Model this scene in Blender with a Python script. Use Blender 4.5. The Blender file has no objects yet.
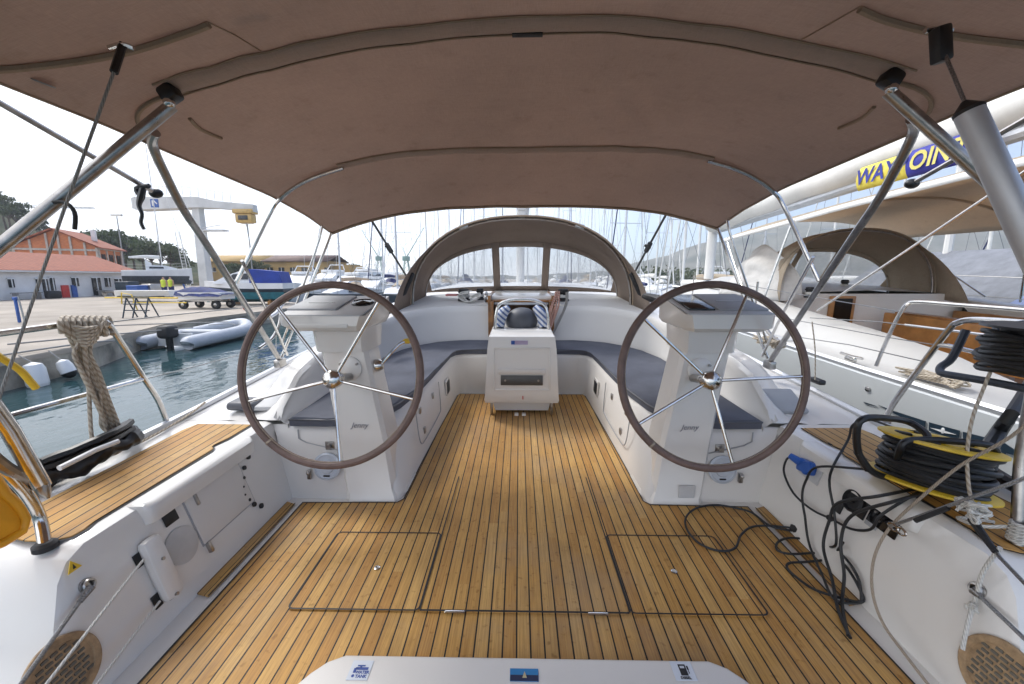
import bpy, bmesh, math, random
from mathutils import Vector as V, Matrix, noise
random.seed(7)
R = math.radians
S = bpy.context.scene
COL = S.collection

# ------------------------------------------------------------------ measuring frames
F = 400.0; CX = 512; CY = 342; EYE = 1.3
HB, HE = 264, 278                       # vanishing line of the (slightly bow-up) boat, and true horizon
def frame(h):
    p = math.atan((CY - h) / F); yaw = math.atan(7 / F); c, s = math.cos(p), math.sin(p)
    def ray(u, v):
        a = (u - CX) / F; b = (v - CY) / F
        x, y, z = a, c - b * s, -(s + b * c)
        return V((x * math.cos(yaw) - y * math.sin(yaw), x * math.sin(yaw) + y * math.cos(yaw), z))
    def P(u, v, X=None, Y=None, Z=None):
        r = ray(u, v)
        t = X / r.x if X is not None else Y / r.y if Y is not None else (Z - EYE) / r.z
        return V((r.x * t, r.y * t, EYE + r.z * t))
    return P, ray
P, ray = frame(HB)
E, eray = frame(HE)
EYEV = V((0, 0, EYE))
def hit(u, v, p0, n):
    r = ray(u, v); t = (p0 - EYEV).dot(n) / r.dot(n); return EYEV + r * t
def PP(l, **k): return [P(u, v, **k) for u, v in l]
BC = .025                                # boat centreline

# ------------------------------------------------------------------ materials
MATS = {}
def newmat(name):
    m = bpy.data.materials.new(name); m.use_nodes = True
    n = m.node_tree.nodes; l = m.node_tree.links
    return m, n, l, n['Principled BSDF']
def mathn(n, l, op, a, b=None, c=None):
    x = n.new('ShaderNodeMath'); x.operation = op
    for i, q in enumerate((a, b, c)):
        if q is None: continue
        if isinstance(q, (int, float)): x.inputs[i].default_value = q
        else: l.new(q, x.inputs[i])
    return x.outputs[0]
def ramp(n, l, fac, stops):
    r = n.new('ShaderNodeValToRGB'); e = r.color_ramp.elements
    while len(e) < len(stops): e.new(.5)
    for i, (p, c) in enumerate(stops):
        e[i].position = p; e[i].color = (*c, 1) if len(c) == 3 else c
    l.new(fac, r.inputs[0]); return r.outputs[0]
def mixc(n, l, fac, a, b, mode='MIX'):
    x = n.new('ShaderNodeMix'); x.data_type = 'RGBA'; x.blend_type = mode
    for s, q in ((0, fac), (6, a), (7, b)):
        if isinstance(q, (int, float)): x.inputs[s].default_value = q
        elif isinstance(q, tuple): x.inputs[s].default_value = (*q[:3], 1)
        else: l.new(q, x.inputs[s])
    return x.outputs[2]
def noi(n, l, vec, scale, detail=3, rough=.55, dim='3D'):
    x = n.new('ShaderNodeTexNoise'); x.noise_dimensions = dim
    x.inputs['Scale'].default_value = scale; x.inputs['Detail'].default_value = detail; x.inputs['Roughness'].default_value = rough
    if vec is not None: l.new(vec, x.inputs['Vector'])
    return x.outputs[0]
def coord(n, kind='Object'):
    return n.new('ShaderNodeTexCoord').outputs[kind]
def bumpn(n, l, h, strength, dist, b):
    x = n.new('ShaderNodeBump'); x.inputs['Strength'].default_value = strength; x.inputs['Distance'].default_value = dist
    l.new(h, x.inputs['Height']); l.new(x.outputs[0], b.inputs['Normal'])
def M(name, col, rough=.5, metal=0, var=.12, vs=4, bump=0, bs=60, bd=.002, col2=None, spec=.5, sheen=0, coat=0, trans=0, rvar=.1, dt=5):
    m, n, l, b = newmat(name)
    co = coord(n)
    f = noi(n, l, co, vs, dt, .6)
    c2 = col2 or tuple(x * (1 - 2 * var) for x in col)
    c1 = col if col2 else tuple(min(1, x * (1 + .6 * var)) for x in col)
    c = ramp(n, l, f, [(.32, c2), (.68, c1)])
    l.new(c, b.inputs['Base Color'])
    b.inputs['Metallic'].default_value = metal
    b.inputs['Specular IOR Level'].default_value = spec
    rr = noi(n, l, co, vs * 3.3, 4)
    l.new(mathn(n, l, 'MULTIPLY_ADD', rr, rvar, rough - rvar / 2), b.inputs['Roughness'])
    if sheen: b.inputs['Sheen Weight'].default_value = sheen
    if coat: b.inputs['Coat Weight'].default_value = coat
    if bump: bumpn(n, l, noi(n, l, co, bs, 3), bump, bd, b)
    if trans:
        tr = n.new('ShaderNodeBsdfTranslucent'); l.new(c, tr.inputs[0])
        mx = n.new('ShaderNodeMixShader'); mx.inputs[0].default_value = trans
        l.new(b.outputs[0], mx.inputs[1]); l.new(tr.outputs[0], mx.inputs[2])
        l.new(mx.outputs[0], n['Material Output'].inputs[0])
    MATS[name] = m
    return m
def teak(name, w=.0485, caulk=.115, axis='X', off=0.0, dark=1.0, ang=0):
    m, n, l, b = newmat(name)
    co = coord(n)
    mp = n.new('ShaderNodeMapping'); mp.inputs['Rotation'].default_value = (0, 0, ang); l.new(co, mp.inputs[0]); co = mp.outputs[0]
    sx = n.new('ShaderNodeSeparateXYZ'); l.new(co, sx.inputs[0])
    a = {'X': 0, 'Y': 1}[axis]
    t = mathn(n, l, 'MULTIPLY_ADD', sx.outputs[a], 1 / w, 500.5 + off)
    fl = mathn(n, l, 'FLOOR', t); fr = mathn(n, l, 'FRACT', t)
    # per-plank length joints
    wn0 = n.new('ShaderNodeTexWhiteNoise'); wn0.noise_dimensions = '1D'; l.new(fl, wn0.inputs['W'])
    yy = mathn(n, l, 'MULTIPLY_ADD', sx.outputs[1 - a], .55, mathn(n, l, 'MULTIPLY', wn0.outputs[0], 7.3))
    fy = mathn(n, l, 'FLOOR', yy)
    cmb = n.new('ShaderNodeCombineXYZ'); l.new(fl, cmb.inputs[0]); l.new(fy, cmb.inputs[1])
    wn = n.new('ShaderNodeTexWhiteNoise'); wn.noise_dimensions = '2D'; l.new(cmb.outputs[0], wn.inputs['Vector'])
    base = ramp(n, l, wn.outputs[0], [(0, (.42 * dark, .215 * dark, .055 * dark)), (.35, (.46 * dark, .25 * dark, .066 * dark)), (.7, (.50 * dark, .285 * dark, .080 * dark)), (1, (.55 * dark, .335 * dark, .11 * dark))])
    gm = n.new('ShaderNodeMapping'); sc = (220, 5, 220) if axis == 'X' else (5, 220, 220)
    gm.inputs['Scale'].default_value = sc; l.new(co, gm.inputs[0])
    off3 = n.new('ShaderNodeVectorMath'); off3.operation = 'ADD'; l.new(gm.outputs[0], off3.inputs[0])
    c3 = n.new('ShaderNodeCombineXYZ'); l.new(mathn(n, l, 'MULTIPLY', wn.outputs[0], 91), c3.inputs[2]); l.new(c3.outputs[0], off3.inputs[1])
    g = noi(n, l, off3.outputs[0], 1, 5, .65)
    gc = ramp(n, l, g, [(.3, (.66, .60, .55)), (.62, (1.08, 1.08, 1.08))])
    col = mixc(n, l, 1.0, base, gc, 'MULTIPLY')
    st = noi(n, l, co, 2.6, 5, .65)
    col = mixc(n, l, 1.0, col, ramp(n, l, st, [(.3, (.78, .78, .78)), (.5, (1.0, 1.0, 1.0)), (.7, (1.08, 1.10, 1.16))]), 'MULTIPLY')
    gy = noi(n, l, co, .9, 6, .7)
    col = mixc(n, l, ramp(n, l, gy, [(.46, (0, 0, 0)), (.72, (.5, .5, .5))]), col, (.30, .25, .19))
    fs = noi(n, l, co, 38, 2, .5)
    col = mixc(n, l, 1.0, col, ramp(n, l, fs, [(.25, (.7, .66, .6)), (.38, (1, 1, 1))]), 'MULTIPLY')
    ed = mathn(n, l, 'MINIMUM', fr, mathn(n, l, 'SUBTRACT', 1, fr))
    mask = mathn(n, l, 'LESS_THAN', ed, caulk / 2)
    col = mixc(n, l, mask, col, (.012, .011, .011))
    l.new(col, b.inputs['Base Color'])
    l.new(mathn(n, l, 'MULTIPLY_ADD', g, .25, .48), b.inputs['Roughness'])
    b.inputs['Specular IOR Level'].default_value = .35
    h = mathn(n, l, 'SUBTRACT', mathn(n, l, 'MULTIPLY', g, .25), mask)
    bumpn(n, l, h, .35, .002, b)
    MATS[name] = m; return m
white = M('gelcoat_white', (.70, .68, .645), .24, var=.012, vs=.9, coat=.4, dt=1)
nwhite = M('weathered_gelcoat', (.50, .49, .465), .45, var=.05, vs=1.1, dt=4, bump=.15, bs=60)
white2 = M('gelcoat_cream', (.66, .635, .60), .38, var=.018, vs=1.2, dt=2)
nonskid = M('nonskid', (.60, .585, .56), .62, var=.02, vs=1.5, bump=.3, bs=420, bd=.001, dt=2)
consoleg = M('console_grey', (.52, .525, .53), .6, var=.05, bump=.1, bs=300, bd=.0005)
consoled = M('console_lid_grey', (.35, .36, .375), .65, var=.06, bump=.15, bs=350, bd=.0005)
TEAK = teak('teak_planks', off=.12)
TEAK2 = teak('teak_side_planks', off=.3, w=.05, ang=R(-2))
TEAK3 = teak('teak_side_planks_starboard', off=.3, w=.05, ang=R(2))
TSTRIP = teak('teak_strip', w=.034, caulk=.1)
woodp = M('varnished_wood', (.33, .145, .04), .35, var=.3, vs=8, coat=.3)
woodl = M('honey_wood', (.42, .20, .06), .4, var=.2, vs=5)
steel = M('stainless', (.62, .60, .57), .16, 1, var=.08, vs=30, rvar=.14)
steeld = M('stainless_worn', (.42, .40, .38), .3, 1, var=.15, vs=20, rvar=.15)
alu = M('anodised_aluminium', (.58, .59, .61), .42, .6, var=.05, vs=8)
galv = M('wire_rope_steel', (.33, .33, .33), .4, .8, var=.3, vs=300)
black = M('black_plastic', (.012, .012, .013), .42, var=.2)
rubber = M('black_rubber', (.018, .018, .02), .62, var=.25, vs=30, bump=.2, bs=200)
glassblk = M('screen_black', (.004, .004, .005), .12, var=.1)
cushm = M('cushion_fabric', (.112, .119, .146), .9, var=.14, vs=3, bump=.5, bs=500, bd=.001, spec=.25)
vinylc = M('grey_vinyl', (.09, .095, .11), .5, var=.1)
orange = M('orange_vinyl', (.88, .40, .02), .42, var=.12, vs=5, bump=.3, bs=20, bd=.004)
yellow = M('yellow_plastic', (.75, .50, .03), .4, var=.12)
bluep = M('blue_plastic', (.02, .10, .42), .4, var=.1)
sailw = M('white_sailcloth', (.72, .71, .68), .75, var=.05, vs=2, bump=.3, bs=9, bd=.01)
navy = M('navy_canvas', (.012, .02, .10), .75, var=.15, vs=3, bump=.4, bs=8, bd=.01)
royal = M('blue_canvas', (.015, .045, .28), .7, var=.12, vs=2, bump=.4, bs=4, bd=.03)
paintw = M('white_paint', (.72, .72, .71), .35, var=.05, vs=1)
paintg = M('grey_hull_paint', (.50, .52, .52), .22, var=.03, vs=.8, coat=.5)
darkglass = M('dark_window', (.015, .018, .022), .08, var=.1)
antif = M('dark_antifouling', (.05, .065, .08), .6, var=.2)
teal = M('teal_antifouling', (.02, .16, .20), .5, var=.15)
leather = M('wheel_leather', (.17, .112, .094), .58, var=.16, vs=14, bump=.35, bs=240, bd=.0012)
conc = M('quay_concrete', (.42, .36, .29), .9, var=.16, vs=.35, bump=.5, bs=9, bd=.01)
concw = M('quay_wall_concrete', (.40, .36, .29), .9, var=.3, vs=1.3, bump=.6, bs=6, bd=.03)
plaster = M('white_plaster', (.74, .73, .71), .85, var=.12, vs=.5)
ochre = M('ochre_plaster', (.46, .30, .11), .85, var=.14, vs=.2)
rust = M('rust_roof', (.16, .10, .08), .8, var=.25, vs=.4)
redp = M('red_paint', (.55, .03, .025), .5)
bluepaint = M('blue_paint', (.03, .10, .35), .5)
hivis = M('hi_vis', (.55, .65, .05), .7)
skin = M('skin', (.45, .25, .17), .6)
bark = M('bark', (.10, .07, .05), .9, var=.3)
tyre = M('tyre', (.02, .02, .02), .8)
cranew = M('crane_white', (.62, .62, .60), .5, var=.12, vs=.5)
cranety = M('crane_yellow', (.55, .36, .12), .5, var=.15)
greenlamp = M('green_paint', (.05, .25, .18), .5)

def stripes(name, c1, c2, axis, period, duty=.5, rough=.6, twist=0, bump=0):
    m, n, l, b = newmat(name); co = coord(n)
    s = n.new('ShaderNodeSeparateXYZ'); l.new(co, s.inputs[0])
    q = s.outputs['XYZ'.index(axis)]
    if twist:
        q = mathn(n, l, 'ADD', q, mathn(n, l, 'MULTIPLY', s.outputs[0 if axis != 'X' else 1], twist))
    fr = mathn(n, l, 'FRACT', mathn(n, l, 'MULTIPLY_ADD', q, 1 / period, 100))
    mk = mathn(n, l, 'LESS_THAN', fr, duty)
    f = noi(n, l, co, 3, 4)
    c = mixc(n, l, mk, c1, c2)
    c = mixc(n, l, 1.0, c, ramp(n, l, f, [(.3, (.8, .8, .8)), (.7, (1.08, 1.08, 1.08))]), 'MULTIPLY')
    l.new(c, b.inputs['Base Color']); b.inputs['Roughness'].default_value = rough
    if bump: bumpn(n, l, mathn(n, l, 'ABSOLUTE', mathn(n, l, 'SUBTRACT', fr, .5)), .6, bump, b)
    return m
rooft = stripes('red_roof_tiles', (.36, .12, .065), (.26, .085, .05), 'Y', .35, .5, .85, bump=.05)
stripedc = stripes('striped_cloth', (.62, .64, .68), (.10, .15, .30), 'Z', .05, .45, .8, twist=.9)
def ropemat(name, c1, c2, sc=26, rough=.85):
    m, n, l, b = newmat(name); co = coord(n, 'UV')
    w = n.new('ShaderNodeTexWave'); w.wave_type = 'BANDS'; w.bands_direction = 'DIAGONAL'
    mp = n.new('ShaderNodeMapping'); mp.inputs['Scale'].default_value = (1, 1, 1); l.new(co, mp.inputs[0]); l.new(mp.outputs[0], w.inputs['Vector'])
    w.inputs['Scale'].default_value = sc
    c = ramp(n, l, w.outputs[1], [(.25, c2), (.6, c1)])
    l.new(c, b.inputs['Base Color']); b.inputs['Roughness'].default_value = rough
    bumpn(n, l, w.outputs[1], .7, .002, b)
    return m
ropeb = ropemat('beige_rope', (.50, .44, .35), (.33, .27, .20), 22)
ropew = ropemat('white_rope', (.64, .63, .59), (.48, .47, .44), 40)
ropetan = ropemat('tan_rope', (.36, .30, .23), (.27, .22, .17), 40)
ropered = ropemat('red_flecked_rope', (.50, .40, .33), (.35, .08, .06))
ropegrey = ropemat('grey_rope', (.33, .32, .30), (.22, .21, .20), 40)
cablem = M('cable_black', (.015, .016, .018), .5, var=.2)
# bimini canvas: taupe, woven, weathered, a little light comes through
def canvas(name, col, trans=.1, stain=.25):
    m, n, l, b = newmat(name); co = coord(n)
    f1 = noi(n, l, co, 1.1, 3, .5); f2 = noi(n, l, co, 9, 6, .7)
    c = ramp(n, l, f1, [(.3, tuple(x * (1 - stain * .5) for x in col)), (.7, tuple(x * 1.06 for x in col))])
    c = mixc(n, l, 1.0, c, ramp(n, l, f2, [(.30, (.90, .885, .86)), (.42, (1, 1, 1)), (.75, (1.04, 1.04, 1.04))]), 'MULTIPLY')
    th = []
    for sc in ((420, 30, 30), (30, 420, 30)):
        mp = n.new('ShaderNodeMapping'); mp.inputs['Scale'].default_value = sc; l.new(co, mp.inputs[0]); th.append(noi(n, l, mp.outputs[0], 1, 2, .5))
    tt = mathn(n, l, 'ADD', mathn(n, l, 'MULTIPLY', th[0], .5), mathn(n, l, 'MULTIPLY', th[1], .5))
    c = mixc(n, l, 1.0, c, ramp(n, l, tt, [(.36, (.92, .92, .92)), (.64, (1.06, 1.06, 1.06))]), 'MULTIPLY')
    l.new(c, b.inputs['Base Color']); b.inputs['Roughness'].default_value = .9
    b.inputs['Specular IOR Level'].default_value = .2
    mp = n.new('ShaderNodeMapping'); mp.inputs['Scale'].default_value = (.9, 6, 1); mp.inputs['Rotation'].default_value = (0, 0, R(38)); l.new(co, mp.inputs[0])
    f4 = noi(n, l, mp.outputs[0], 1.5, 3, .5)
    h = mathn(n, l, 'ADD', mathn(n, l, 'MULTIPLY', tt, .10), mathn(n, l, 'MULTIPLY', f4, 1.0))
    bumpn(n, l, h, .35, .02, b)
    tr = n.new('ShaderNodeBsdfTranslucent'); l.new(mixc(n, l, 1.0, c, (1.0, .90, .86), 'MULTIPLY'), tr.inputs[0])
    mx = n.new('ShaderNodeMixShader'); mx.inputs[0].default_value = trans
    l.new(b.outputs[0], mx.inputs[1]); l.new(tr.outputs[0], mx.inputs[2]); l.new(mx.outputs[0], n['Material Output'].inputs[0])
    return m
CANVAS = canvas('taupe_canvas', (.445, .36, .31), .38, .14)
CANVAS2 = canvas('taupe_trim_canvas', (.36, .275, .20), .15, .15)
CANVASB = canvas('taupe_pocket_canvas', (.54, .43, .36), .40, .12)
HOODC = canvas('sprayhood_canvas', (.31, .25, .205), .25)
BEIGE = canvas('beige_canvas', (.60, .53, .42), .5, .08)
HOODN = canvas('dull_beige_canvas', (.40, .34, .265), .35, .16)
# clear vinyl, slightly fogged
def vinyl():
    m, n, l, b = newmat('clear_vinyl'); co = coord(n)
    tr = n.new('ShaderNodeBsdfTransparent'); tr.inputs[0].default_value = (.93, .95, .97, 1)
    f = noi(n, l, co, 3, 5, .6)
    b.inputs['Base Color'].default_value = (.75, .78, .82, 1); b.inputs['Roughness'].default_value = .25
    mx = n.new('ShaderNodeMixShader'); l.new(mathn(n, l, 'MULTIPLY_ADD', f, .45, .16), mx.inputs[0])
    l.new(tr.outputs[0], mx.inputs[1]); l.new(b.outputs[0], mx.inputs[2]); l.new(mx.outputs[0], n['Material Output'].inputs[0])
    return m
VINYL = vinyl()
# harbour water
def watermat():
    m, n, l, b = newmat('harbour_water'); co = coord(n)
    mp = n.new('ShaderNodeMapping'); mp.inputs['Scale'].default_value = (1, .55, 1); mp.inputs['Rotation'].default_value = (0, 0, R(20)); l.new(co, mp.inputs[0])
    f1 = noi(n, l, mp.outputs[0], 1.1, 3, .5); f2 = noi(n, l, mp.outputs[0], 3.6, 2, .5)
    b.inputs['Base Color'].default_value = (.024, .056, .062, 1)
    b.inputs['Roughness'].default_value = .06; b.inputs['IOR'].default_value = 1.33
    h = mathn(n, l, 'ADD', f1, mathn(n, l, 'MULTIPLY', f2, .3))
    bumpn(n, l, h, .4, .09, b)
    return m
WATER = watermat()
def hillmat(name, c1, c2, sc):
    m, n, l, b = newmat(name); co = coord(n)
    f = noi(n, l, co, sc, 8, .7)
    l.new(ramp(n, l, f, [(.38, c1), (.62, c2)]), b.inputs['Base Color']); b.inputs['Roughness'].default_value = .95
    b.inputs['Specular IOR Level'].default_value = .1
    return m
HILL = hillmat('far_hill', (.075, .085, .06), (.19, .18, .14), .012)
HILL2 = hillmat('near_hill', (.03, .045, .02), (.10, .09, .05), .09)
def foliage(name, c1, c2):
    m, n, l, b = newmat(name); co = coord(n)
    f = noi(n, l, co, .9, 3); g = n.new('ShaderNodeNewGeometry')
    t = mathn(n, l, 'MULTIPLY_ADD', g.outputs['Random Per Island'], .5, mathn(n, l, 'MULTIPLY', f, .6))
    c = ramp(n, l, t, [(.2, c1), (.8, c2)])
    l.new(c, b.inputs['Base Color']); b.inputs['Roughness'].default_value = .7
    tr = n.new('ShaderNodeBsdfTranslucent'); l.new(c, tr.inputs[0])
    mx = n.new('ShaderNodeMixShader'); mx.inputs[0].default_value = .25
    l.new(b.outputs[0], mx.inputs[1]); l.new(tr.outputs[0], mx.inputs[2]); l.new(mx.outputs[0], n['Material Output'].inputs[0])
    return m
LEAF = foliage('pine_leaf', (.018, .035, .014), (.075, .105, .035))
LEAF2 = foliage('olive_leaf', (.03, .05, .02), (.11, .13, .05))
def brickm():
    m, n, l, b = newmat('orange_blockwork'); co = coord(n)
    t = n.new('ShaderNodeTexBrick'); t.inputs['Scale'].default_value = 2.5
    t.inputs['Color1'].default_value = (.62, .20, .07, 1); t.inputs['Color2'].default_value = (.52, .16, .06, 1); t.inputs['Mortar'].default_value = (.42, .22, .13, 1)
    mp = n.new('ShaderNodeMapping'); mp.inputs['Rotation'].default_value = (R(90), 0, 0); l.new(co, mp.inputs[0]); l.new(mp.outputs[0], t.inputs[0])
    f = noi(n, l, co, .7, 4)
    l.new(mixc(n, l, 1.0, t.outputs[0], ramp(n, l, f, [(.3, (.8, .8, .8)), (.7, (1.1, 1.1, 1.1))]), 'MULTIPLY'), b.inputs['Base Color']); b.inputs['Roughness'].default_value = .9
    return m
BRICK = brickm()

# ------------------------------------------------------------------ mesh building
ORG = {}; BOAT = []; MODE = {'boat': True}
def smooth(pts, k=6, closed=False):
    pts = [V(p) for p in pts]; n = len(pts); out = []
    if n < 3: return pts
    rng = range(n) if closed else range(n - 1)
    for i in rng:
        if closed: a, b, c, d = pts[i - 1], pts[i], pts[(i + 1) % n], pts[(i + 2) % n]
        else: a, b, c, d = pts[max(i - 1, 0)], pts[i], pts[i + 1], pts[min(i + 2, n - 1)]
        for j in range(k):
            t = j / k; t2 = t * t; t3 = t2 * t
            out.append(.5 * ((2 * b) + (c - a) * t + (2 * a - 5 * b + 4 * c - d) * t2 + (3 * b - a - 3 * c + d) * t3))
    if not closed: out.append(pts[-1])
    return out
class MB:
    def __init__(s): s.bm = bmesh.new(); s.uv = s.bm.loops.layers.uv.new('UVMap')
    def faces(s, vs, fs):
        v = [s.bm.verts.new(p) for p in vs]; out = []
        for f in fs:
            try: out.append(s.bm.faces.new([v[i] for i in f]))
            except ValueError: pass
        return out
    def box(s, c, d, rot=None, bev=0, taper=1.0, seg=2):
        c = V(c); hx, hy, hz = d[0] / 2, d[1] / 2, d[2] / 2
        vs = []
        for z in (-1, 1):
            k = taper if z > 0 else 1
            for x, y in ((-1, -1), (1, -1), (1, 1), (-1, 1)):
                p = V((x * hx * k, y * hy * k, z * hz))
                if rot is not None: p = rot @ p
                vs.append(c + p)
        fs = s.faces(vs, [(3, 2, 1, 0), (4, 5, 6, 7), (0, 1, 5, 4), (1, 2, 6, 5), (2, 3, 7, 6), (3, 0, 4, 7)])
        if bev:
            es = list({e for f in fs for e in f.edges})
            bmesh.ops.bevel(s.bm, geom=es, offset=bev, segments=seg, affect='EDGES', profile=.5)
        return s
    def tube(s, pts, r, n=8, closed=False, cap=True, sm=0):
        if sm: pts = smooth(pts, sm, closed)
        pts = [V(p) for p in pts]; N = len(pts)
        if N < 2: return s
        rr = r if isinstance(r, (list, tuple)) else [r] * N
        if len(rr) != N: rr = [rr[min(int(i / (N - 1) * (len(rr) - 1)), len(rr) - 2)] * (1 - ((i / (N - 1) * (len(rr) - 1)) % 1 if i < N - 1 else 1)) + rr[min(int(i / (N - 1) * (len(rr) - 1)) + 1, len(rr) - 1)] * ((i / (N - 1) * (len(rr) - 1)) % 1 if i < N - 1 else 1) for i in range(N)]
        rings = []; nrm = None; L = 0; lens = []
        for i, p in enumerate(pts):
            if closed: t = pts[(i + 1) % N] - pts[i - 1]
            else: t = pts[min(i + 1, N - 1)] - pts[max(i - 1, 0)]
            if t.length < 1e-9: t = V((0, 0, 1))
            t.normalize()
            if nrm is None:
                nrm = t.orthogonal().normalized()
            nrm = (nrm - t * nrm.dot(t))
            if nrm.length < 1e-6: nrm = t.orthogonal()
            nrm.normalize(); bn = t.cross(nrm)
            rings.append([s.bm.verts.new(p + (nrm * math.cos(2 * math.pi * k / n) + bn * math.sin(2 * math.pi * k / n)) * rr[i]) for k in range(n)])
            if i: L += (p - pts[i - 1]).length
            lens.append(L)
        rng = range(N) if closed else range(N - 1)
        for i in rng:
            a, b = rings[i], rings[(i + 1) % N]
            la, lb = lens[i], (lens[i + 1] if i + 1 < N else lens[i] + (pts[0] - pts[i]).length)
            for k in range(n):
                f = s.bm.faces.new((a[k], a[(k + 1) % n], b[(k + 1) % n], b[k]))
                for lp, (q, w) in zip(f.loops, ((k / n, la), ((k + 1) / n, la), ((k + 1) / n, lb), (k / n, lb))):
                    lp[s.uv].uv = (q * .06, w)
        if cap and not closed:
            s.bm.faces.new(list(reversed(rings[0]))); s.bm.faces.new(rings[-1])
        return s
    def cyl(s, a, b, r0, r1=None, n=16): return s.tube([a, b], [r0, r0 if r1 is None else r1], n)
    def loft(s, secs, closed=False, caps=True, wrap=False):
        rows = [[s.bm.verts.new(V(p)) for p in q] for q in secs]
        m = len(rows[0])
        rr = range(len(rows)) if wrap else range(len(rows) - 1)
        for i in rr:
            a, b = rows[i], rows[(i + 1) % len(rows)]
            for k in range(m if closed else m - 1):
                try: s.bm.faces.new((a[k], a[(k + 1) % m], b[(k + 1) % m], b[k]))
                except ValueError: pass
        if closed and caps and not wrap:
            s.bm.faces.new(list(reversed(rows[0]))); s.bm.faces.new(rows[-1])
        return s
    def prism(s, pts, vec, bev=0, seg=2):
        pts = [V(p) for p in pts]; vec = V(vec); n = len(pts)
        fs = s.faces(pts + [p + vec for p in pts], [tuple(reversed(range(n))), tuple(range(n, 2 * n))] + [(i, (i + 1) % n, n + (i + 1) % n, n + i) for i in range(n)])
        if bev:
            es = list({e for f in fs[1:2] for e in f.edges})
            bmesh.ops.bevel(s.bm, geom=es, offset=bev, segments=seg, affect='EDGES', profile=.5)
        return s
    def ball(s, c, r, sc=(1, 1, 1), u=16, v=10, rot=None):
        m = Matrix.Translation(V(c)) @ (rot.to_4x4() if rot is not None else Matrix()) @ Matrix.Diagonal((r * sc[0], r * sc[1], r * sc[2], 1))
        bmesh.ops.create_uvsphere(s.bm, u_segments=u, v_segments=v, radius=1, matrix=m); return s
    def lathe(s, c, prof, axis=V((0, 0, 1)), n=24):
        axis = V(axis).normalized(); a = axis.orthogonal().normalized(); b = axis.cross(a); c = V(c)
        rows = [[c + axis * h + (a * math.cos(2 * math.pi * k / n) + b * math.sin(2 * math.pi * k / n)) * max(r, 1e-4) for k in range(n)] for r, h in prof]
        return s.loft(rows, closed=True, caps=True)
    def grid(s, fn, nu, nv):
        rows = [[fn(i / nu, j / nv) for j in range(nv + 1)] for i in range(nu + 1)]
        return s.loft(rows)
    def poly(s, pts):
        v = [s.bm.verts.new(V(p)) for p in pts]; s.bm.faces.new(v); return s
    def jitter(s, amp, sc):
        for v in s.bm.verts: v.co += noise.noise_vector(v.co * sc) * amp
        return s
    def build(s, name, mat, parent=None, ang=35, solid=0):
        bm = s.bm
        if parent is not None:
            root = parent
            while root.parent: root = root.parent
            o0 = ORG[root]
        else: o0 = V((0, 0, 0))
        bmesh.ops.recalc_face_normals(bm, faces=bm.faces[:])
        for v in bm.verts: v.co -= o0
        bm.normal_update()
        for e in bm.edges:
            if len(e.link_faces) == 2:
                try: e.smooth = e.calc_face_angle(0) < R(ang)
                except ValueError: pass
        for f in bm.faces: f.smooth = True
        me = bpy.data.meshes.new(name); bm.to_mesh(me); bm.free(); me.materials.append(mat)
        o = bpy.data.objects.new(name, me); COL.objects.link(o)
        if parent is not None: o.parent = parent
        if solid:
            md = o.modifiers.new('thickness', 'SOLIDIFY'); md.thickness = abs(solid); md.offset = 0 if solid > 0 else -1
        return o
    def solo(s, name, mat, label, cat, loc=(0, 0, 0), group=None, kind=None, **k):
        loc = V(loc)
        for v in s.bm.verts: v.co -= loc
        o = s.build(name, mat, **k); o.location = loc; ORG[o] = loc
        tag(o, label, cat, group, kind)
        return o
def tag(o, label=None, cat=None, group=None, kind=None):
    if label: o['label'] = label
    if cat: o['category'] = cat
    if group: o['group'] = group
    if kind: o['kind'] = kind
    if MODE['boat'] and o not in BOAT: BOAT.append(o)
def thing(name, label, cat, loc=(0, 0, 0), group=None):
    o = bpy.data.objects.new(name, None); o.empty_display_size = .2; COL.objects.link(o); o.location = loc; ORG[o] = V(loc)
    tag(o, label, cat, group); return o
def copytree(o, parent=None):
    c = o.copy(); COL.objects.link(c); c.parent = parent
    for ch in o.children: copytree(ch, c)
    return c
def dup(o, loc, rz, label, scale=1, group=None):
    c = copytree(o); c.location = loc; c.rotation_euler = (0, 0, rz); c['label'] = label
    c.scale = (scale,) * 3
    if group: c['group'] = group
    return c
def text(body, size, name, mat, M4, parent, shear=0, extrude=.0005, bold=0):
    cu = bpy.data.curves.new('t', 'FONT'); cu.body = body; cu.size = size; cu.extrude = extrude; cu.shear = shear; cu.offset = bold
    cu.align_x = 'CENTER'; cu.align_y = 'CENTER'; cu.resolution_u = 3
    o = bpy.data.objects.new('t', cu); COL.objects.link(o)
    dg = bpy.context.evaluated_depsgraph_get(); me = bpy.data.meshes.new_from_object(o.evaluated_get(dg))
    bpy.data.objects.remove(o); me.materials.clear(); me.materials.append(mat); me.name = name
    root = parent
    while root.parent: root = root.parent
    me.transform(Matrix.Translation(-ORG[root]) @ M4)
    q = bpy.data.objects.new(name, me); COL.objects.link(q); q.parent = parent; return q
def axes(o, x, z):
    "matrix with local x along x, local z along z"
    x = V(x).normalized(); z = V(z); z = (z - x * z.dot(x)).normalized(); y = z.cross(x)
    m = Matrix((x, y, z)).transposed().to_4x4(); m.translation = V(o); return m
def rotm(x, z):
    return axes((0, 0, 0), x, z).to_3x3()
# ================================================================== THE YACHT
def X(h, s): return BC + s * h
yacht = thing('sailing_yacht', 'white sailing yacht seen from its own stern, teak-laid cockpit sole between two benches', 'yacht', (BC, 3.5, 0))
# -- liner under the sole
mb = MB(); mb.box((BC, 2.1, -.034), (2.66, 4.0, .06)); mb.build('cockpit_liner', white2, yacht)
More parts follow.
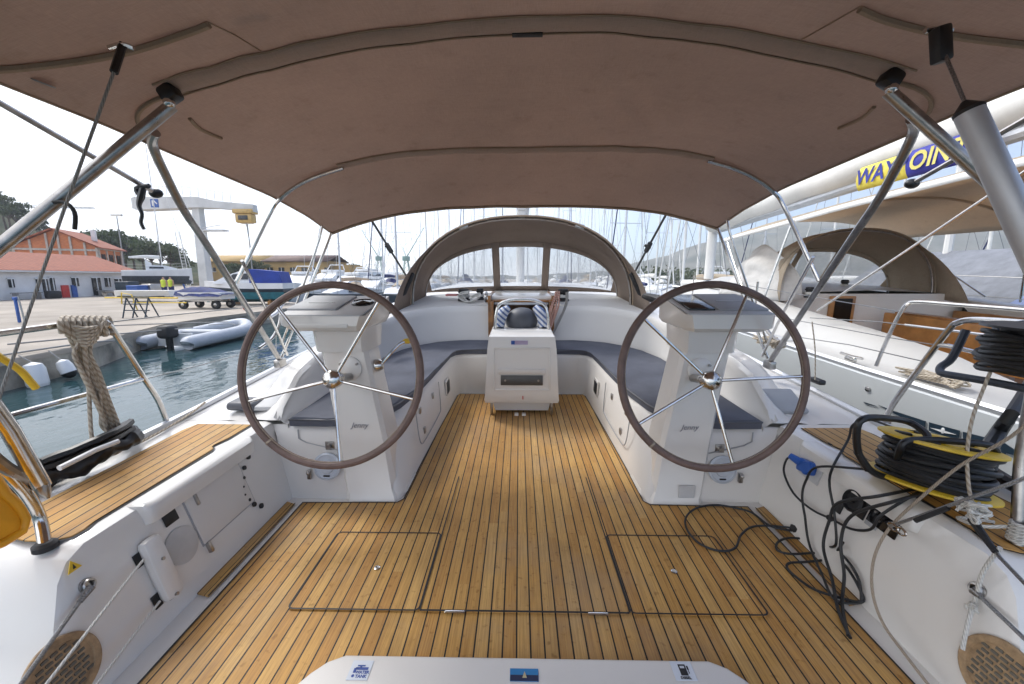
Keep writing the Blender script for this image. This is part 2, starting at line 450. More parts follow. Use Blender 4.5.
# -- sole
def edge_half():
    return [(1.222, .3), (1.222, 1.985), (.70, 1.995), (.672, 2.03), (.672, 2.4), (.662, 3.0), (.64, 3.88)]
oh = edge_half()
pts = [(X(a, -1), b, 0) for a, b in oh] + [(X(a, 1), b, 0) for a, b in reversed(oh)]
# cut-out for the transom seat step: sole starts at its rounded front edge
def sole_outline():
    L = [(X(1.222, -1), .3, 0)]
    L += [(X(a, -1), b, 0) for a, b in oh[1:]]
    L += [(X(a, 1), b, 0) for a, b in reversed(oh[1:])]
    L += [(X(1.222, 1), .3, 0)]
    return L
mb = MB(); mb.prism([(p[0], p[1], .0) for p in sole_outline()], (0, 0, .004)); sole = mb.build('teak_sole', TEAK, yacht)
caulk = M('deck_caulk', (.014, .013, .013), .6)
def outline_strip(mb, pts, w, z, closed=True):
    pts = [V((p[0], p[1], 0)) for p in pts]; n = len(pts)
    ins, outs = [], []
    for i in range(n):
        a, b, c = pts[i - 1], pts[i], pts[(i + 1) % n]
        if not closed and i == 0: a = b - (c - b)
        if not closed and i == n - 1: c = b + (b - a)
        d1 = (b - a).normalized(); d2 = (c - b).normalized()
        n1 = V((-d1.y, d1.x, 0)); n2 = V((-d2.y, d2.x, 0)); m = n1 + n2
        m = m / max(m.length_squared, .2) * 2 if m.length > 1e-6 else n1
        ins.append(b + m * w / 2); outs.append(b - m * w / 2)
    for i in range(n if closed else n - 1):
        j = (i + 1) % n
        mb.faces([(ins[i].x, ins[i].y, z), (outs[i].x, outs[i].y, z), (outs[j].x, outs[j].y, z), (ins[j].x, ins[j].y, z)], [(0, 1, 2, 3)])
mb = MB(); L = [(X(a - .004, -1), b - .004) for a, b in oh] + [(X(a - .004, 1), b - .004) for a, b in reversed(oh)]
outline_strip(mb, L, .007, .0075, False); mb.build('edge_caulking', caulk, sole)
# hatches
def rr(x0, y0, x1, y1, r=.02):
    out = []
    for cx, cy, a in ((x1 - r, y1 - r, 0), (x0 + r, y1 - r, 90), (x0 + r, y0 + r, 180), (x1 - r, y0 + r, 270)):
        for k in range(4): t = R(a + 30 * k); out.append((cx + r * math.cos(t), cy + r * math.sin(t)))
    return out
TEAKH = {}
for i, (x0, x1, lab) in enumerate(((-.882, -.377, 'port square sole hatch with a lifting ring'), (-.372, .418, 'wide middle sole hatch with two hinges'), (.424, .94, 'starboard square sole hatch with a lifting ring'))):
    y1 = 1.732 if i != 1 else 1.745
    pts = rr(x0, 1.289, x1, y1)
    mb = MB(); mb.prism([(a, b, .004) for a, b in pts], (0, 0, .005)); h = mb.build('hatch', TEAK, yacht); h['label'] = lab
    mb = MB()
    if i == 1:
        y2 = 2.26
        outline_strip(mb, [(x0, 1.289), (x1, 1.289)], .008, .012, False)
        outline_strip(mb, [(x0 + .004, y2), (x0 - .002, 1.289)], .006, .0128, False); outline_strip(mb, [(x1 + .003, 1.289), (x1 - .004, y2)], .006, .0128, False)
    else:
        outline_strip(mb, pts, .0065, .011)
    mb.build('seam', caulk, h)
    if i != 1:
        c = (-.61, 1.50) if i == 0 else (.665, 1.50)
        mb = MB(); mb.lathe((c[0], c[1], .009), [(.013, 0), (.013, .004), (.009, .005), (.009, .002), (.004, .002)], n=16); mb.build('lifting_ring', steel, h)
    else:
        for xx in (-.24, .30):
            mb = MB(); mb.box((xx, 1.282, .0125), (.075, .012, .006), bev=.002); mb.build('hinge', steel, h)
# outer strips of teak
for s in (-1, 1):
    hw = 1.256
    mb = MB(); mb.prism([(X(hw, s), 1.345, 0), (X(hw, s), 1.97, 0), (X(1.31, s), 1.99, 0), (X(1.318, s), 1.36, 0)], (0, 0, .006), bev=.003); st = mb.build('teak_strip', TSTRIP, yacht)
    mb = MB(); outline_strip(mb, [(X(hw, s), 1.345), (X(hw, s), 1.975)], .006, .0075, False); mb.build('edge_caulking', caulk, st)
# transom step at the bottom of the picture
mb = MB()
out = [(X(.80, -1), .6)] + [(X(.70, -1), .98)]
cor = [(.672, 1.015), (.635, 1.052), (.585, 1.075)]
out = [(X(.84, -1), .55), (X(.72, -1), .945)] + [(X(a, -1), b) for a, b in cor] + [(X(a, 1), b) for a, b in reversed(cor)] + [(X(.72, 1), .945), (X(.84, 1), .55)]
mb.prism([(a, b, -.02) for a, b in out], (0, 0, .075), bev=.012, seg=3); step = mb.build('transom_step', white2, yacht)
mb = MB(); outline_strip(mb, [(a * 1.010 - BC * .010, b + .009) for a, b in out], .016, .0075, False); mb.build('step_caulking', caulk, step)
def sticker(center, w, h, name, bgm, z, lab=None):
    mb = MB(); mb.box(center, (w, h, .0016), bev=.0006, seg=1); o = mb.build(name, bgm, step)
    if lab: o['label'] = lab
    return o
paperw = M('label_white', (.58, .62, .68), .4, var=.04); inkb = M('ink_blue', (.02, .07, .32), .5); inkk = M('ink_black', (.02, .02, .022), .5)
zt = .0562
c = P(360, 670, Z=zt); a = sticker(c, .066, .062, 'water_label', paperw, zt, 'white label with a blue tap')
mb = MB(); t0 = V((c.x, c.y, zt + .0012))
mb.box(t0 + V((.006, .004, 0)), (.036, .008, .001)); mb.box(t0 + V((.0, .013, 0)), (.024, .004, .001)); mb.box(t0 + V((0, .009, 0)), (.006, .008, .001)); mb.box(t0 + V((-.016, -.002, 0)), (.008, .014, .001)); mb.box(t0 + V((-.012, .004, 0)), (.008, .007, .001))
mb.lathe(t0 + V((-.016, -.019, 0)), [(.0045, 0), (.0045, .0006)], n=10)
o = mb.build('tap_symbol', inkb, step)
text('WATER\nTANK', .0125, 'lettering', inkb, Matrix.Translation(t0 + V((.009, -.014, 0))), step, bold=.0004)
c = P(683, 671, Z=zt); sticker(c, .066, .060, 'diesel_label', paperw, zt, 'white label with a black fuel pump')
mb = MB(); t0 = V((c.x, c.y, zt + .0012))
mb.box(t0 + V((0, -.004, 0)), (.022, .022, .001)); mb.box(t0 + V((0, .0175, 0)), (.022, .004, .001)); mb.box(t0 + V((-.009, .012, 0)), (.004, .012, .001)); mb.box(t0 + V((.009, .012, 0)), (.004, .012, .001)); mb.box(t0 + V((.016, .009, 0)), (.005, .012, .001)); mb.box(t0 + V((.016, -.001, 0)), (.002, .016, .001))
mb.build('fuel_pump_symbol', inkk, step)
text('DIESEL', .011, 'lettering', inkk, Matrix.Translation(t0 + V((0, -.0225, 0))), step, bold=.0003)
c = P(524, 675, Z=zt); b = sticker(c, .088, .040, 'picture_label', M('label_sky', (.03, .20, .45), .4), zt, 'small picture label of a boat on the sea')
mb = MB(); mb.box(c + V((0, -.010, .0012)), (.086, .018, .0008)); mb.build('sea_band', M('label_sea', (.02, .03, .08), .4), step)
mb = MB(); mb.prism([c + V((-.006, -.010, .0018)), c + V((.008, -.010, .0018)), c + V((.001, .010, .0018))], (0, 0, .0004)); mb.build('sail_mark', M('label_sail', (.5, .42, .25), .5), step)

def interp0(T, y):
    for (a, b), (c, d) in zip(T, T[1:]):
        if y <= c: return b + (d - b) * (y - a) / (c - a)
    return T[-1][1]
# -- side walls, side decks, hull aft of the wheels
def deckz(y): return .425 if y < 2.1 else .425 + (y - 2.1) * .035
def gun(y):
    for (a, b), (c, d) in zip(GUN, GUN[1:]):
        if y <= c: return b + (d - b) * (y - a) / (c - a)
    return GUN[-1][1]
GUN = [(-.6, 1.84), (.5, 1.90), (2, 1.975), (3.5, 2.03), (5, 1.98), (7, 1.75), (9, 1.32), (11, .7), (12.4, .05)]
for s in (-1, 1):
    mb = MB(); secs = []
    def dzf(y): return interp0([(.3, .46), (.80, .42), (.86, .39), (.92, .29), (.97, .17), (1.02, .065), (1.06, .022), (1.12, 0), (3, 0)], y)
    for y in (.3, .6, .80, .86, .89, .92, .945, .97, .995, 1.02, 1.04, 1.06, 1.09, 1.12, 1.2, 1.33, 1.5, 1.8, 2.0, 2.12):
        fw = 1.0
        z0 = .425; dz = dzf(y)
        g = gun(y)
        secs.append([(X(1.31, s), y, -.02), (X(1.315, s), y, .03), (X(1.415 - dz * .22, s), y, .385 - dz), (X(1.43 - dz * .22, s), y, .415 - dz), (X(1.46 - dz * .15, s), y, z0 - dz), (X(1.6, s), y, z0 - dz), (X(g - .015, s), y, z0 - dz * .95), (X(g, s), y, z0 - .02 - dz * .95), (X(g + .01, s), y, .1), (X(g - .12, s), y, -.5), (X(g - .5, s), y, -1.1)])
    mb.loft(secs); mb.build('side_deck', white, yacht, ang=38)
    # moulded lip under the seat edge
    mb = MB(); secs = []
    for y, k in ((1.30, .0), (1.315, .8), (1.34, 1), (1.86, 1), (1.885, .95), (1.90, .6)):
        secs.append([(X(1.415, s), y, .350), (X(1.402 - .018 * k, s), y, .352), (X(1.402 - .020 * k, s), y, .405 + .010 * k), (X(1.410 - .012 * k, s), y, .4275), (X(1.468, s), y, .4258), (X(1.468, s), y, .350)])
    mb.loft(secs, closed=True); mb.build('seat_edge_moulding', white, yacht, ang=50)
    # teak on the side deck
    o1 = [(1.50, 1.02), (1.445, 1.10), (1.447, 1.16), (1.475, 1.20), (1.475, 1.70), (1.482, 1.735), (1.50, 1.75), (1.515, 1.765), (1.52, 1.79), (1.52, 2.045), (1.80, 2.055), (1.815, 1.98), (1.79, 1.3), (1.755, .85), (1.60, .84)]
    o1 = [(1.515, 1.105), (1.475, 1.13), (1.472, 1.17), (1.486, 1.21), (1.483, 1.74), (1.492, 1.765), (1.512, 1.775), (1.517, 1.80), (1.50, 1.87), (1.50, 2.05), (1.80, 2.055), (1.815, 1.98), (1.79, 1.3), (1.77, 1.20), (1.71, 1.13), (1.60, 1.105)]
    mb = MB(); mb.prism([(X(a, s), b, .4275) for a, b in o1], (0, 0, .007), bev=.003); td = mb.build('teak_seat_deck', TEAK2 if s < 0 else TEAK3, yacht)
    mb = MB(); outline_strip(mb, [(X(a, s), b) for a, b in o1], .014, .4305); mb.build('edge_caulking', caulk, td)
    # coaming forward of the wheel, side deck, hull to the bow
    def zc(y):
        T = [(2.12, .43), (2.16, .49), (2.25, .575), (2.4, .64), (2.6, .685), (3.2, .72), (3.8, .765), (4.4, .835), (12, .875)]
        for (a, b), (c, d) in zip(T, T[1:]):
            if y <= c: return b + (d - b) * (y - a) / (c - a)
    def zo(y):
        T = [(2.12, .43), (2.42, .445), (2.52, .50), (2.62, .60), (2.75, .66), (3.0, .69), (3.3, .715)]
        for (a, b), (c, d) in zip(T, T[1:]):
            if y <= c: return min(zc(y), b + (d - b) * (y - a) / (c - a))
        return zc(y)
    mb = MB(); secs = []
    for y in (2.12, 2.16, 2.22, 2.3, 2.36, 2.42, 2.47, 2.52, 2.57, 2.62, 2.68, 2.75, 2.85, 2.95, 3.2, 3.5, 3.8, 4.1, 4.4, 4.8, 5.3, 6, 7, 8, 9, 10, 11, 12, 12.4):
        g = gun(y); dz = deckz(y); zz = zc(min(y, 4.4)); zz = max(zz if y < 7 else zz - (y - 7) * .12, dz + .002)
        k = min(1, g / 1.97); inn = (1.385 if y > 2.3 else 1.375) * k
        zq = zz if y > 3.3 else max(zo(y), dz + .002); h = zq - dz
        secs.append([(X(inn, s), y, zz - .02 if y > 2.2 else zz), (X(inn + .025, s), y, zz), (X((1.45) * k, s), y, zz * .6 + zq * .4), (X((1.52) * k, s), y, zq + .006), (X(1.60 * k, s), y, zq - .008), (X(1.66 * k, s), y, zq - h * .22), (X(1.70 * k, s), y, zq - h * .6), (X(1.735 * k, s), y, dz + h * .08), (X(1.76 * k, s), y, dz), (X(g - .015, s), y, dz), (X(g, s), y, dz - .02), (X(g + .01, s), y, dz - .32), (X(g - .12 * k, s), y, -.5), (X(max(g - .5, 0), s), y, -1.1)])
    mb.loft(secs); mb.build('coaming', white, yacht, ang=50)
    # toe rail
    mb = MB(); mb.tube([(X(gun(y) - .02, s), y, deckz(y) + .012) for y in [1.1 + .3 * i for i in range(36)]], .021, 6); mb.build('toe_rail', alu, yacht)
    # inner face: bench back round to the bulkhead
    path = [(1.335, 2.115), (1.325, 2.3), (1.315, 2.6), (1.305, 3.0), (1.30, 3.4), (1.28, 3.7), (1.22, 3.98), (1.11, 4.2), (.95, 4.37), (.78, 4.455), (.6, 4.49), (.33, 4.50)]
    mb = MB(); secs = []
    for i, (a, b) in enumerate(path):
        p0 = V(path[max(i - 1, 0)]); p1 = V(path[min(i + 1, len(path) - 1)]); d = (p1 - p0).normalized(); nx, ny = d.y, -d.x
        z1 = zc(b) if b < 4.4 else .835
        z1 = max(z1, .45)
        def q(off, z): return (X(a + nx * off, s), b + ny * off * (1 if i < len(path) else 1), z)
        h = z1 - .40
        secs.append([q(0, .38), q(.0, .40 + h * .18), q(.018, .40 + h * .24), q(.05, .40 + h * .8), q(.062, z1 - .018), q(.08, z1 - .003)])
    # normal sign: outward is away from cockpit
    mb.loft(secs); mb.build('bench_back', nonskid, yacht, ang=50)
    # roof filling from the back's top edge forward
    mb = MB(); rows = []
    for (a, b), sec in zip(path[5:], secs[5:]):
        t = V(sec[-1])
        rows.append([t, (X(a * 1.01 if a < 1.2 else 1.39, s), 4.66, .87), (X(a * 1.01 if a < 1.2 else 1.39, s), 6.0, .92), (X(a * .9, s), 8, .93), (X(a * .7, s), 9.3, .7)])
    rows.append([(BC, 4.62, .875), (BC, 4.66, .875), (BC, 6, .955), (BC, 8, .96), (BC, 9.3, .72)])
    rows[-2][0] = V((X(.33, s), 4.56, .858))
    mb.loft(rows); mb.build('cabin_roof', nonskid, yacht, ang=50)
    # bench front, seat, aft end
    bot = [(1.33, 2.04), (.95, 2.035), (.70, 2.03), (.675, 2.08), (.672, 2.4), (.662, 3.0), (.645, 3.80), (.62, 3.90), (.55, 3.93), (0, 3.93)]
    top = [(1.42, 2.118), (1.05, 2.12), (.90, 2.15), (.82, 2.22), (.755, 2.45), (.715, 3.0), (.685, 3.80), (.65, 3.90), (.56, 3.945), (0, 3.95)]
    mb = MB()
    mb.loft([[(X(a, s), b, -.01), (X(a * .97 + c * .03, s), b * .97 + d * .03, .03), (X(a * .25 + c * .75, s), b * .25 + d * .75, .36), (X(c, s), d, .385), (X(c + .012, s), d + .012, .402)] for (a, b), (c, d) in zip(bot, top)])
    inner = [(X(c + .012, s), d + .012, .402) for c, d in top]
    mb.poly(inner + [(X(0, s), 4.52, .402), (X(.8, s), 4.5, .402), (X(1.15, s), 4.25, .402), (X(1.34, s), 3.7, .402), (X(1.345, s), 2.15, .402)])
    mb.build('bench', white2, yacht, ang=50)
    # oval-cornered recess with black mesh in bench front
    def bfront(y, z): 
        a = .66 + .03 * z / .4
        return V((X(a - .004, s), y, z))
    mb = MB(); mb.box((X(.664, s), 3.43, .225), (.012, .15, .135), rot=Matrix.Rotation(s * R(3), 3, 'Y'), bev=.004); v = mb.build('recess_frame', white, yacht)
    mb = MB(); mb.box((X(.657, s), 3.43, .225), (.01, .12, .10), rot=Matrix.Rotation(s * R(3), 3, 'Y'), bev=.003); mb.build('recess_opening', black, v)
    # bench hatch and its latches
    mb = MB(); mb.tube([(X(.685, s), 2.42, .37), (X(.672, s), 2.45, .15), (X(.668, s), 2.6, .11), (X(.667, s), 3.05, .11), (X(.668, s), 3.12, .15), (X(.678, s), 3.12, .36)], .004, 4, sm=4); mb.build('locker_seam', consoled, yacht)
    for yy, zz in ((2.95, .30), (2.62, .16), (2.55, .33)):
        mb = MB(); mb.box((X(.672 + zz * .06, s), yy, zz), (.014, .03, .045), bev=.003); mb.build('latch', steeld, yacht)
    # aft face of the bench: round inspection plate, hook, locker line
    yf = 2.045
    c0 = hit(322, 464, V((0, 2.04, .1)), V((0, 1, -.19))); cx_ = X(abs(c0.x - BC), s) if s < 0 else P(713 + 308 - 300 + 0, 464, Y=2.05).x
    cx_ = X(1.10, s)
    mb = MB(); mb.lathe((cx_, 2.055, .185), [(.078, 0), (.078, .008), (.066, .012), (.064, .008), (.04, .008), (.036, .014), (.0, .016)], axis=(0, -1, .17), n=32); pl = mb.build('round_plate', M('translucent_plate', (.50, .54, .60), .25, coat=.4), yacht)
    mb = MB(); mb.box((cx_, 2.038, .135), (.035, .006, .008)); mb.build('plate_slot', black, pl)
    mb = MB(); mb.box((X(1.20, s), 2.045, .14), (.022, .02, .055), bev=.004); mb.ball((X(1.20, s), 2.033, .155), .012, u=8, v=6); mb.build('hook', steeld, yacht)
    mb = MB(); mb.tube([(X(1.27, s), 2.098, .385), (X(1.265, s), 2.088, .335), (X(1.22, s), 2.08, .315), (X(.86, s), 2.062, .235)], .0035, 4); mb.build('locker_seam', consoled, yacht)
    mb = MB(); mb.cyl((X(1.09, s), 2.085, .295), (X(1.09, s), 2.062, .295), .014, n=12); mb.box((X(1.09, s), 2.085, .295), (.05, .006, .05), bev=.002); mb.build('latch', steeld, yacht)
# small certificate sticker by the starboard pedestal
mb = MB(); mb.box((X(.90, 1), 2.018, .07), (.085, .004, .075)); mb.build('plate_sticker', M('sticker_grey', (.5, .5, .5), .5), yacht)
# bulkhead companionway
cw = .31
mb = MB()
for s in (-1, 1): mb.box((X(cw + .018, s), 4.50, .62), (.036, .07, .54), bev=.006)
cf = mb.build('companionway_frame', woodp, yacht)
mb = MB()
mb.box((BC, 4.52, .42), (2 * cw, .05, .12)); mb.box((X(cw + .05, -1), 4.9, .5), (.03, .8, .9)); mb.box((X(cw + .05, 1), 4.9, .5), (.03, .8, .9)); mb.box((BC, 5.3, .3), (.8, .03, 1.2)); mb.box((BC, 4.9, -.1), (.8, .8, .03))
mb.build('companionway_interior', woodp, yacht)
mb = MB(); mb.box((BC + .02, 5.0, .45), (.34, .05, .34), bev=.01); mb.build('companionway_steps', woodl, yacht)
mb = MB(); mb.box((BC, 4.60, .885), (.80, .09, .03), bev=.01); mb.build('sliding_hatch_trim', woodp, yacht)
mb = MB(); mb.box((BC, 4.585, .855), (.62, .05, .03), bev=.006); mb.build('sliding_hatch_rail', alu, yacht)
mb = MB(); mb.box((BC, 5.2, .91), (.78, 1.1, .06), bev=.02); mb.build('sliding_hatch', white, yacht)
for s in (-1, 1):
    mb = MB(); mb.tube([(X(.40, s), 4.52, .88), (X(.40, s), 4.5, .95), (X(.40, s), 4.62, .98), (X(.40, s), 4.7, .93)], .014, 8, sm=4); mb.build('grab_handle', steel, yacht)
# instruments and details on the side walls
nL = V((.4, 0, .115)).normalized()
def wall(s):
    p0 = V((X(1.315, s), 1.5, .03)); p1 = V((X(1.415, s), 1.5, .385)); up = (p1 - p0).normalized(); n = V((-s * up.z, 0, s * up.x)) if True else None
    return p0, up, n            # n points into the cockpit
def wp(u, v, s, off=0):
    p0, up, n = wall(s); return hit(u, v, p0, n) + n * off
def wbox(u, v, s, w, h, t, name, mat, off=0, bev=.003, parent=yacht, rot=0):
    p0, up, n = wall(s); c = wp(u, v, s, off); m = rotm(V((0, 1, 0)), n)
    if rot: m = m @ Matrix.Rotation(R(rot), 3, 'Z')
    mb = MB(); mb.box(c, (w, h, t), rot=m, bev=bev); return mb.build(name, mat, parent)
# port wall
ds = wbox(219, 496, -1, .332, .272, .006, 'door_gap', consoled, .001, .002)
d = wbox(219, 496, -1, .32, .26, .012, 'locker_door', white2, .003, .005)
for u, v in ((194, 500), (208, 547)): wbox(u, v, -1, .014, .05, .022, 'hinge', steeld, .006, .003, d)
for (u, v), r_ in zip(((247, 457), (243, 468), (242.5, 478), (242, 487), (243.5, 495), (248, 500), (253, 504.5), (260, 506)), (.013, .011, .008, .005, .005, .008, .012, .013)):
    c = wp(u, v, -1, .004); mb = MB(); mb.lathe(c, [(r_, 0), (r_, .0065)], axis=wall(-1)[2], n=12); mb.build('drain_hole', black, d)
o = wbox(169, 517, -1, .06, .055, .006, 'square_opening', black, .004)
mb = MB(); mb.lathe(wp(181, 545, -1), [(.072, 0), (.072, .006), (.066, .009), (0, .009)], axis=wall(-1)[2], n=32); mb.build('speaker_cover', M('speaker_grey', (.60, .59, .57), .5), yacht)
o = wbox(156, 569, -1, .075, .25, .045, 'handle_housing', white, .02, .022, rot=-2)
for u, v in ((152, 561), (166, 596)):
    mb = MB(); mb.cyl(wp(u, v, -1, .03), wp(u, v, -1, .049), .006, n=10); mb.build('screw', steeld, o)
for u, v in ((138, 560), (156, 601)): wbox(u, v, -1, .03, .05, .004, 'rope_slot', black, .003, .001, o)
# warning triangle
p0, up, n = wall(-1); c = wp(72, 567, -1, .003)
mb = MB(); e1 = V((0, 1, 0)); mb.prism([c + e1 * -.02 - up * .012, c + e1 * .02 - up * .012, c + up * .022], n * .002); mb.build('warning_triangle', yellow, yacht)
mb = MB(); mb.prism([c + e1 * -.004 - up * .006 + n * .0022, c + e1 * .005 - up * .006 + n * .0022, c + e1 * .001 + up * .010 + n * .0022], n * .001); mb.build('warning_mark', black, yacht)
# starboard wall: sockets
def wrecess(u, v, w, h, nm='socket_plate', m=None): return wbox(u, v, 1, w, h, .008, nm, m or consoleg, .004, .003)
pl = wrecess(812, 470, .13, .10, 'socket_plate', consoleg)
p0, up, n = wall(1); c = wp(811, 468, 1, .01)
mb = MB(); mb.box(c + n * .014, (.10, .065, .035), rot=rotm(V((0, 1, -.2)), n), bev=.012); mb.cyl(c + n * .015 + V((0, .04, 0)), c + n * .03 + V((-.01, .085, .01)), .021, .015, 12); mb.lathe(c + n * .012 + V((0, -.02, 0)), [(.032, 0), (.034, .02), (.028, .026), (0, .028)], axis=n, n=20)
o = mb.build('shore_power_plug', bluep, yacht); o['label'] = 'blue shore power plug'
pl = wrecess(858, 503, .105, .10, 'round_socket', black)
mb = MB(); mb.lathe(wp(857, 502, 1, .008), [(.046, 0), (.048, .014), (.04, .022), (.036, .008), (0, .008)], axis=n, n=24); mb.build('socket_ring', rubber, pl)
mb = MB(); mb.cyl(wp(857, 502, 1, .012), wp(856, 501, 1, .03), .010, n=8); mb.build('socket_pin', black, pl)
pl = wrecess(886, 519, .125, .10, 'switch_panel', glassblk)
for u, v in ((879, 513), (889, 515), (881, 522), (892, 525)):
    mb = MB(); mb.cyl(wp(u, v, 1, .008), wp(u, v, 1, .016), .005, n=8); mb.build('switch', steeld, pl)
o = wrecess(840, 508, .03, .05, 'slot', black)
o = wrecess(872, 524, .05, .03, 'small_socket', consoled)
# inner side of starboard socket recess line
# round teak louvred grilles near the stern, both walls
for s, (u, v) in ((-1, (62, 672)), (1, (1000, 676))):
    p0, up, n = wall(s); c = hit(u, v, p0, n); m = rotm(V((0, 1, 0)), n)
    mb = MB(); mb.lathe(c, [(.098, .0), (.098, .007), (.094, .010), (.078, .010), (.076, .004), (0, .004)], axis=n, n=40); g = mb.build('grille', M('weathered_teak', (.40, .27, .15), .6, var=.2, vs=40), yacht)
    mb = MB()
    for k in range(-4, 5):
        L_ = math.sqrt(max(.074 ** 2 - (k * .0155) ** 2, 0)); nn = int((L_ - .008) / .0235)
        for j in range(-nn, nn + 1):
            mb.box(c + n * .0055 + m @ V((j * .0235 + (k % 2) * .006, k * .0155, 0)), (.017, .0075, .004), rot=m)
    mb.build('grille_slots', M('slot_grey', (.13, .12, .10), .6), g)
    # stern padeye with wire rope going aft and down
    q = hit(86, 585, *wall(-1)[::2]) if s < 0 else hit(978, 590, *wall(1)[::2])
    mb = MB(); mb.tube([q + n * .012 + m @ V((math.cos(t) * .014, math.sin(t) * .014, 0)) for t in [k * math.pi / 6 for k in range(12)]], .0055, 6, closed=True)
    mb.lathe(q, [(.022, 0), (.022, .005), (.01, .008), (0, .008)], axis=n, n=16); mb.build('padeye', steeld, yacht)
# raised square deck lids beside the wheels and soft black cleat cover
for s, lab in ((-1, 'grey rectangular lid set in the deck, port'), (1, 'grey rectangular lid set in the deck, starboard')):
    tl_ = 8 if s < 0 else 24
    mb = MB(); mb.box((X(1.57, s), 2.32, .462 + tl_ * .0012), (.18, .20, .03), rot=Matrix.Rotation(R(tl_), 3, 'X'), bev=.01); o = mb.build('deck_lid', consoleg if s < 0 else consoled, yacht); o['label'] = lab
    for k in range(3 if s < 0 else 0):
        mb = MB(); mb.box((X(1.57, s), 2.26 + k * .05, .472 + k * .007), (.12, .008, .006), rot=Matrix.Rotation(R(6), 3, 'X'), bev=.002); mb.build('lid_rib', consoled, o)
# own mast
mb = MB(); mb.cyl((BC, 8.1, .95), (BC, 8.1, 14), .08, n=16); mast = mb.build('mast', sailw, yacht)
for z in (5, 9):
    mb = MB(); mb.box((BC, 8.1, z), (2.2, .09, .04)); mb.build('spreader', alu, mast)
mb = MB(); mb.tube([(BC + .03, 8.0, 2.0), (BC + .03, 4.6, 2.25)], .10, 12); mb.build('boom', alu, yacht)
# ================================================================== THINGS ON BOARD
for s, side in ((-1, 'port'), (1, 'starboard')):
    o = [(1.315, 2.10), (1.30, 2.6), (1.285, 3.2), (1.27, 3.6), (1.21, 3.93), (1.10, 4.16), (.93, 4.345), (.77, 4.425), (.6, 4.455), (.30, 4.46), (.30, 3.955), (.58, 3.945), (.655, 3.90), (.69, 3.80), (.715, 3.1), (.735, 2.65), (.775, 2.38), (.83, 2.22), (.88, 2.155), (.95, 2.115), (1.1, 2.095)]
    pts = [(X(a, s), b, .404) for a, b in o]
    mb = MB(); mb.prism(pts, (0, 0, .05), bev=.018, seg=3)
    c = mb.build('cushion_pad', cushm, thing('seat_cushion', 'long dark grey seat cushion on the %s bench, curving in towards the table' % side, 'cushion', (X(1.0, s), 3, .404), 'bench seat cushions'))
    mb = MB(); mb.tube([V((a, b, .442)) for a, b, _ in pts], .006, 6, closed=True); mb.build('piping', vinylc, c)

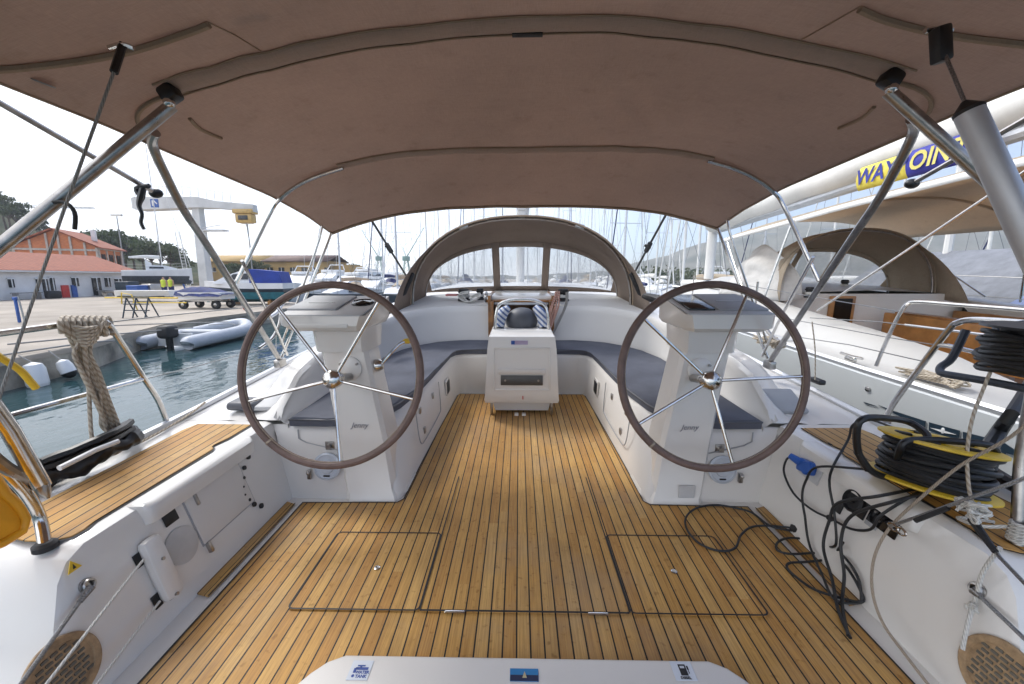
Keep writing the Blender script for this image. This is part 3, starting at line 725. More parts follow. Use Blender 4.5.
def pedestal(s, side):
    lab = 'white steering pedestal on the %s side with %s' % (side, 'a compass in its grey top' if s < 0 else 'a black chart screen in its grey top')
    t = thing('steering_pedestal', lab, 'steering pedestal', (X(.9, s), 2.15, 0), 'steering pedestals')
    def rect(xi, xo, y0, y1, z, c=.02, dz=0):
        return [(X(xi + c, s), y0, z), (X(xo - c, s), y0, z), (X(xo, s), y0 + c, z), (X(xo, s), y1, z + dz), (X(xi, s), y1, z + dz), (X(xi, s), y0 + c * 2.0, z)]
    mb = MB(); mb.loft([rect(.665, 1.02, 2.005, 2.30, -.005, .05), rect(.675, 1.01, 2.012, 2.30, .025, .045), rect(.715, 1.0, 2.028, 2.26, .055, .02), rect(.75, 1.02, 2.045, 2.26, .30, .016), rect(.81, 1.065, 2.075, 2.27, .62, .016), rect(.85, 1.10, 2.095, 2.28, .84, .016)], closed=True)
    mb.build('column', white, t, ang=25)
    mb = MB(); mb.loft([rect(.845, 1.125, 2.085, 2.32, .835, .025), rect(.84, 1.135, 2.08, 2.34, .96, .025)], closed=True); mb.build('neck', white, t, ang=30)
    mb = MB()
    if s < 0: mb.loft([rect(.845, 1.24, 2.055, 2.44, .955, .03), rect(.835, 1.275, 2.03, 2.47, .985, .03), rect(.83, 1.28, 2.035, 2.47, 1.035, .02, .07)], closed=True)
    else: mb.loft([rect(.85, 1.25, 2.055, 2.44, .955, .03), rect(.84, 1.285, 2.03, 2.47, .975, .03), rect(.835, 1.285, 2.035, 2.47, 1.045, .02, .07)], closed=True)
    con = mb.build('console', white, t, ang=30)
    sl = math.atan(.07 / .435); rm = Matrix.Rotation(sl, 3, 'X')
    def top(h, y): return V((X(h, s), y, 1.045 + (y - 2.04) * .16))
    zoff = V((0, 0, -.010 if s < 0 else 0))
    mb = MB(); mb.box(top(1.058, 2.25) + zoff + V((0, 0, .002)), (.435, .42, .012), rot=rm, bev=.008); mb.build('console_top', consoleg, con)
    if s < 0:
        mb = MB(); mb.box(top(1.14, 2.27) + zoff + V((0, 0, .012)), (.27, .30, .014), rot=rm, bev=.006); l = mb.build('instrument_cover', consoled, con)
        mb = MB(); mb.box(top(1.14, 2.24) + zoff + V((0, 0, .0205)), (.14, .012, .004), rot=rm); mb.build('cover_rib', consoleg, l)
        mb = MB(); mb.lathe(top(.915, 2.27) + zoff + V((0, 0, .004)), [(.062, 0), (.062, .012), (.054, .018), (.048, .014), (.03, .016), (0, .022)], axis=rm @ V((0, 0, 1)), n=28); mb.build('compass', glassblk, con)
    else:
        mb = MB(); mb.box(top(.93, 2.24) + V((0, 0, .012)), (.135, .30, .014), rot=rm, bev=.005); mb.build('chart_screen', glassblk, con)
        mb = MB(); mb.box(top(1.14, 2.25) + V((0, 0, .013)), (.255, .34, .014), rot=rm, bev=.006); l = mb.build('instrument_cover', consoled, con)
        mb = MB(); mb.box(top(1.14, 2.24) + V((0, 0, .0215)), (.15, .012, .004), rot=rm); mb.build('cover_rib', consoleg, l)
    # engraved recess on front of console (port) and script lettering
    if s < 0:
        mb = MB(); mb.box((X(1.06, s), 2.029, .985), (.30, .006, .022), bev=.002); mb.build('console_moulding', white, con)
    ax = V((X(1.055, s) - X(.765, s), 0, 0)); 
    m = axes((X(.90, s), 2.0535, .43), V((1, 0, 0)), V((0, -1, .09)))
    text('Jenny', .042, 'lettering', M('faded_ink', (.20, .20, .24), .6), m, t, shear=.35)
    # wheel hub plate
    mb = MB(); mb.lathe((X(.94, s), 2.088, .745), [(.065, 0), (.065, .010), (.055, .016), (0, .016)], axis=(0, -1, .12), n=28); mb.build('hub_plate', white, t)
    for a in (30, 150, 270):
        mb = MB(); mb.cyl((X(.94, s) + .052 * math.cos(R(a)), 2.09, .745 + .052 * math.sin(R(a))), (X(.94, s) + .052 * math.cos(R(a)), 2.064, .747 + .052 * math.sin(R(a))), .007, n=8); mb.build('bolt', steeld, t)
    if s < 0:   # throttle lever on the inboard side
        q = V((X(.835, s), 2.17, .74)); mb = MB(); mb.lathe(q, [(.034, 0), (.036, .02), (.024, .045), (0, .05)], axis=(1, 0, .1), n=18)
        mb.tube([q + V((.03, 0, .0)), q + V((.07, .02, .05)), q + V((.12, .06, .105)), q + V((.15, .08, .12))], .009, 8, sm=4); th = mb.build('throttle_lever', steel, t)
        mb = MB(); mb.ball(q + V((.165, .09, .123)), .016, (1.8, 1, 1), 12, 8); mb.build('lever_knob', yellow, th)
    return t
PED = {-1: pedestal(-1, 'port'), 1: pedestal(1, 'starboard')}

def wheel(s, side, angs):
    c = P(330.5, 374.5, Y=1.86) if s < 0 else P(713, 376, Y=1.86)
    ti = R(12.5); up = V((0, math.sin(ti), math.cos(ti))); ax = V((0, -math.cos(ti), math.sin(ti))); ex = V((1, 0, 0)); Rr = .438
    mb = MB(); mb.tube([c + (ex * math.cos(a) + up * math.sin(a)) * Rr for a in [2 * math.pi * k / 72 for k in range(72)]], .0185, 10, closed=True); rim = t = mb.build('steering_wheel', leather, PED[s]); t['label'] = 'large leather-covered wheel with five steel spokes'
    mb = MB(); mb.tube([c + (ex * math.cos(a) + up * math.sin(a)) * (Rr - .0175) + ax * (.006 + .0018 * (k % 2)) for k, a in enumerate([2 * math.pi * k / 260 for k in range(260)])], .0022, 5, closed=True); mb.build('stitching', ropetan, t)
    mb = MB(); a = R(228); mb.tube([c + (ex * math.cos(a + d) + up * math.sin(a + d)) * Rr for d in (-.012, 0, .012)], .0198, 10); mb.build('rim_seam', ropetan, rim)
    rc = c; c = c - up * .024
    # hub sits a little lower in the picture than the rim's centre: it is dished toward the pedestal
    mb = MB(); mb.lathe(c - ax * .10, [(.030, 0), (.030, .05), (.045, .052), (.047, .085), (.042, .10), (.028, .112), (0, .116)], axis=ax, n=24); mb.build('hub', steel, t)
    for a in angs:
        d = ex * math.cos(R(a)) + up * math.sin(R(a))
        mb = MB(); mb.tube([c - ax * .03 + d * .04, rc + d * (Rr - .005)], .0078, 8); mb.build('spoke', steel, t)
    mb = MB(); mb.cyl(c - ax * .10, c - ax * .22, .022, n=14); mb.build('shaft', steeld, t)
wheel(-1, 'in front of the compass pedestal', (129, 57, -16, -83, 198))
wheel(1, 'in front of the screen pedestal', (140, 67, 0, -78, 213))

# ---- cockpit table
T = thing('cockpit_table', 'white folded cockpit table with a dark handle slot, in front of the companionway', 'table', (BC, 3.5, 0))
def trect(hw, y0, y1, z, b=0): return [(BC - hw, y0, z), (BC + hw, y0, z), (BC + hw, y1, z + b), (BC - hw, y1, z + b)]
def bbox(mb, a, b, bev=.02, **k):
    a = V(a); b = V(b); return mb.box((a + b) / 2, (abs(b.x - a.x), abs(b.y - a.y), abs(b.z - a.z)), bev=bev, **k)
mb = MB(); mb.loft([trect(.312, 3.27, 4.15, .13), trect(.318, 3.255, 4.15, .16), trect(.312, 3.25, 4.15, .22), trect(.29, 3.28, 4.15, .60), trect(.278, 3.30, 4.15, .70), trect(.265, 3.32, 4.13, .712)], closed=True)
tb = mb.build('table_body', white, T, ang=40)
tl = R(5.5); tr_ = Matrix.Rotation(-tl, 3, 'X')
def tf(x, z, o=0): return V((BC + x, 3.252 + (z - .22) * .077 - o, z))
mb = MB()
for a, b in (((-.235, .235), (.60, .615)), ((-.235, .235), (.245, .26)), ((-.24, -.228), (.25, .61)), ((.228, .24), (.25, .61))):
    mb.box(tf((a[0] + a[1]) / 2, (b[0] + b[1]) / 2, .003), (a[1] - a[0], .012, b[1] - b[0]), rot=tr_, bev=.004)
mb.build('front_moulding', white, tb)
mb = MB(); mb.box(tf(0, .41, .002), (.40, .03, .045), rot=tr_, bev=.01); mb.build('handle_ledge', white2, tb)
mb = MB(); mb.box(tf(0, .335, .004), (.355, .016, .085), rot=tr_, bev=.004); ho = mb.build('handle_slot', M('slot_brown', (.07, .065, .06), .35), tb)
mb = MB()
for x in (-.14, .14): mb.cyl(tf(x, .335, .010), tf(x, .335, .016), .009, n=10)
mb.build('screws', steeld, ho)
mb = MB(); mb.box(tf(-.02, .655, .003), (.14, .004, .035), rot=tr_); lg = mb.build('brand_sticker', M('sticker_lilac', (.50, .42, .60), .5), tb)
mb = MB(); mb.box(tf(-.075, .655, .006), (.03, .004, .03), rot=tr_); mb.build('sticker_mark', bluep, lg)
mb = MB(); mb.box(tf(.01, .185, .003), (.008, .004, .03), rot=tr_); mb.build('red_mark', redp, tb)
mb = MB(); mb.loft([trect(.235, 3.36, 4.05, .03), trect(.255, 3.34, 4.05, .13)], closed=True); mb.build('table_foot', white2, T)
for s in (-1, 1):
    mb = MB(); mb.box((X(.262, s), 3.33, .07), (.022, .05, .13), bev=.006); mb.build('leg', steeld, T)
mb = MB()
for x in (-.045, .02): mb.box((BC + x, 3.31, .012), (.035, .04, .02), bev=.004)
mb.build('floor_bracket', white2, T)
mb = MB(); z = .70; mb.tube([(BC - .245, 3.62, z), (BC - .235, 3.62, z + .15), (BC - .205, 3.63, z + .235), (BC - .12, 3.64, z + .275), (BC, 3.64, z + .285), (BC + .12, 3.64, z + .275), (BC + .205, 3.63, z + .235), (BC + .235, 3.62, z + .15), (BC + .245, 3.62, z)], .014, 10, sm=5); mb.build('grab_hoop', steel, T)
mb = MB(); mb.ball((BC + .0, 3.80, .765), .155, (1, .8, .85), 24, 14); mb.jitter(.006, 8); mb.solo('rolled_bag', vinylc, 'round dark grey bundle lying on the table under the steel hoop', 'bag', (BC, 3.8, .64))
for s in (-1, 1):
    mb = MB(); mb.tube([(X(.21, s), 3.70, .72), (X(.20, s), 3.72, .80), (X(.165, s), 3.74, .86), (X(.12, s), 3.76, .90)], [.05, .055, .05, .03], 10, sm=4); mb.jitter(.008, 12)
    mb.solo('striped_towel', stripedc, 'blue and white striped cloth on the %s side of the grey bundle' % ('port' if s < 0 else 'starboard'), 'cloth', (X(.2, s), 3.72, .72), 'striped cloths on the table')

# ---- winches and line bags on the cabin roof
def winch(x, y, z, k, lab):
    t = thing('winch', lab, 'winch', (x, y, z), 'cabin roof winches')
    mb = MB(); mb.lathe((x, y, z), [(.062 * k, 0), (.06 * k, .02), (.048 * k, .03), (.040 * k, .06), (.042 * k, .085), (.058 * k, .10), (.058 * k, .112), (.03 * k, .115)], n=24); mb.build('drum', black, t)
    mb = MB(); mb.lathe((x, y, z + .115), [(.05 * k, 0), (.05 * k, .02), (.02, .025), (0, .025)], n=20); mb.build('self_tailer', rubber, t)
    mb = MB(); mb.tube([V((x, y, z + .04 + .03 * i / 40)) + V((math.cos(i * .6), math.sin(i * .6), 0)) * .052 * k for i in range(40)], .007, 6); mb.build('turns_of_rope', ropew, t)
winch(P(464, 288, Y=4.75).x, 4.72, .875, 1.2, 'black winch on the cabin roof, port of the companionway')
winch(P(480, 290, Y=4.82).x, 4.82, .875, .8, 'small black winch beside the port winch')
winch(P(563, 287, Y=4.75).x, 4.72, .875, 1.15, 'black winch on the cabin roof, starboard, above the hanging ropes')
def ropecoil(name, cpts, n, spread, r, mat, lab, loc, amp=.02, seedv=1):
    rnd = random.Random(seedv); mb = MB()
    for k in range(n):
        o = V((rnd.uniform(-1, 1) * spread[0], rnd.uniform(-1, 1) * spread[1], rnd.uniform(-1, 1) * spread[2]))
        mb.tube([V(p) + o * (.4 + .6 * math.sin(math.pi * i / (len(cpts) - 1))) + V((rnd.uniform(-amp, amp), rnd.uniform(-amp, amp), rnd.uniform(-amp, amp))) for i, p in enumerate(cpts)], r, 6, sm=5)
    return mb.solo(name, mat, lab, 'rope', loc)
a = PP([(558, 292), (556, 305), (552, 318), (549, 332)], Y=4.38)
ropecoil('rope_bundle', a, 12, (.055, .02, .015), .0065, ropered, 'red-flecked coiled ropes hanging beside the companionway', a[0], .012, 3)
a = PP([(567, 292), (566, 305), (560, 318), (553, 333)], Y=4.40)
ropecoil('rope_bundle', a, 5, (.012, .01, .01), .007, ropegrey, 'grey ropes hanging beside the red-flecked ropes', a[0], .008, 4)
a = [P(u, v, Y=4.62) for u, v in ((470, 292), (460, 295), (466, 301), (476, 300), (480, 294), (470, 297))]
ropecoil('rope_bundle', a, 4, (.03, .03, .005), .007, ropew, 'loose white rope around the port winch', a[0], .015, 5)
mb = MB(); mb.box(P(452, 295, Y=4.72), (.14, .12, .02), bev=.006); mb.jitter(.01, 15); mb.solo('red_cloth', M('faded_red', (.5, .2, .19), .8), 'faded red cloth beside the port winch', 'cloth', P(452, 295, Y=4.72))

# ---- sprayhood (builder, used for our boat and the neighbour's)
def sprayhood(cx, y0, base, W, H, name, lab, mat, vents=True, k=1.0, lift=.01):
    "cx centre, y0 aft hoop, base height; W half width, H top above base"
    t = thing(name, lab, 'sprayhood', (cx, y0, base))
    def hoop(w, h, y, n=28, p=2.5, lean=0):
        out = []
        for i in range(n + 1):
            a = math.pi * i / n; c, s_ = math.cos(a), math.sin(a)
            xx = -math.copysign(abs(c) ** (2 / p), c) * w; zz = abs(s_) ** (2 / p) * h
            out.append(V((cx + xx, y + lean * zz, base + zz)))
        return out
    aft = hoop(W, H, y0 - .05 * k, lean=.05, p=2.25); mid = hoop(W * 1.0, H * .985, y0 + .32 * k, p=2.3); fr = hoop(W * 1.0, H * .77, y0 + .70 * k, p=2.3)
    A = [V((p.x, y0 + .02 * k + (y0 - .25 * k - y0) * 0, p.z)) for p in aft]
    # roof between aft hoop and the front hoop (over the windows)
    mb = MB(); rows = [A, [a.lerp(m, .5) + V((0, 0, -.012)) for a, m in zip(A, mid)], mid, [a.lerp(m, .5) + V((0, 0, .01)) for a, m in zip(mid, fr)], fr]
    mb.loft(rows); roof = mb.build('hood_roof', mat, t, solid=.004)
    # side wings aft of the hoop
    for s in (-1, 1):
        idx = range(0, 10) if s < 0 else range(28, 18, -1)
        mb = MB(); r0 = [A[i] for i in idx]; m = len(r0)
        r1 = [p + V((s * .10 * (1 - i / (m - 1)) ** 1.5, -.38 * k * (1 - i / (m - 1)) ** 1.3, -.07 * (1 - i / (m - 1)))) for i, p in enumerate(r0)]
        mb.loft([r0, [a.lerp(b, .5) for a, b in zip(r0, r1)], r1]); w = mb.build('side_wing', mat, t, solid=.004)
        if vents:
            c = r0[2].lerp(r1[2], .42); d = (r0[5].lerp(r1[5], .3) - r0[1].lerp(r1[1], .45)).normalized(); n = (r1[2] - r0[2]).cross(d).normalized()
            if n.x * s > 0: n = -n
            mb = MB(); mb.box(c + n * .012, (.30 * k, .075, .02), rot=rotm(d, n), bev=.008); mb.build('mesh_pocket', rubber, w)
    # front: windows with canvas borders, sloping down to the deck
    def frontpt(u, v):      # u -1..1 across, v 0 bottom..1 top
        i = (u + 1) / 2 * 28; i0 = min(int(i), 27); p = fr[i0].lerp(fr[i0 + 1], i - i0)
        xs = abs(u)
        return p
    top = fr
    bot = [V((cx + (p.x - cx) * 1.0, y0 + .70 * k + .50 * k * math.sqrt(max(0, 1 - ((p.x - cx) / (W * 1.01)) ** 2)), base + .01)) for p in top]
    def wpnt(x, f):   # x from -1..1 horizontal param, f 0..1 bottom to top
        xx = x * W * 1.0
        # height of the arch at xx
        best = None
        for a, b in zip(top, top[1:]):
            if (a.x - cx) <= xx <= (b.x - cx) or a is top[0] and xx <= a.x - cx:
                q = (xx - (a.x - cx)) / max(b.x - a.x, 1e-6); best = a.z + (b.z - a.z) * q; break
        if best is None: best = top[-1].z
        yb = y0 + .70 * k + .45 * k * math.sqrt(max(0, 1 - x * x * .95))
        yt = y0 + .70 * k
        return V((cx + xx, yb + (yt - yb) * f, base + lift + (best - base - lift) * f))
    def panel(x0, x1, nm, mt, f0=.11, f1=.90, off=0, parent=None):
        mb = MB(); mb.grid(lambda a, b: wpnt(x0 + (x1 - x0) * a, f0 + (f1 - f0) * b) + V((0, off, 0)), 14, 4); return mb.build(nm, mt, parent or t)
    wins = [(-.95, -.30), (-.225, .225), (.30, .95)]
    bars = [(-.998, -.95), (-.30, -.225), (.225, .30), (.95, .998)]
    mb = MB()
    for a, b in bars: mb.grid(lambda p, q: wpnt(a + (b - a) * p, q), 4, 6)
    for a, b in wins:
        mb.grid(lambda p, q: wpnt(a + (b - a) * p, .11 * q), 14, 1); mb.grid(lambda p, q: wpnt(a + (b - a) * p, .90 + .10 * q), 14, 1)
    mb.build('window_border', mat if vents else mat, t, solid=.005)
    for a, b in wins: panel(a, b, 'window', VINYL, off=0)
    mb = MB(); mb.tube([p + V((0, .03, -.015)) for p in fr], .012, 8); mb.build('front_tube', steeld, t)
    mb = MB(); mb.tube([V((cx + (p.x - cx) * .985, p.y + .02, base + (p.z - base) * .985)) for p in A], .013, 8); mb.build('aft_tube', steeld, t)
    mb = MB(); mb.tube([p + V((0, -.01, .008)) for p in A], .011, 8); mb.build('edge_piping', CANVAS2 if vents else mat, t)
    return t, A
hood, A_ = sprayhood(BC, 4.47, .845, 1.245, .955, 'sprayhood', 'taupe sprayhood with three clear windows over the companionway', HOODC, lift=.085)
hx = BC
mb = MB(); mb.box((BC, 4.50, 1.835), (.09, .05, .08), bev=.012); mb.cyl((BC - .04, 4.5, 1.88), (BC + .04, 4.5, 1.88), .035, n=12); mb.build('block_bracket', sailw, hood)
for s in (-1, 1):
    mb = MB(); mb.box((X(.63, s), 4.50, 1.70), (.10, .03, .05), rot=Matrix.Rotation(-s * R(-14), 3, 'Y'), bev=.006); mb.build('fastener_strap', steeld, hood)

# ---- bimini
def lerp(a, b, t): return a + (b - a) * t
BP = [(-.35, .55, .42, 1.30, 2.0), (.55, .71, .50, 1.42, 2.0), (1.0, .745, .50, 1.45, 2.0), (1.45, .745, .475, 1.455, 2.0), (1.9, .705, .435, 1.46, 2.5), (2.4, .628, .392, 1.465, 3.2), (2.8, .535, .32, 1.46, 3.0), (3.12, .432, .232, 1.455, 2.7)]
def bprof(y):
    for a, b in zip(BP, BP[1:]):
        if y <= b[0]:
            t = (y - a[0]) / (b[0] - a[0]); return [lerp(a[i], b[i], t) for i in range(1, 5)]
    return BP[-1][1:]
def bim(x, y, off=0):
    "x in -1..1"
    zc_, ze, w, p = bprof(y)
    z = EYE + zc_ - (zc_ - ze) * abs(x) ** p + (.03 * x if x > 0 else 0)
    hx_, hy = x * w, y
    wr = noise.noise(V((hx_ * 1.3, hy * 1.1, 3))) * .012 + noise.noise(V((hx_ * 5 + hy * 3, hy * 2.2 - hx_ * 2, 7))) * .004
    q_ = (hx_ - .55) * .8 + (hy - 1.95) * -.6; al = (hx_ - .55) * .6 + (hy - 1.95) * .8
    wr += .006 * math.sin(q_ * 38 + .8 * math.sin(al * 4)) * math.exp(-(q_ / .26) ** 2 - (al / .45) ** 2)
    wr += .004 * math.sin((hx_ * 1.0 + hy * .55) * 34) * math.exp(-((hx_ + .95) / .3) ** 2 - ((hy - 1.25) / .25) ** 2)
    return V((BC + hx_, hy, z + wr * (1 - abs(x) ** 6) + off))
bm_ = thing('bimini_canopy', 'wide taupe canvas bimini stretched on steel hoops over the cockpit', 'bimini', (BC, 1.45, 2.0))
def yb(a): return -.35 + 3.47 * a
mb = MB(); mb.grid(lambda a, b: bim(b * 2 - 1, yb(a)) , 130, 130); canv = mb.build('canopy', CANVAS, bm_, solid=.003)
# front and side hems
mb = MB(); mb.tube([bim(k / 30 - 1, 3.12, -.004) for k in range(61)], .012, 8); mb.build('front_hem', CANVAS2, bm_)
for s in (-1, 1):
    mb = MB(); mb.tube([bim(s, yb(k / 40), 0) for k in range(41)], .006, 6); mb.build('side_hem', CANVAS2, bm_)
# pocket that carries the main hoop
def band(y0, y1, x0, x1, drop, nm, mt=CANVAS2, n=60, ny=4, warp=None):
    mb = MB()
    def f(a, b):
        x = x0 + (x1 - x0) * a; y = y0 + (y1 - y0) * b
        if warp: y += warp(x)
        return bim(x, y, -drop * math.sin(math.pi * min(max(b, 0), 1)) - .0035)
    mb.grid(f, n, ny); return mb.build(nm, mt, bm_, solid=.002)
def dome(y): return lambda x: 0
band(1.385, 1.475, -.80, .80, .014, 'hoop_pocket', CANVASB)
for yy in (1.385, 1.478):
    mb = MB(); mb.tube([bim(-.82 + 1.64 * k / 50, yy, -.007) for k in range(51)], .0035, 5); mb.build('seam', CANVAS2, bm_)
mb = MB(); mb.box(bim(0, 1.47, -.012), (.10, .022, .006), bev=.002); mb.build('snap_cover', rubber, bm_)
# second pocket
band(2.365, 2.43, -.715, .715, .012, 'hoop_pocket', CANVASB)
mb = MB(); mb.tube([bim(-.715 + 1.43 * k / 50, 2.365, -.007) for k in range(51)], .0035, 5); mb.build('seam', CANVAS2, bm_)
# diagonal reinforcement seams aft
for s in (-1, 1):
    l = [(.98, 1.13), (.93, 1.17), (.85, 1.21), (.76, 1.235), (.66, 1.235), (.60, 1.22)]
    mb = MB(); mb.tube([bim(s * a, b, -.010) for a, b in l], .009, 6, sm=4); mb.build('seam', CANVAS2, bm_)
    mb = MB(); mb.tube([bim(s * a, b, -.004) for a, b in ((.60, 1.22), (.585, 1.30), (.57, 1.38))], .002, 5); mb.build('seam', CANVAS2, bm_)
    mb = MB(); mb.tube([bim(s * a, b, -.008) for a, b in ((.78, 1.46), (.86, 1.45), (.92, 1.48), (.96, 1.55), (.965, 1.62))], .007, 6, sm=4); mb.build('seam', CANVAS2, bm_)
    mb = MB(); mb.tube([bim(s * a, b, -.006) for a, b in ((.86, 1.60), (.875, 1.68), (.87, 1.78))], .007, 6, sm=4); mb.build('seam', CANVAS2, bm_)
    # exposed ends of the second hoop, joining the long leg
    legA = bim(s * .985, 1.63, -.02); foot = V((X(1.80, s), 2.86, .60))
    legpts = [legA + V((-s * .06, -.05, .03)), legA, legA + V((s * .035, .08, -.09)), legA + V((s * .075, .20, -.22)), legA.lerp(foot, .35) + V((s * .02, 0, 0)), foot]
    mb = MB(); mb.tube(legpts, .0168, 10, sm=6); leg = mb.build('hoop_leg', steeld, bm_)
    mb = MB(); sp = smooth(legpts, 6)
    for k in range(12, 30, 3):
        q = sp[k]; mb.ball(q + V((0, -.014, 0)), .006, u=6, v=5)
    mb.build('leg_fasteners', black, leg)
    mid_ = legA.lerp(foot, .50)
    mb = MB(); mb.tube([bim(s * .70, 2.40, -.016), bim(s * .80, 2.40, -.018), bim(s * .88, 2.39, -.03), bim(s * .95, 2.38, -.06), bim(s * .985, 2.37, -.13) + V((s * .02, 0, 0)), mid_ + V((0, 0, .02))], .0115, 10, sm=6); mb.build('hoop_arm', steel, bm_)
    mb = MB(); mb.tube([bim(s * .995, 3.10, -.01), bim(s * 1.0, 3.10, -.14) + V((s * .04, -.03, 0)), foot + V((0, .03, .02))], .011, 8, sm=3); mb.build('front_leg', steel, bm_)
    mb = MB(); mb.tube([bim(s * .985, 2.95, -.015), bim(s * 1.0, 2.95, -.2) + V((s * .04, -.02, 0)), foot + V((0, .05, .12))], .008, 8, sm=3); mb.build('front_leg', steel, bm_)
    mb = MB(); mb.box(foot + V((0, 0, -.02)), (.05, .09, .06), bev=.01); mb.build('foot_fitting', steeld, bm_)
    # double tube of the long leg
    mb = MB(); mb.tube([legA.lerp(foot, .40) + V((-s * .05, .07, .03)), legA.lerp(foot, .72) + V((-s * .05, .06, .02)), foot + V((-s * .03, .05, .03))], .009, 8, sm=3); mb.build('leg_brace', steel, bm_)
    # hoop end fitting, thick aft brace
    e0 = bim(s * (.80 if s < 0 else .785), 1.415, -.03)
    mb = MB(); mb.box(e0, (.055, .05, .05), rot=Matrix.Rotation(s * .5, 3, 'Y'), bev=.012); fit = mb.build('hoop_fitting', black, bm_)
    mb = MB(); mb.ball(e0 + V((s * .0, -.01, -.03)), .018, u=10, v=8); mb.build('pivot', steel, fit)
    e1 = P(-40, 280, X=X(1.62, s) if s < 0 else None) if s < 0 else P(1078, 262, X=X(1.62, s))
    mb = MB(); mb.tube([e0 + V((0, 0, -.035)), e1], .0185, 12); mb.build('aft_brace', steeld, bm_)
    # stay from leg to the stern frame
    l0 = legA.lerp(foot, .10) + V((s * .065, .10, -.06)); 
    l1 = P(-60, 68, X=-1.78) if s < 0 else P(1084, 86, X=1.80)
    l0 = P(156, 193, Y=1.93) if s < 0 else P(912, 184, Y=1.93)
    mb = MB(); mb.tube([l0, l1], .0105, 8); mb.build('stay_tube', steeld, bm_)
    mb = MB(); mb.ball(l0, .022, (1.4, 1, 1), 12, 8); mb.build('stay_knob', black, bm_)
# strap hanging from the port stay
a = PP([(143, 188), (141, 197), (139, 205), (142, 214), (141, 222), (144, 229)], Y=1.85)
mb = MB(); mb.tube(a, [.012, .014, .009, .007, .007, .007], 6, sm=4); mb.tube([a[0] + V((.03, 0, .01)), a[0] + V((-.03, 0, .0)), a[1]], .010, 6, sm=3); mb.solo('webbing_strap', black, 'black webbing strap hanging from the port stay tube', 'strap', a[0])
# vent patch and label patch in the canopy
for s, ps in ((-1, (37, 87)),):
    q = bim(-.95, 1.235, -.006); mb = MB(); mb.lathe(q, [(.024, 0), (.024, .003), (.017, .004), (0, .002)], axis=(-.4, 0, -1), n=20); mb.build('vent_patch', consoled, bm_)
mb = MB(); mb.box(P(243, 1, Z=2.03), (.12, .03, .006), bev=.003); mb.build('label_patch', consoleg, bm_)
# small clamp and cord hooks on the port aft brace
q = P(47, 205, X=-1.42); mb = MB(); mb.tube([q + V((-.02, 0, 0)), q + V((.05, 0, .01)), q + V((.08, 0, -.02)), q + V((.07, 0, -.07))], .0055, 8, sm=4); mb.solo('clamp_hook', rubber, 'small black clamp on the thick port brace tube', 'clamp', q)
# ---- backstay gear hanging from the canopy
q0 = P(121, 45, Y=1.17); mb = MB(); mb.tube([P(123, 44, Y=1.17), P(114, 72, Y=1.13)], .009, 8); t = thing('port_backstay_wire', 'thin grey backstay rope running down past the thick port brace', 'backstay', q0)
t.name = 'backstay_rope'
mb.build('black_sleeve', black, t)
mb = MB(); mb.tube([P(114, 72, Y=1.13), P(62, 215, Y=1.05), P(8, 372, Y=.98), P(-30, 480, Y=.95)], .0036, 6); mb.build('rope', ropegrey, t)
mb = MB(); mb.tube([P(109, 47, Y=1.17), P(122, 44, Y=1.165), P(134, 48, Y=1.17)], .006, 6, sm=3); mb.build('shackle', steel, t)
t = thing('backstay_tensioner', 'thick grey backstay cylinder with a black cap, at the starboard edge', 'backstay tensioner', P(968, 113, Y=1.1))
d0 = P(969, 112, Y=1.0); d1 = P(1056, 300, Y=.86)
mb = MB(); mb.tube([d0, d1], .026, 24); mb.build('cylinder', alu, t)
mb = MB(); ax = (d0 - d1).normalized(); mb.lathe(d0, [(.0268, -.003), (.0268, .004), (.006, .026), (0, .026)], axis=ax, n=24); mb.build('end_cap', black, t)
mb = MB(); mb.tube([d0 + ax * .02, P(945, 55, Y=1.08)], .0042, 6); mb.build('wire', galv, t)
mb = MB(); mb.box(P(941, 45, Y=1.09), (.034, .03, .08), rot=Matrix.Rotation(R(-14), 3, 'Y'), bev=.007); mb.build('block', black, t)
mb = MB(); mb.tube([P(925, 31, Y=1.1), P(939, 29, Y=1.1), P(952, 31, Y=1.1)], .006, 6, sm=3); mb.build('shackle', steel, t)
# ---- stern rails
XL = X(1.965, -1); XR = X(1.965, 1)
t = thing('stern_rail', 'port stainless stern rail with the beige rope coil hung over it', 'rail', (XL, 2.0, .45), 'stern rails')
foot = P(168, 425, X=XL)
mb = MB(); mb.tube([P(-60, 340, X=XL), P(0, 333, X=XL), P(60, 325, X=XL), P(98, 320, X=XL), P(108, 324, X=XL), P(118, 338, X=XL), P(143, 377, X=XL), P(158, 400, X=XL), foot], .0135, 10, sm=4); mb.build('top_tube', steel, t)
mb = MB(); mb.tube([P(-60, 434, X=XL), P(10, 415, X=XL), P(142, 379, X=XL)], .0105, 8); mb.build('middle_tube', steel, t)
mb = MB(); mb.lathe(foot, [(.03, -.01), (.03, 0), (.018, .006), (0, .006)], n=14); mb.build('foot_plate', steeld, t)
mb = MB(); mb.tube([P(140, 380, X=XL), P(200, 365, X=XL), P(300, 339, X=XL - .02)], .003, 5); mb.tube([P(108, 322, X=XL), P(160, 316, X=XL), P(290, 303, X=XL)], .003, 5); mb.build('guard_wires', galv, t)
t = thing('stern_rail', 'starboard stainless stern rail with a cable frame hung on it', 'rail', (XR, 2.0, .45), 'stern rails')
foot = P(884, 421, X=XR)
mb = MB(); mb.tube([P(1090, 330, X=XR), P(1024, 323, X=XR), P(975, 320, X=XR), P(958, 323, X=XR), P(948, 331, X=XR), P(912, 378, X=XR), P(894, 403, X=XR), foot], .0135, 10, sm=4); mb.build('top_tube', steel, t)
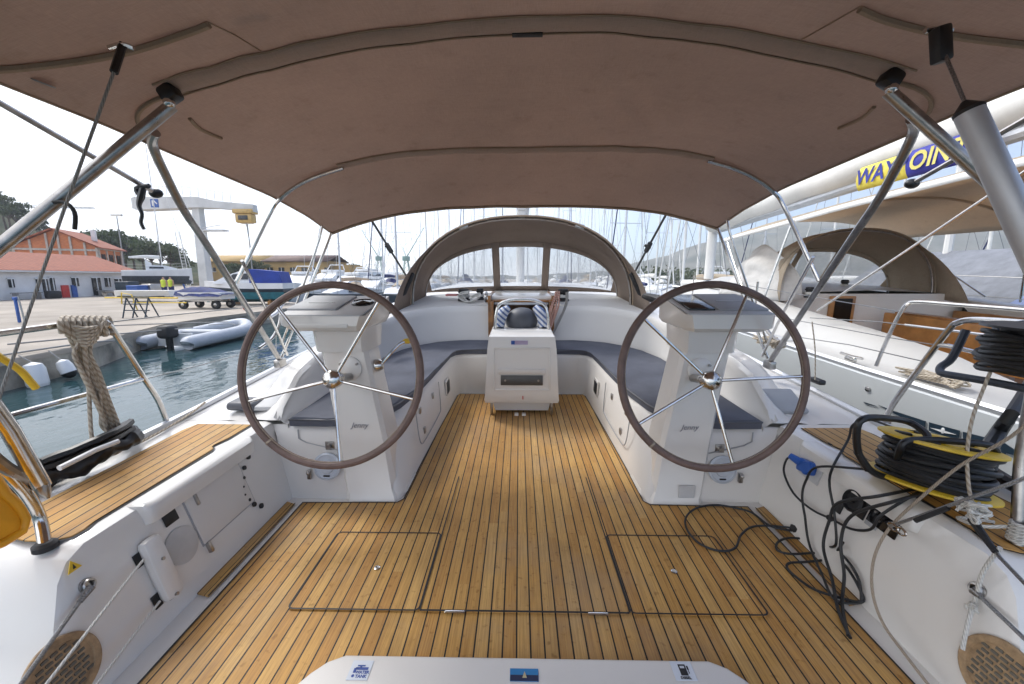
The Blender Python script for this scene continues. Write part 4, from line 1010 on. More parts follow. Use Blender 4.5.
mb = MB(); mb.tube([P(1090, 392, X=XR), P(1015, 362, X=XR), P(948, 346, X=XR), P(936, 345, X=XR)], .010, 8); mb.build('middle_tube', steel, t)
mb = MB(); mb.lathe(foot, [(.03, -.01), (.03, 0), (.018, .006), (0, .006)], n=14); mb.build('foot_plate', steeld, t)
mb = MB(); mb.tube([P(948, 331, X=XR), P(880, 322, X=XR), P(810, 318, X=XR)], .003, 5); mb.tube([P(925, 362, X=XR), P(850, 345, X=XR), P(790, 336, X=XR)], .003, 5); mb.build('guard_wires', galv, t)
# little stainless cleat bracket beyond port wheel
t = thing('boarding_gate', 'bent stainless tube and clip beyond the port wheel', 'gate', P(280, 315, X=-2.0))
mb = MB(); mb.tube([P(259, 348, X=-2), P(272, 338, X=-2), P(279, 325, X=-2), P(281, 312, X=-2)], .012, 8, sm=4); mb.build('bent_tube', steel, t)
mb = MB(); mb.tube([P(268, 318, X=-1.98), P(277, 312, X=-1.98), P(283, 303, X=-1.98)], .014, 8, sm=4); mb.build('clip', alu, t)
mb = MB(); mb.tube([P(276, 332, X=-2), P(276, 352, X=-2)], .003, 5); mb.build('cord', ropew, t)
# port foreground pushpit tubes
t = thing('pushpit', 'heavy stainless pushpit tubes bolted to the port quarter, yellow lifebuoy behind', 'pushpit', P(45, 548, Z=.43))
f = P(45, 546, Z=.43)
mb = MB(); mb.tube([f, P(40, 520, X=-1.53), P(30, 499, X=-1.53), P(10, 475, X=-1.53), P(-40, 425, X=-1.53)], .0165, 12, sm=5); mb.build('stanchion', steel, t)
mb = MB(); mb.lathe(f, [(.03, -.008), (.03, .008), (.02, .016), (0, .016)], n=20); mb.build('rubber_foot', rubber, t)
mb = MB(); mb.tube([P(-30, 375, X=-1.50), P(10, 430, X=-1.50), P(42, 486, X=-1.50)], .022, 14); mb.build('end_tube', steel, t)
mb = MB(); mb.tube([P(40, 482, X=-1.50), P(44, 492, X=-1.49), P(48, 498, X=-1.485)], [.021, .016, .006], 10); mb.tube([P(-10, 455, X=-1.52), P(10, 470, X=-1.52), P(34, 480, X=-1.515)], .017, 10, sm=4); mb.build('joint', steeld, t)
# life buoy in its orange cover (horseshoe), slung on the pushpit
mb = MB(); pl_ = [P(u, v, X=-1.44) for u, v in ((-90, 415), (-45, 440), (-20, 463), (-2, 484), (14, 503), (23, 519), (20, 531), (0, 543), (-38, 560), (-100, 580), (-150, 500))]
mb.prism(pl_, (-.12, 0, 0), bev=.03, seg=4); mb.tube([p + V((.002, 0, 0)) for p in pl_], .012, 8, closed=True); bmesh.ops.subdivide_edges(mb.bm, edges=mb.bm.edges[:], cuts=1); mb.jitter(.007, 11)
mb.solo('lifebuoy', orange, 'orange vinyl lifebuoy cover at the bottom left, behind the pushpit tube', 'lifebuoy', P(0, 520, X=-1.44), ang=60)
mb = MB(); mb.tube([P(-30, 338, X=-1.75), P(0, 357, X=-1.75), P(20, 370, X=-1.75), P(30, 381, X=-1.75), P(36, 388, X=-1.75)], .011, 10, sm=5)
mb.solo('yellow_hose', yellow, 'curved yellow hose end hanging over the water at the port edge', 'hose', P(0, 357, X=-1.75))

# rope coil hung on the port rail
def hangrope():
    t = thing('rope_coil', 'thick beige rope coil hanging from the port stern rail down to the deck', 'rope', P(85, 325, X=XL))
    rnd = random.Random(11); mb = MB()
    tops = [(62, 322), (70, 321), (78, 322), (88, 321), (96, 321), (104, 322), (110, 323)]
    for k in range(14):
        u, v = tops[k % 7]; e = rnd.uniform(-1, 1); d = rnd.uniform(-.03, .03)
        uu = 70 + (k / 15) * 30
        mb.tube([P(u, v, X=XL + .02 + d), P(82 + e * 8, 345 + abs(e) * 4, X=XL + .02 + d), P(90 + e * 9, 372, X=XL + .04 + d * .8), P(104 + e * 7, 405, X=XL + .06 + d * .8), P(117 + e * 8, 437 + rnd.uniform(-4, 5), X=XL + .06 + d)], .0072, 6, sm=5)
    mb.build('strands', ropeb, t)
    mb = MB()
    for k in range(8):
        u = 62 + k * 6.2
        mb.tube([P(u, 333 + (k % 3) * 3, X=XL + .035), P(u - 2, 322, X=XL + .04), P(u + 2, 317, X=XL), P(u + 5, 322, X=XL - .03), P(u + 7, 334, X=XL + .02)], .010, 6, sm=4)
    for k in range(6):
        v = 327 + k * 3.4; w = 20 - k * 2.3
        mb.tube([P(86 - w, v - 3, X=XL + .02), P(85, v + 1.5, X=XL + .065), P(86 + w, v - 3, X=XL + .02)], .0095, 6, sm=4)
    mb.build('turns_on_rail', ropeb, t)
    mb = MB()
    mb.tube([P(83, 340, X=XL + .05), P(88, 380, X=XL + .06), P(90, 415, X=XL + .06), P(92, 438, X=XL + .08), P(98, 450, X=XL + .10), P(112, 454, X=XL + .12), P(122, 448, X=XL + .12), P(121, 437, X=XL + .1)], .0075, 7, sm=5)
    mb.tube([P(100, 390, X=XL + .07), P(101, 410, X=XL + .08), P(101, 425, X=XL + .08), P(108, 432, X=XL + .08), P(116, 436, X=XL + .08)], .0065, 7, sm=5)
    mb.tube([P(128, 440, X=XL + .06), P(136, 443, X=XL + .08), P(150, 437, X=XL + .07), P(185, 417, X=XL + .04), P(205, 402, X=XL + .03)], .006, 7, sm=5)
    mb.build('loose_ends', ropeb, t)
hangrope()
mb = MB(); a = [P(u, v, Z=z) for u, v, z in ((-20, 500, .47), (40, 478, .48), (80, 462, .49), (110, 448, .50), (130, 436, .49), (136, 432, .47))]
mb.tube(a, [.035, .045, .045, .04, .035, .02], 16, sm=12); mb.jitter(.03, 9); mb.jitter(.014, 28) 
for k in range(5): mb.tube([p + V((.02 * math.sin(k * 2), 0, .03 + .01 * k % 3)) for p in a[1:5]], .016, 6, sm=4)
mb.jitter(.006, 20); mb.solo('rolled_canvas', black, 'crumpled black canvas roll lying along the port toe rail', 'canvas roll', a[2])
mb = MB(); mb.tube([P(59, 468, Z=.53), P(95, 450, Z=.54), P(118, 441, Z=.54)], .011, 8); mb.solo('white_batten', paintw, 'short white batten on the black canvas roll', 'batten', P(59, 468, Z=.53))
# soft black cover beside port wheel
mb = MB(); c = P(246, 404, Z=.47); mb.box(c, (.17, .13, .055), bev=.025, seg=4); mb.jitter(.008, 14); mb.solo('cleat_cover', vinylc, 'soft dark grey bag on the side deck left of the port wheel', 'bag', c)
# white ropes from the handle housing to the stern
for a, b, m in (((136, 561), (46, 684), 'upper'), ((152, 603), (92, 690), 'lower')):
    p = wp(*a, -1, .03); q = P(*b, X=-1.26 + (.0 if m == 'upper' else .03)); e = p + (q - p) * 1.5
    mb = MB(); mb.tube([p, e], .0042, 8); mb.solo('white_line', ropew, 'thin white line from the %s slot of the handle housing to the stern' % m, 'line', p)
for s, a, b in ((-1, (86, 588), (12, 684)), (1, (978, 592), (1024, 640))):
    p0, up, n = wall(s); p = wp(*a, s, .014); q = wp(*b, s, .03) if s < 0 else wp(1024, 632, s, .03)
    mb = MB(); mb.tube([p, p.lerp(q, .18)], [.014, .008], 10); mb.tube([p.lerp(q, .15), p + (q - p) * 1.4], .0058, 8); mb.solo('wire_rope', galv, 'grey wire rope shackled to the %s wall above the round grille' % ('port' if s < 0 else 'starboard'), 'wire rope', p)

# ---- starboard side: cable reels, cords, ropes
def reel():
    c = P(934, 462, Z=.56)
    t = thing('cable_reel', 'yellow cable reel wound with black cable lying on the starboard teak, black tube frame', 'cable reel', c - V((0, 0, .1)))
    m = Matrix.Rotation(R(8), 3, 'Y') @ Matrix.Rotation(R(-6), 3, 'X'); ax = m @ V((0, 0, 1))
    for h, r_ in ((-.085, .185), (.075, .175)):
        mb = MB(); mb.lathe(c + ax * h, [(r_ - .012, -.004), (r_, 0), (r_, .007), (r_ - .012, .011), (r_ * .7, .009), (r_ * .68, .004), (r_ * .45, .004), (r_ * .43, .010), (.03, .012), (0, .012)], axis=ax, n=40); f = mb.build('flange', yellow, t)
        if h > 0:
            mb = MB()
            for k in range(5):
                a = 2 * math.pi * k / 5; d = m @ V((math.cos(a), math.sin(a), 0)); mb.box(c + ax * (h + .008) + d * .10, (.05, .03, .012), rot=m @ Matrix.Rotation(a, 3, 'Z'), bev=.004)
            mb.build('flange_openings', black, f)
    mb = MB(); rnd = random.Random(5)
    for k in range(9):
        h = -.072 + k * .0175; r_ = .145 + rnd.uniform(-.012, .01)
        mb.tube([c + ax * (h + .006 * math.sin(a * 2 + k)) + (m @ V((math.cos(a), math.sin(a), 0))) * (r_ + .006 * math.sin(a * 3 + k * 2)) for a in [2 * math.pi * j / 40 for j in range(40)]], .0098, 7, closed=True)
    mb.lathe(c - ax * .08, [(.12, 0), (.12, .155)], axis=ax, n=24)
    mb.build('wound_cable', cablem, t)
    # bent tube frame: two hoops joined
    fr = [(868, 470, .53), (858, 452, .60), (857, 428, .70), (864, 419, .735), (882, 418, .73), (908, 422, .70), (925, 433, .68), (929, 442, .66)]
    mb = MB(); mb.tube([P(u, v, Z=z) for u, v, z in fr], .0125, 10, sm=5)
    mb.tube([P(u, v, Z=z) for u, v, z in ((857, 452, .60), (870, 470, .53), (884, 477, .50), (892, 476, .50), (897, 462, .56), (900, 449, .63), (906, 442, .66), (925, 440, .67), (960, 442, .67), (990, 446, .66), (996, 456, .62), (990, 474, .56))], .0125, 10, sm=5)
    mb.build('tube_frame', black, t)
reel()
def reel2():
    c = P(1028, 350, X=1.80)
    t = thing('cable_reel', 'black cable reel with wound cable hung on the starboard stern rail by a dark frame', 'cable reel', c)
    mb = MB(); rnd = random.Random(9); 
    for k in range(16):
        rx = .14 + rnd.uniform(-.02, .02); dz = -.075 + k * .008 
        mb.tube([c + V((math.cos(a) * .13 * (1 + rnd.uniform(-.01, .01)) + .04, math.sin(a) * rx, dz + .012 * math.sin(a * 2 + k))) for a in [2 * math.pi * j / 28 for j in range(28)]], .0095, 6, closed=True)
    mb.build('wound_cable', cablem, t)
    mb = MB(); mb.lathe(c + V((.04, 0, -.09)), [(.10, 0), (.10, .16)], n=18); mb.lathe(c + V((.04, 0, .075)), [(.155, 0), (.15, .008), (0, .01)], n=24); mb.build('drum', black, t)
    fm = M('frame_slate', (.03, .04, .06), .45)
    mb = MB()
    for l in (((966, 330, 1.86), (952, 358, 1.83), (941, 367, 1.8), (941, 373, 1.78), (955, 376, 1.77), (990, 382, 1.76), (1040, 392, 1.74)), ((1040, 322, 1.92), (1004, 327, 1.92), (996, 331, 1.9), (985, 362, 1.86))):
        mb.tube([P(u, v, X=x) for u, v, x in l], .0145, 8, sm=4)
    mb.build('frame', fm, t)
reel2()
def cord(pts, r, mat, name, label, cat, sm=7, n=8, group=None):
    p = [P(*q[:2], **{k: v}) for *q, (k, v) in [(a[0], a[1], (a[2], a[3])) for a in pts]]
    mb = MB(); mb.tube(p, r, n, sm=sm); return mb.solo(name, mat, label, cat, p[0], group)
ws = {}
def cordw(pts, r, mat, name, label, cat, off=.012, **k):
    "points given either on the starboard wall plane or on the sole (z)"
    p = []
    for q in pts:
        if q[2] == 'w': p.append(wp(q[0], q[1], 1, q[3] if len(q) > 3 else off))
        else: p.append(P(q[0], q[1], **{q[2]: q[3]}))
    mb = MB(); mb.tube(p, r, 8, sm=7); return mb.solo(name, mat, label, cat, p[0], k.get('group'))
g = 'black cables on the starboard side'
Zs = ('Z', .016)
cordw([(797, 459, 'w', .03), (792, 461, 'w', .03), (793, 475, 'w', .05), (803, 496, 'w', .05), (820, 512, 'w', .04), (838, 521, 'w', .03), (858, 531, 'w', .03), (880, 532, 'w', .04), (895, 520, 'w', .06), (905, 500, 'Z', .44), (925, 490, 'Z', .45), (950, 484, 'Z', .45), (975, 470, 'Z', .46)], .0052, cablem, 'power_cable', 'black cable from the blue plug down the starboard wall and up to the reel', 'cable', group=g)
mb = MB(); mb.ball(wp(836, 520, 1, .03), .013, (1, 1.3, 1), 10, 8); mb.solo('cable_clip', rubber, 'small black knot on the cable under the blue plug', 'clip', wp(836, 520, 1, .03))
cordw([(792, 531, *Zs), (770, 526, *Zs), (752, 513, *Zs), (735, 508, *Zs), (715, 505, *Zs), (697, 508, *Zs), (686, 517, *Zs), (687, 530, *Zs), (700, 544, *Zs), (720, 551, *Zs), (735, 548, *Zs), (741, 535, *Zs), (752, 527, *Zs), (770, 526, 'Z', .02), (792, 528, 'Z', .03)], .0052, cablem, 'power_cable', 'black cable looping across the teak sole by the starboard pedestal', 'cable', group=g)
q = P(800, 532, Z=.03); mb = MB(); mb.tube([P(790, 527, Z=.03), P(798, 530, Z=.03), P(811, 537, Z=.035)], [.014, .026, .020], 10); mb.solo('cable_connector', rubber, 'black plug connector on the floor cable beside the starboard wall', 'connector', q)
cordw([(811, 537, 'Z', .03), (822, 545, 'Z', .03), (838, 548, 'w', .02), (845, 540, 'w', .04), (847, 515, 'w', .06), (847, 480, 'w', .08), (848, 440, 'Z', .50), (853, 425, 'Z', .58), (870, 420, 'Z', .60), (900, 430, 'Z', .62), (925, 432, 'Z', .63)], .0052, cablem, 'power_cable', 'black cable rising straight from the floor connector to the yellow reel', 'cable', group=g)
cordw([(810, 540, *Zs), (790, 538, *Zs), (778, 542, *Zs), (777, 550, *Zs), (790, 554, *Zs), (815, 553, *Zs), (835, 552, 'Z', .03), (850, 560, 'w', .02), (862, 578, 'w', .02), (866, 598, 'w', .02), (858, 602, 'Z', .02), (840, 598, *Zs), (815, 590, *Zs), (797, 578, *Zs), (787, 568, *Zs), (790, 563, *Zs), (806, 562, *Zs), (830, 558, 'Z', .03), (852, 545, 'w', .04)], .0052, cablem, 'power_cable', 'black cable in flat loops on the teak strip at the starboard wall', 'cable', group=g)
cordw([(850, 638, *Zs), (838, 610, *Zs), (832, 580, 'Z', .06), (834, 550, 'w', .05), (842, 525, 'w', .06), (856, 508, 'w', .08), (880, 496, 'Z', .45), (920, 488, 'Z', .45), (960, 480, 'Z', .46)], .0062, cablem, 'power_cable', 'thick black cable running down to a point on the teak sole', 'cable', group=g)
cordw([(848, 636, 'Z', .018), (842, 605, *Zs), (844, 575, 'Z', .08), (852, 545, 'w', .05), (868, 520, 'w', .07), (900, 500, 'Z', .46), (945, 488, 'Z', .46), (985, 476, 'Z', .47)], .0062, cablem, 'power_cable', 'second thick black cable beside the first, ending on the sole', 'cable', group=g)
cordw([(815, 520, 'w', .05), (816, 500, 'w', .07), (822, 485, 'w', .08), (838, 473, 'w', .10), (860, 469, 'Z', .46), (885, 472, 'Z', .44), (910, 478, 'Z', .44), (960, 490, 'Z', .44), (985, 492, 'Z', .44), (990, 485, 'Z', .45)], .0052, cablem, 'power_cable', 'black cable arching over the wall sockets', 'cable', group=g)
cordw([(815, 520, 'w', .05), (813, 545, 'w', .02), (822, 575, 'Z', .03), (835, 600, *Zs), (862, 602, 'Z', .02), (864, 590, 'w', .02), (852, 570, 'w', .02), (835, 556, 'Z', .03)], .0052, cablem, 'power_cable', 'black cable hanging in front of the starboard wall to the floor loops', 'cable', group=g)
# beige rope across the starboard corner
cord([(1100, 350, 'X', 1.55), (1020, 430, 'X', 1.5), (960, 466, 'X', 1.45), (915, 503, 'X', 1.40), (888, 530, 'X', 1.36), (874, 558, 'X', 1.30), (872, 590, 'X', 1.27), (882, 622, 'X', 1.25), (905, 655, 'X', 1.24), (940, 700, 'X', 1.24)], .0048, ropetan, 'mooring_line', 'tan rope crossing over the yellow reel and falling down the starboard wall', 'rope')
cord([(1000, 350, 'X', 1.75), (985, 385, 'X', 1.70), (972, 420, 'X', 1.6), (967, 455, 'X', 1.55), (969, 490, 'X', 1.5), (975, 510, 'X', 1.46)], .0052, ropeb, 'thin_rope', 'thin beige rope hanging from the starboard rail to the wire fitting', 'rope')
t = thing('lifeline_rigging', 'wire ends in black sleeves with white knots at the starboard corner', 'rigging', P(975, 515, X=1.42))
mb = MB(); mb.tube([P(889, 527, X=1.35), P(1010, 484, X=1.42), P(1060, 465, X=1.45)], .0052, 6); mb.build('wire', galv, t)
mb = MB(); mb.tube([P(915, 521, X=1.36), P(948, 508, X=1.385)], .008, 8); mb.tube([P(972, 520, X=1.42), P(995, 552, X=1.38)], [.012, .008], 8); mb.build('black_sleeve', rubber, t)
mb = MB(); mb.tube([P(970, 515, X=1.42), P(1000, 558, X=1.38), P(1040, 600, X=1.33)], .005, 6); mb.build('lower_wire', galv, t)
mb = MB(); 
for k in range(7):
    rnd = random.Random(k + 40); c = P(972, 508, X=1.42); mb.tube([c + V((rnd.uniform(-.03, .03), rnd.uniform(-.04, .04), rnd.uniform(-.03, .03))) for _ in range(5)], .0045, 6, sm=4)
mb.build('knot', ropew, t); mb = MB(); c = P(893, 527, X=1.35); mb.tube([c + V((0, math.cos(a) * .018, math.sin(a) * .012)) for a in [i * .6 for i in range(11)]], .004, 6); mb.tube([c + V((0, -.03 + math.cos(a) * .018, math.sin(a) * .012 + .004)) for a in [i * .6 for i in range(11)]], .004, 6)
mb.build('shackle', steel, t)
cord([(1000, 548, 'X', 1.39), (983, 572, 'X', 1.40), (975, 600, 'X', 1.40), (970, 615, 'X', 1.37), (965, 635, 'X', 1.34), (962, 650, 'X', 1.32)], .0058, ropew, 'knotted_line', 'short knotted white line hanging above the starboard round grille', 'rope')
mb = MB(); rnd = random.Random(3)
for k in range(4): 
    c = P(973, 608, X=1.385); mb.tube([c + V((rnd.uniform(-.012, .012), rnd.uniform(-.012, .012), rnd.uniform(-.014, .014))) for _ in range(4)], .0048, 6, sm=4)
mb.solo('rope_knot', ropew, 'small knot in the white line above the starboard grille', 'knot', P(973, 608, X=1.385))
t = thing('pushpit', 'worn stainless post in the starboard corner with white rope lashed round it', 'pushpit', P(1016, 548, Z=.43))
f = P(1017, 545, Z=.43)
mb = MB(); mb.tube([f, P(1019, 500, X=f.x + .01), P(1022, 455, X=f.x + .02), P(1035, 380, X=f.x + .03)], .0165, 12, sm=4); mb.build('stanchion', steeld, t)
mb = MB()
for k in range(6): mb.tube([f + V((math.cos(a) * .024, math.sin(a) * .024, .012 + k * .011 + .002 * a)) for a in [i * .5 for i in range(14)]], .0055, 6)
mb.tube([f + V((-.02, .02, .05)), f + V((-.07, .05, .03)), f + V((-.06, .12, .012)), f + V((.04, .10, .01))], .0055, 6, sm=5); mb.build('lashing', ropew, t)
# black straps / hose on the outer deck, starboard
mb = MB(); mb.tube([P(u, v, Z=z) for u, v, z in ((1060, 330, .9), (1020, 400, .75), (1000, 430, .62), (985, 455, .54), (972, 480, .48), (965, 500, .45))], [.018, .02, .024, .028, .03, .02], 10, sm=4); mb.solo('black_strap', black, 'broad black strap slanting down behind the yellow reel', 'strap', P(1000, 430, Z=.62))
mb = MB(); mb.tube([P(u, v, Z=z) for u, v, z in ((960, 462, .47), (985, 470, .48), (1020, 488, .47), (1060, 505, .47))], .030, 10, sm=4); mb.jitter(.01, 12); mb.solo('rolled_canvas', black, 'short black canvas roll on the starboard side deck beyond the reel', 'canvas roll', P(985, 470, Z=.47))
# sheets and blocks at the foot of the starboard hoop leg
mb = MB(); rnd = random.Random(21); c = P(768, 344, X=1.86)
for k in range(9): mb.tube([c + V((rnd.uniform(-.05, .05), rnd.uniform(-.16, .16), rnd.uniform(-.01, .05))) for _ in range(6)], .006, 6, sm=4)
mb.solo('tangled_line', ropeb, 'tangled line on the side deck by the foot of the starboard hoop leg', 'rope', c)
mb = MB(); a = PP([(759, 312), (764, 326), (774, 338), (785, 344)], X=1.9); mb.tube(a, .013, 8, sm=4); mb.solo('bent_tube', steeld, 'short bent steel tube behind the starboard wheel', 'tube', a[0])
cord([(812, 322, 'X', 1.95), (815, 350, 'X', 1.96), (815, 380, 'X', 1.96)], .004, ropeb, 'hanging_line', 'thin line hanging from the guard wire right of the starboard wheel', 'rope')
mb = MB(); c = P(817, 381, X=1.98); mb.box(c, (.05, .11, .035), bev=.014, seg=3); mb.solo('deck_block', black, 'black block on the starboard toe rail right of the wheel', 'block', c)
# dark preventer lines from the bimini to the deck beside the sprayhood
for s, a, b, nm in ((-1, (369, 216), (409, 280), 'port'), (1, (668, 211), (632, 277), 'starboard')):
    p = P(*a, Y=5.4); q = P(*b, Y=6.4)
    t = thing('shroud', 'black rigging line slanting to the deck on the %s side of the sprayhood' % nm, 'shroud', q, 'lines beside the sprayhood')
    mb = MB(); mb.tube([p + (p - q) * .5, q], .016, 8); mb.build('line', black, t)
    mb = MB(); m_ = p.lerp(q, .45 if s < 0 else .5); d = (q - p).normalized(); mb.tube([m_ - d * .08, m_ + d * .08], .035, 8); mb.tube([m_ + V((-.05, 0, .03)), m_ + V((.03, 0, -.02))], .02, 6); mb.build('line_adjuster', rubber, t)
# open hatch bag behind starboard console (dark cover on cabin side)
mb = MB(); c = P(668, 303, Y=3.4); mb.tube([P(645, 296, Y=3.8), P(660, 301, Y=3.6), P(678, 310, Y=3.4)], [.03, .05, .03], 10, sm=4); mb.jitter(.012, 10); mb.solo('rope_bag', rubber, 'dark bundle on the coaming behind the starboard console', 'bag', c)
mb = MB(); c = P(384, 312, Y=3.7); mb.tube([P(374, 313, Y=3.6), P(388, 309, Y=3.8)], .05, 10); mb.solo('rope_bag', rubber, 'dark bundle on the coaming behind the port wheel rim', 'bag', c)
# ================================================================== NEIGHBOUR YACHT (starboard)
NC = 4.75
nb = thing('sailing_yacht', 'neighbouring yacht with grey topsides, dark wedge stripe and white decks, starboard of ours', 'yacht', (NC, 4, 0))
def nz(y): return .475 + .0 * y
gl = [(-1.2, 1.75), (0, 1.95), (1.5, 2.06), (3, 2.12), (5, 2.12), (7, 1.95), (9, 1.6), (11, .95), (12.6, .05)]
def ng(y):
    for (a, b), (c, d) in zip(gl, gl[1:]):
        if y <= c: return b + (d - b) * (y - a) / (c - a)
    return .05
ys = [-1.2, 0, .8, 1.5, 2.2, 3, 4, 5, 6, 7, 8, 9, 10, 11, 12, 12.6]
def nsh(y): return .46 + max(0, y - 1) * .012
for s in (-1, 1):
    mb = MB(); mb.loft([[(NC + s * max(ng(y) - .02, .01), y, nsh(y)), (NC + s * (ng(y)), y, nsh(y) - .015), (NC + s * (ng(y) + .0), y, nsh(y) - .4), (NC + s * (ng(y) * .96), y, -.35), (NC + s * ng(y) * .8, y, -.8), (NC + s * ng(y) * .4, y, -1.2)] for y in ys]); mb.build('hull', paintg, nb)
    mb = MB(); mb.tube([(NC + s * max(ng(y) - .03, .01), y, nsh(y) + .015) for y in ys], .025, 6); mb.build('toe_rail', alu, nb)
    def nzc(y): 
        T = [(1.0, nsh(1)), (2.3, nsh(2.3)), (2.75, .51), (3.1, .60), (3.7, .675), (4.6, .75), (5.6, .84), (12, .9)]
        for (a, b), (c, d) in zip(T, T[1:]):
            if y <= c: return b + (d - b) * (y - a) / (c - a) if y > a else b
        return .9
    mb = MB(); secs = []
    for y in (-1.2, 0, .19, .21, 1.0, 1.6, 2.1, 2.3, 2.5, 2.7, 2.9, 3.1, 3.4, 3.8, 4.4, 5, 5.6, 6.5, 8, 9.5, 11, 12):
        g = ng(y); k = min(1, g / 2.1); zz = max(nzc(y) - max(0, y - 8) * .15, nsh(y) + .003); h = zz - nsh(y)
        secs.append([(NC + s * 1.22 * k, y, zz - (.42 if .2 < y < 5.5 else 0) * 1), (NC + s * 1.30 * k, y, zz - .02), (NC + s * 1.36 * k, y, zz), (NC + s * 1.52 * k, y, zz), (NC + s * 1.66 * k, y, zz - h * .25), (NC + s * 1.76 * k, y, zz - h * .8), (NC + s * 1.80 * k, y, nsh(y)), (NC + s * max(g - .02, .005), y, nsh(y))])
    mb.loft(secs); mb.build('coaming', nwhite, nb, ang=50)
mb = MB(); mb.loft([[(NC - 1.3, 5.6, .85), (NC - .8, 5.55, .92), (NC, 5.5, .95), (NC + .8, 5.55, .92), (NC + 1.3, 5.6, .85)], [(NC - 1.3, 8, .88), (NC - .8, 8, 1.05), (NC, 8, 1.1), (NC + .8, 8, 1.05), (NC + 1.3, 8, .88)], [(NC - .8, 11, .5), (NC - .5, 11, .56), (NC, 11, .6), (NC + .5, 11, .56), (NC + .8, 11, .5)]]); mb.build('cabin_roof', nwhite, nb)
mb = MB(); mb.box((NC, 5.58, .45), (2.6, .06, .9)); mb.build('bulkhead', white2, nb)
mb = MB(); mb.box((NC - .35, 5.53, .62), (.34, .04, .50), bev=.01); o = mb.build('companionway', woodl, nb)
mb = MB(); mb.box((NC - .35, 5.505, .66), (.22, .03, .36)); mb.build('opening', glassblk, o)
mb = MB(); mb.box((NC, 2.5, .12), (2.5, 6.2, .04)); mb.build('cockpit_sole', woodl, nb)
mb = MB(); mb.box((NC + 1.15, 3.9, .42), (.05, 3.2, .52), bev=.01); mb.build('teak_coaming_panel', woodl, nb)
t = thing('cockpit_table', 'folded orange-brown wooden table in the neighbouring cockpit', 'table', (NC, 4.4, .14))
mb = MB(); mb.box((NC + .1, 4.5, .44), (.05, 1.7, .46), bev=.01); mb.build('leaf', woodl, t)
mb = MB(); mb.box((NC + .2, 4.5, .675), (.16, 1.5, .03), bev=.008); mb.build('table_top', woodp, t)
for yy in (4.0, 5.0):
    mb = MB(); mb.box((NC + .2, yy, .39), (.06, .08, .54)); mb.build('leg', alu, t)
# stripe on the hull: wedge with three breaks
def nhp(u, v): 
    p = P(u, v, X=NC - 2.105); return V((NC - ng(p.y) - .006, p.y, p.z))
stripem = M('stripe_navy', (.012, .028, .045), .35)
mb = MB()
for q in (((880, 405), (895, 411), (926, 421.5), (925, 429), (900, 416)), ((929.5, 422.5), (959, 431), (957, 440.5), (929, 431)), ((962, 432), (1000, 442), (1026, 460), (962, 441)), ((962, 441), (1003, 453), (1000, 462), (984, 452)), ((866, 402), (878, 406), (880, 407), (868, 404))):
    mb.prism([nhp(*a) for a in q], (-.004, 0, 0))
mb.build('hull_stripe', stripem, nb)
mb = MB(); p = nhp(943, 431); mb.ball(p + V((-.006, 0, 0)), .02, (.2, .6, 1), 10, 8); mb.prism([nhp(931, 428) + V((-.005, 0, 0)), nhp(943, 430.5) + V((-.005, 0, 0)), nhp(956, 435) + V((-.005, 0, 0)), nhp(943, 433) + V((-.005, 0, 0))], (-.003, 0, 0)); mb.build('hull_emblem', paintw, nb)
mb = MB(); p = nhp(870, 389); mb.lathe(p, [(.02, 0), (.02, .006), (.012, .01), (0, .01)], axis=(-1, 0, 0), n=16); mb.build('vent_fitting', steel, nb)
# engine room / winches on its coaming
for x, y, z, lab in ((NC - .9, 5.40, .86, 'black winch on the neighbouring yacht, under its white dodger cloth'), (NC + .1, 6.1, .93, 'black winch on the neighbouring yacht, behind its hood window'), (NC - .75, 6.0, .93, 'black winch on the neighbouring yacht, left in its hood')):
    winch(x, y, z, .95, lab)
sprayhood(NC - .12, 5.65, .84, 1.12, .92, 'sprayhood', 'beige sprayhood of the neighbouring yacht with its clear windows', HOODN, vents=False, lift=.05)
# white cloth (rolled dodger) at its port side
mb = MB(); mb.grid(lambda a, b: V((NC - 1.50 - .08 * math.sin(a * 3.14) + .03 * math.sin(b * 14), 5.35 + 1.3 * a, .84 + (1 - b) * (.74 * math.sin(math.pi * min(1, .30 + .7 * (1 - a))) ** .6) + .0)) + V(((1 - b) * .5, 0, 0)), 20, 20); mb.jitter(.03, 3); mb.solo('dodger_cloth', M('dodger_white', (.5, .49, .47), .8, bump=.4, bs=6, bd=.02), 'white cloth cover draped beside the beige sprayhood', 'cover', (NC - 1.5, 6, .86), solid=.006)
# bimini
t = thing('bimini_canopy', 'beige bimini of the neighbouring yacht seen from below', 'bimini', (NC, 4, 1.9))
def nbim(a, b):
    x = b * 2 - 1; y = 2.3 + 4.6 * a
    ze = lerp(2.02, 1.70, a ** 1.3); zt_ = lerp(2.20, 1.98, a ** 1.5)
    return V((NC + .05 + x * 1.42, y, zt_ - (zt_ - ze) * abs(x) ** 2.4 - (.42 * max(0, x) ** 3 * (1 - a) ** 1.2) + noise.noise(V((x * 2, y, 0))) * .012))
mb = MB(); mb.grid(nbim, 24, 24); mb.build('canopy', BEIGE, t, solid=.004)
mb = MB(); mb.loft([[nbim(k / 20, 0) + V((-.004, 0, .004)) for k in range(21)], [nbim(k / 20, 0) + V((-.012, 0, -.055)) for k in range(21)]]); mb.build('white_valance', sailw, t, solid=.003)
for a in (.28, .62):
    mb = MB(); mb.tube([nbim(a, k / 20) + V((0, 0, -.02)) for k in range(21)], .016, 8); mb.build('hoop_pocket', BEIGE, t)
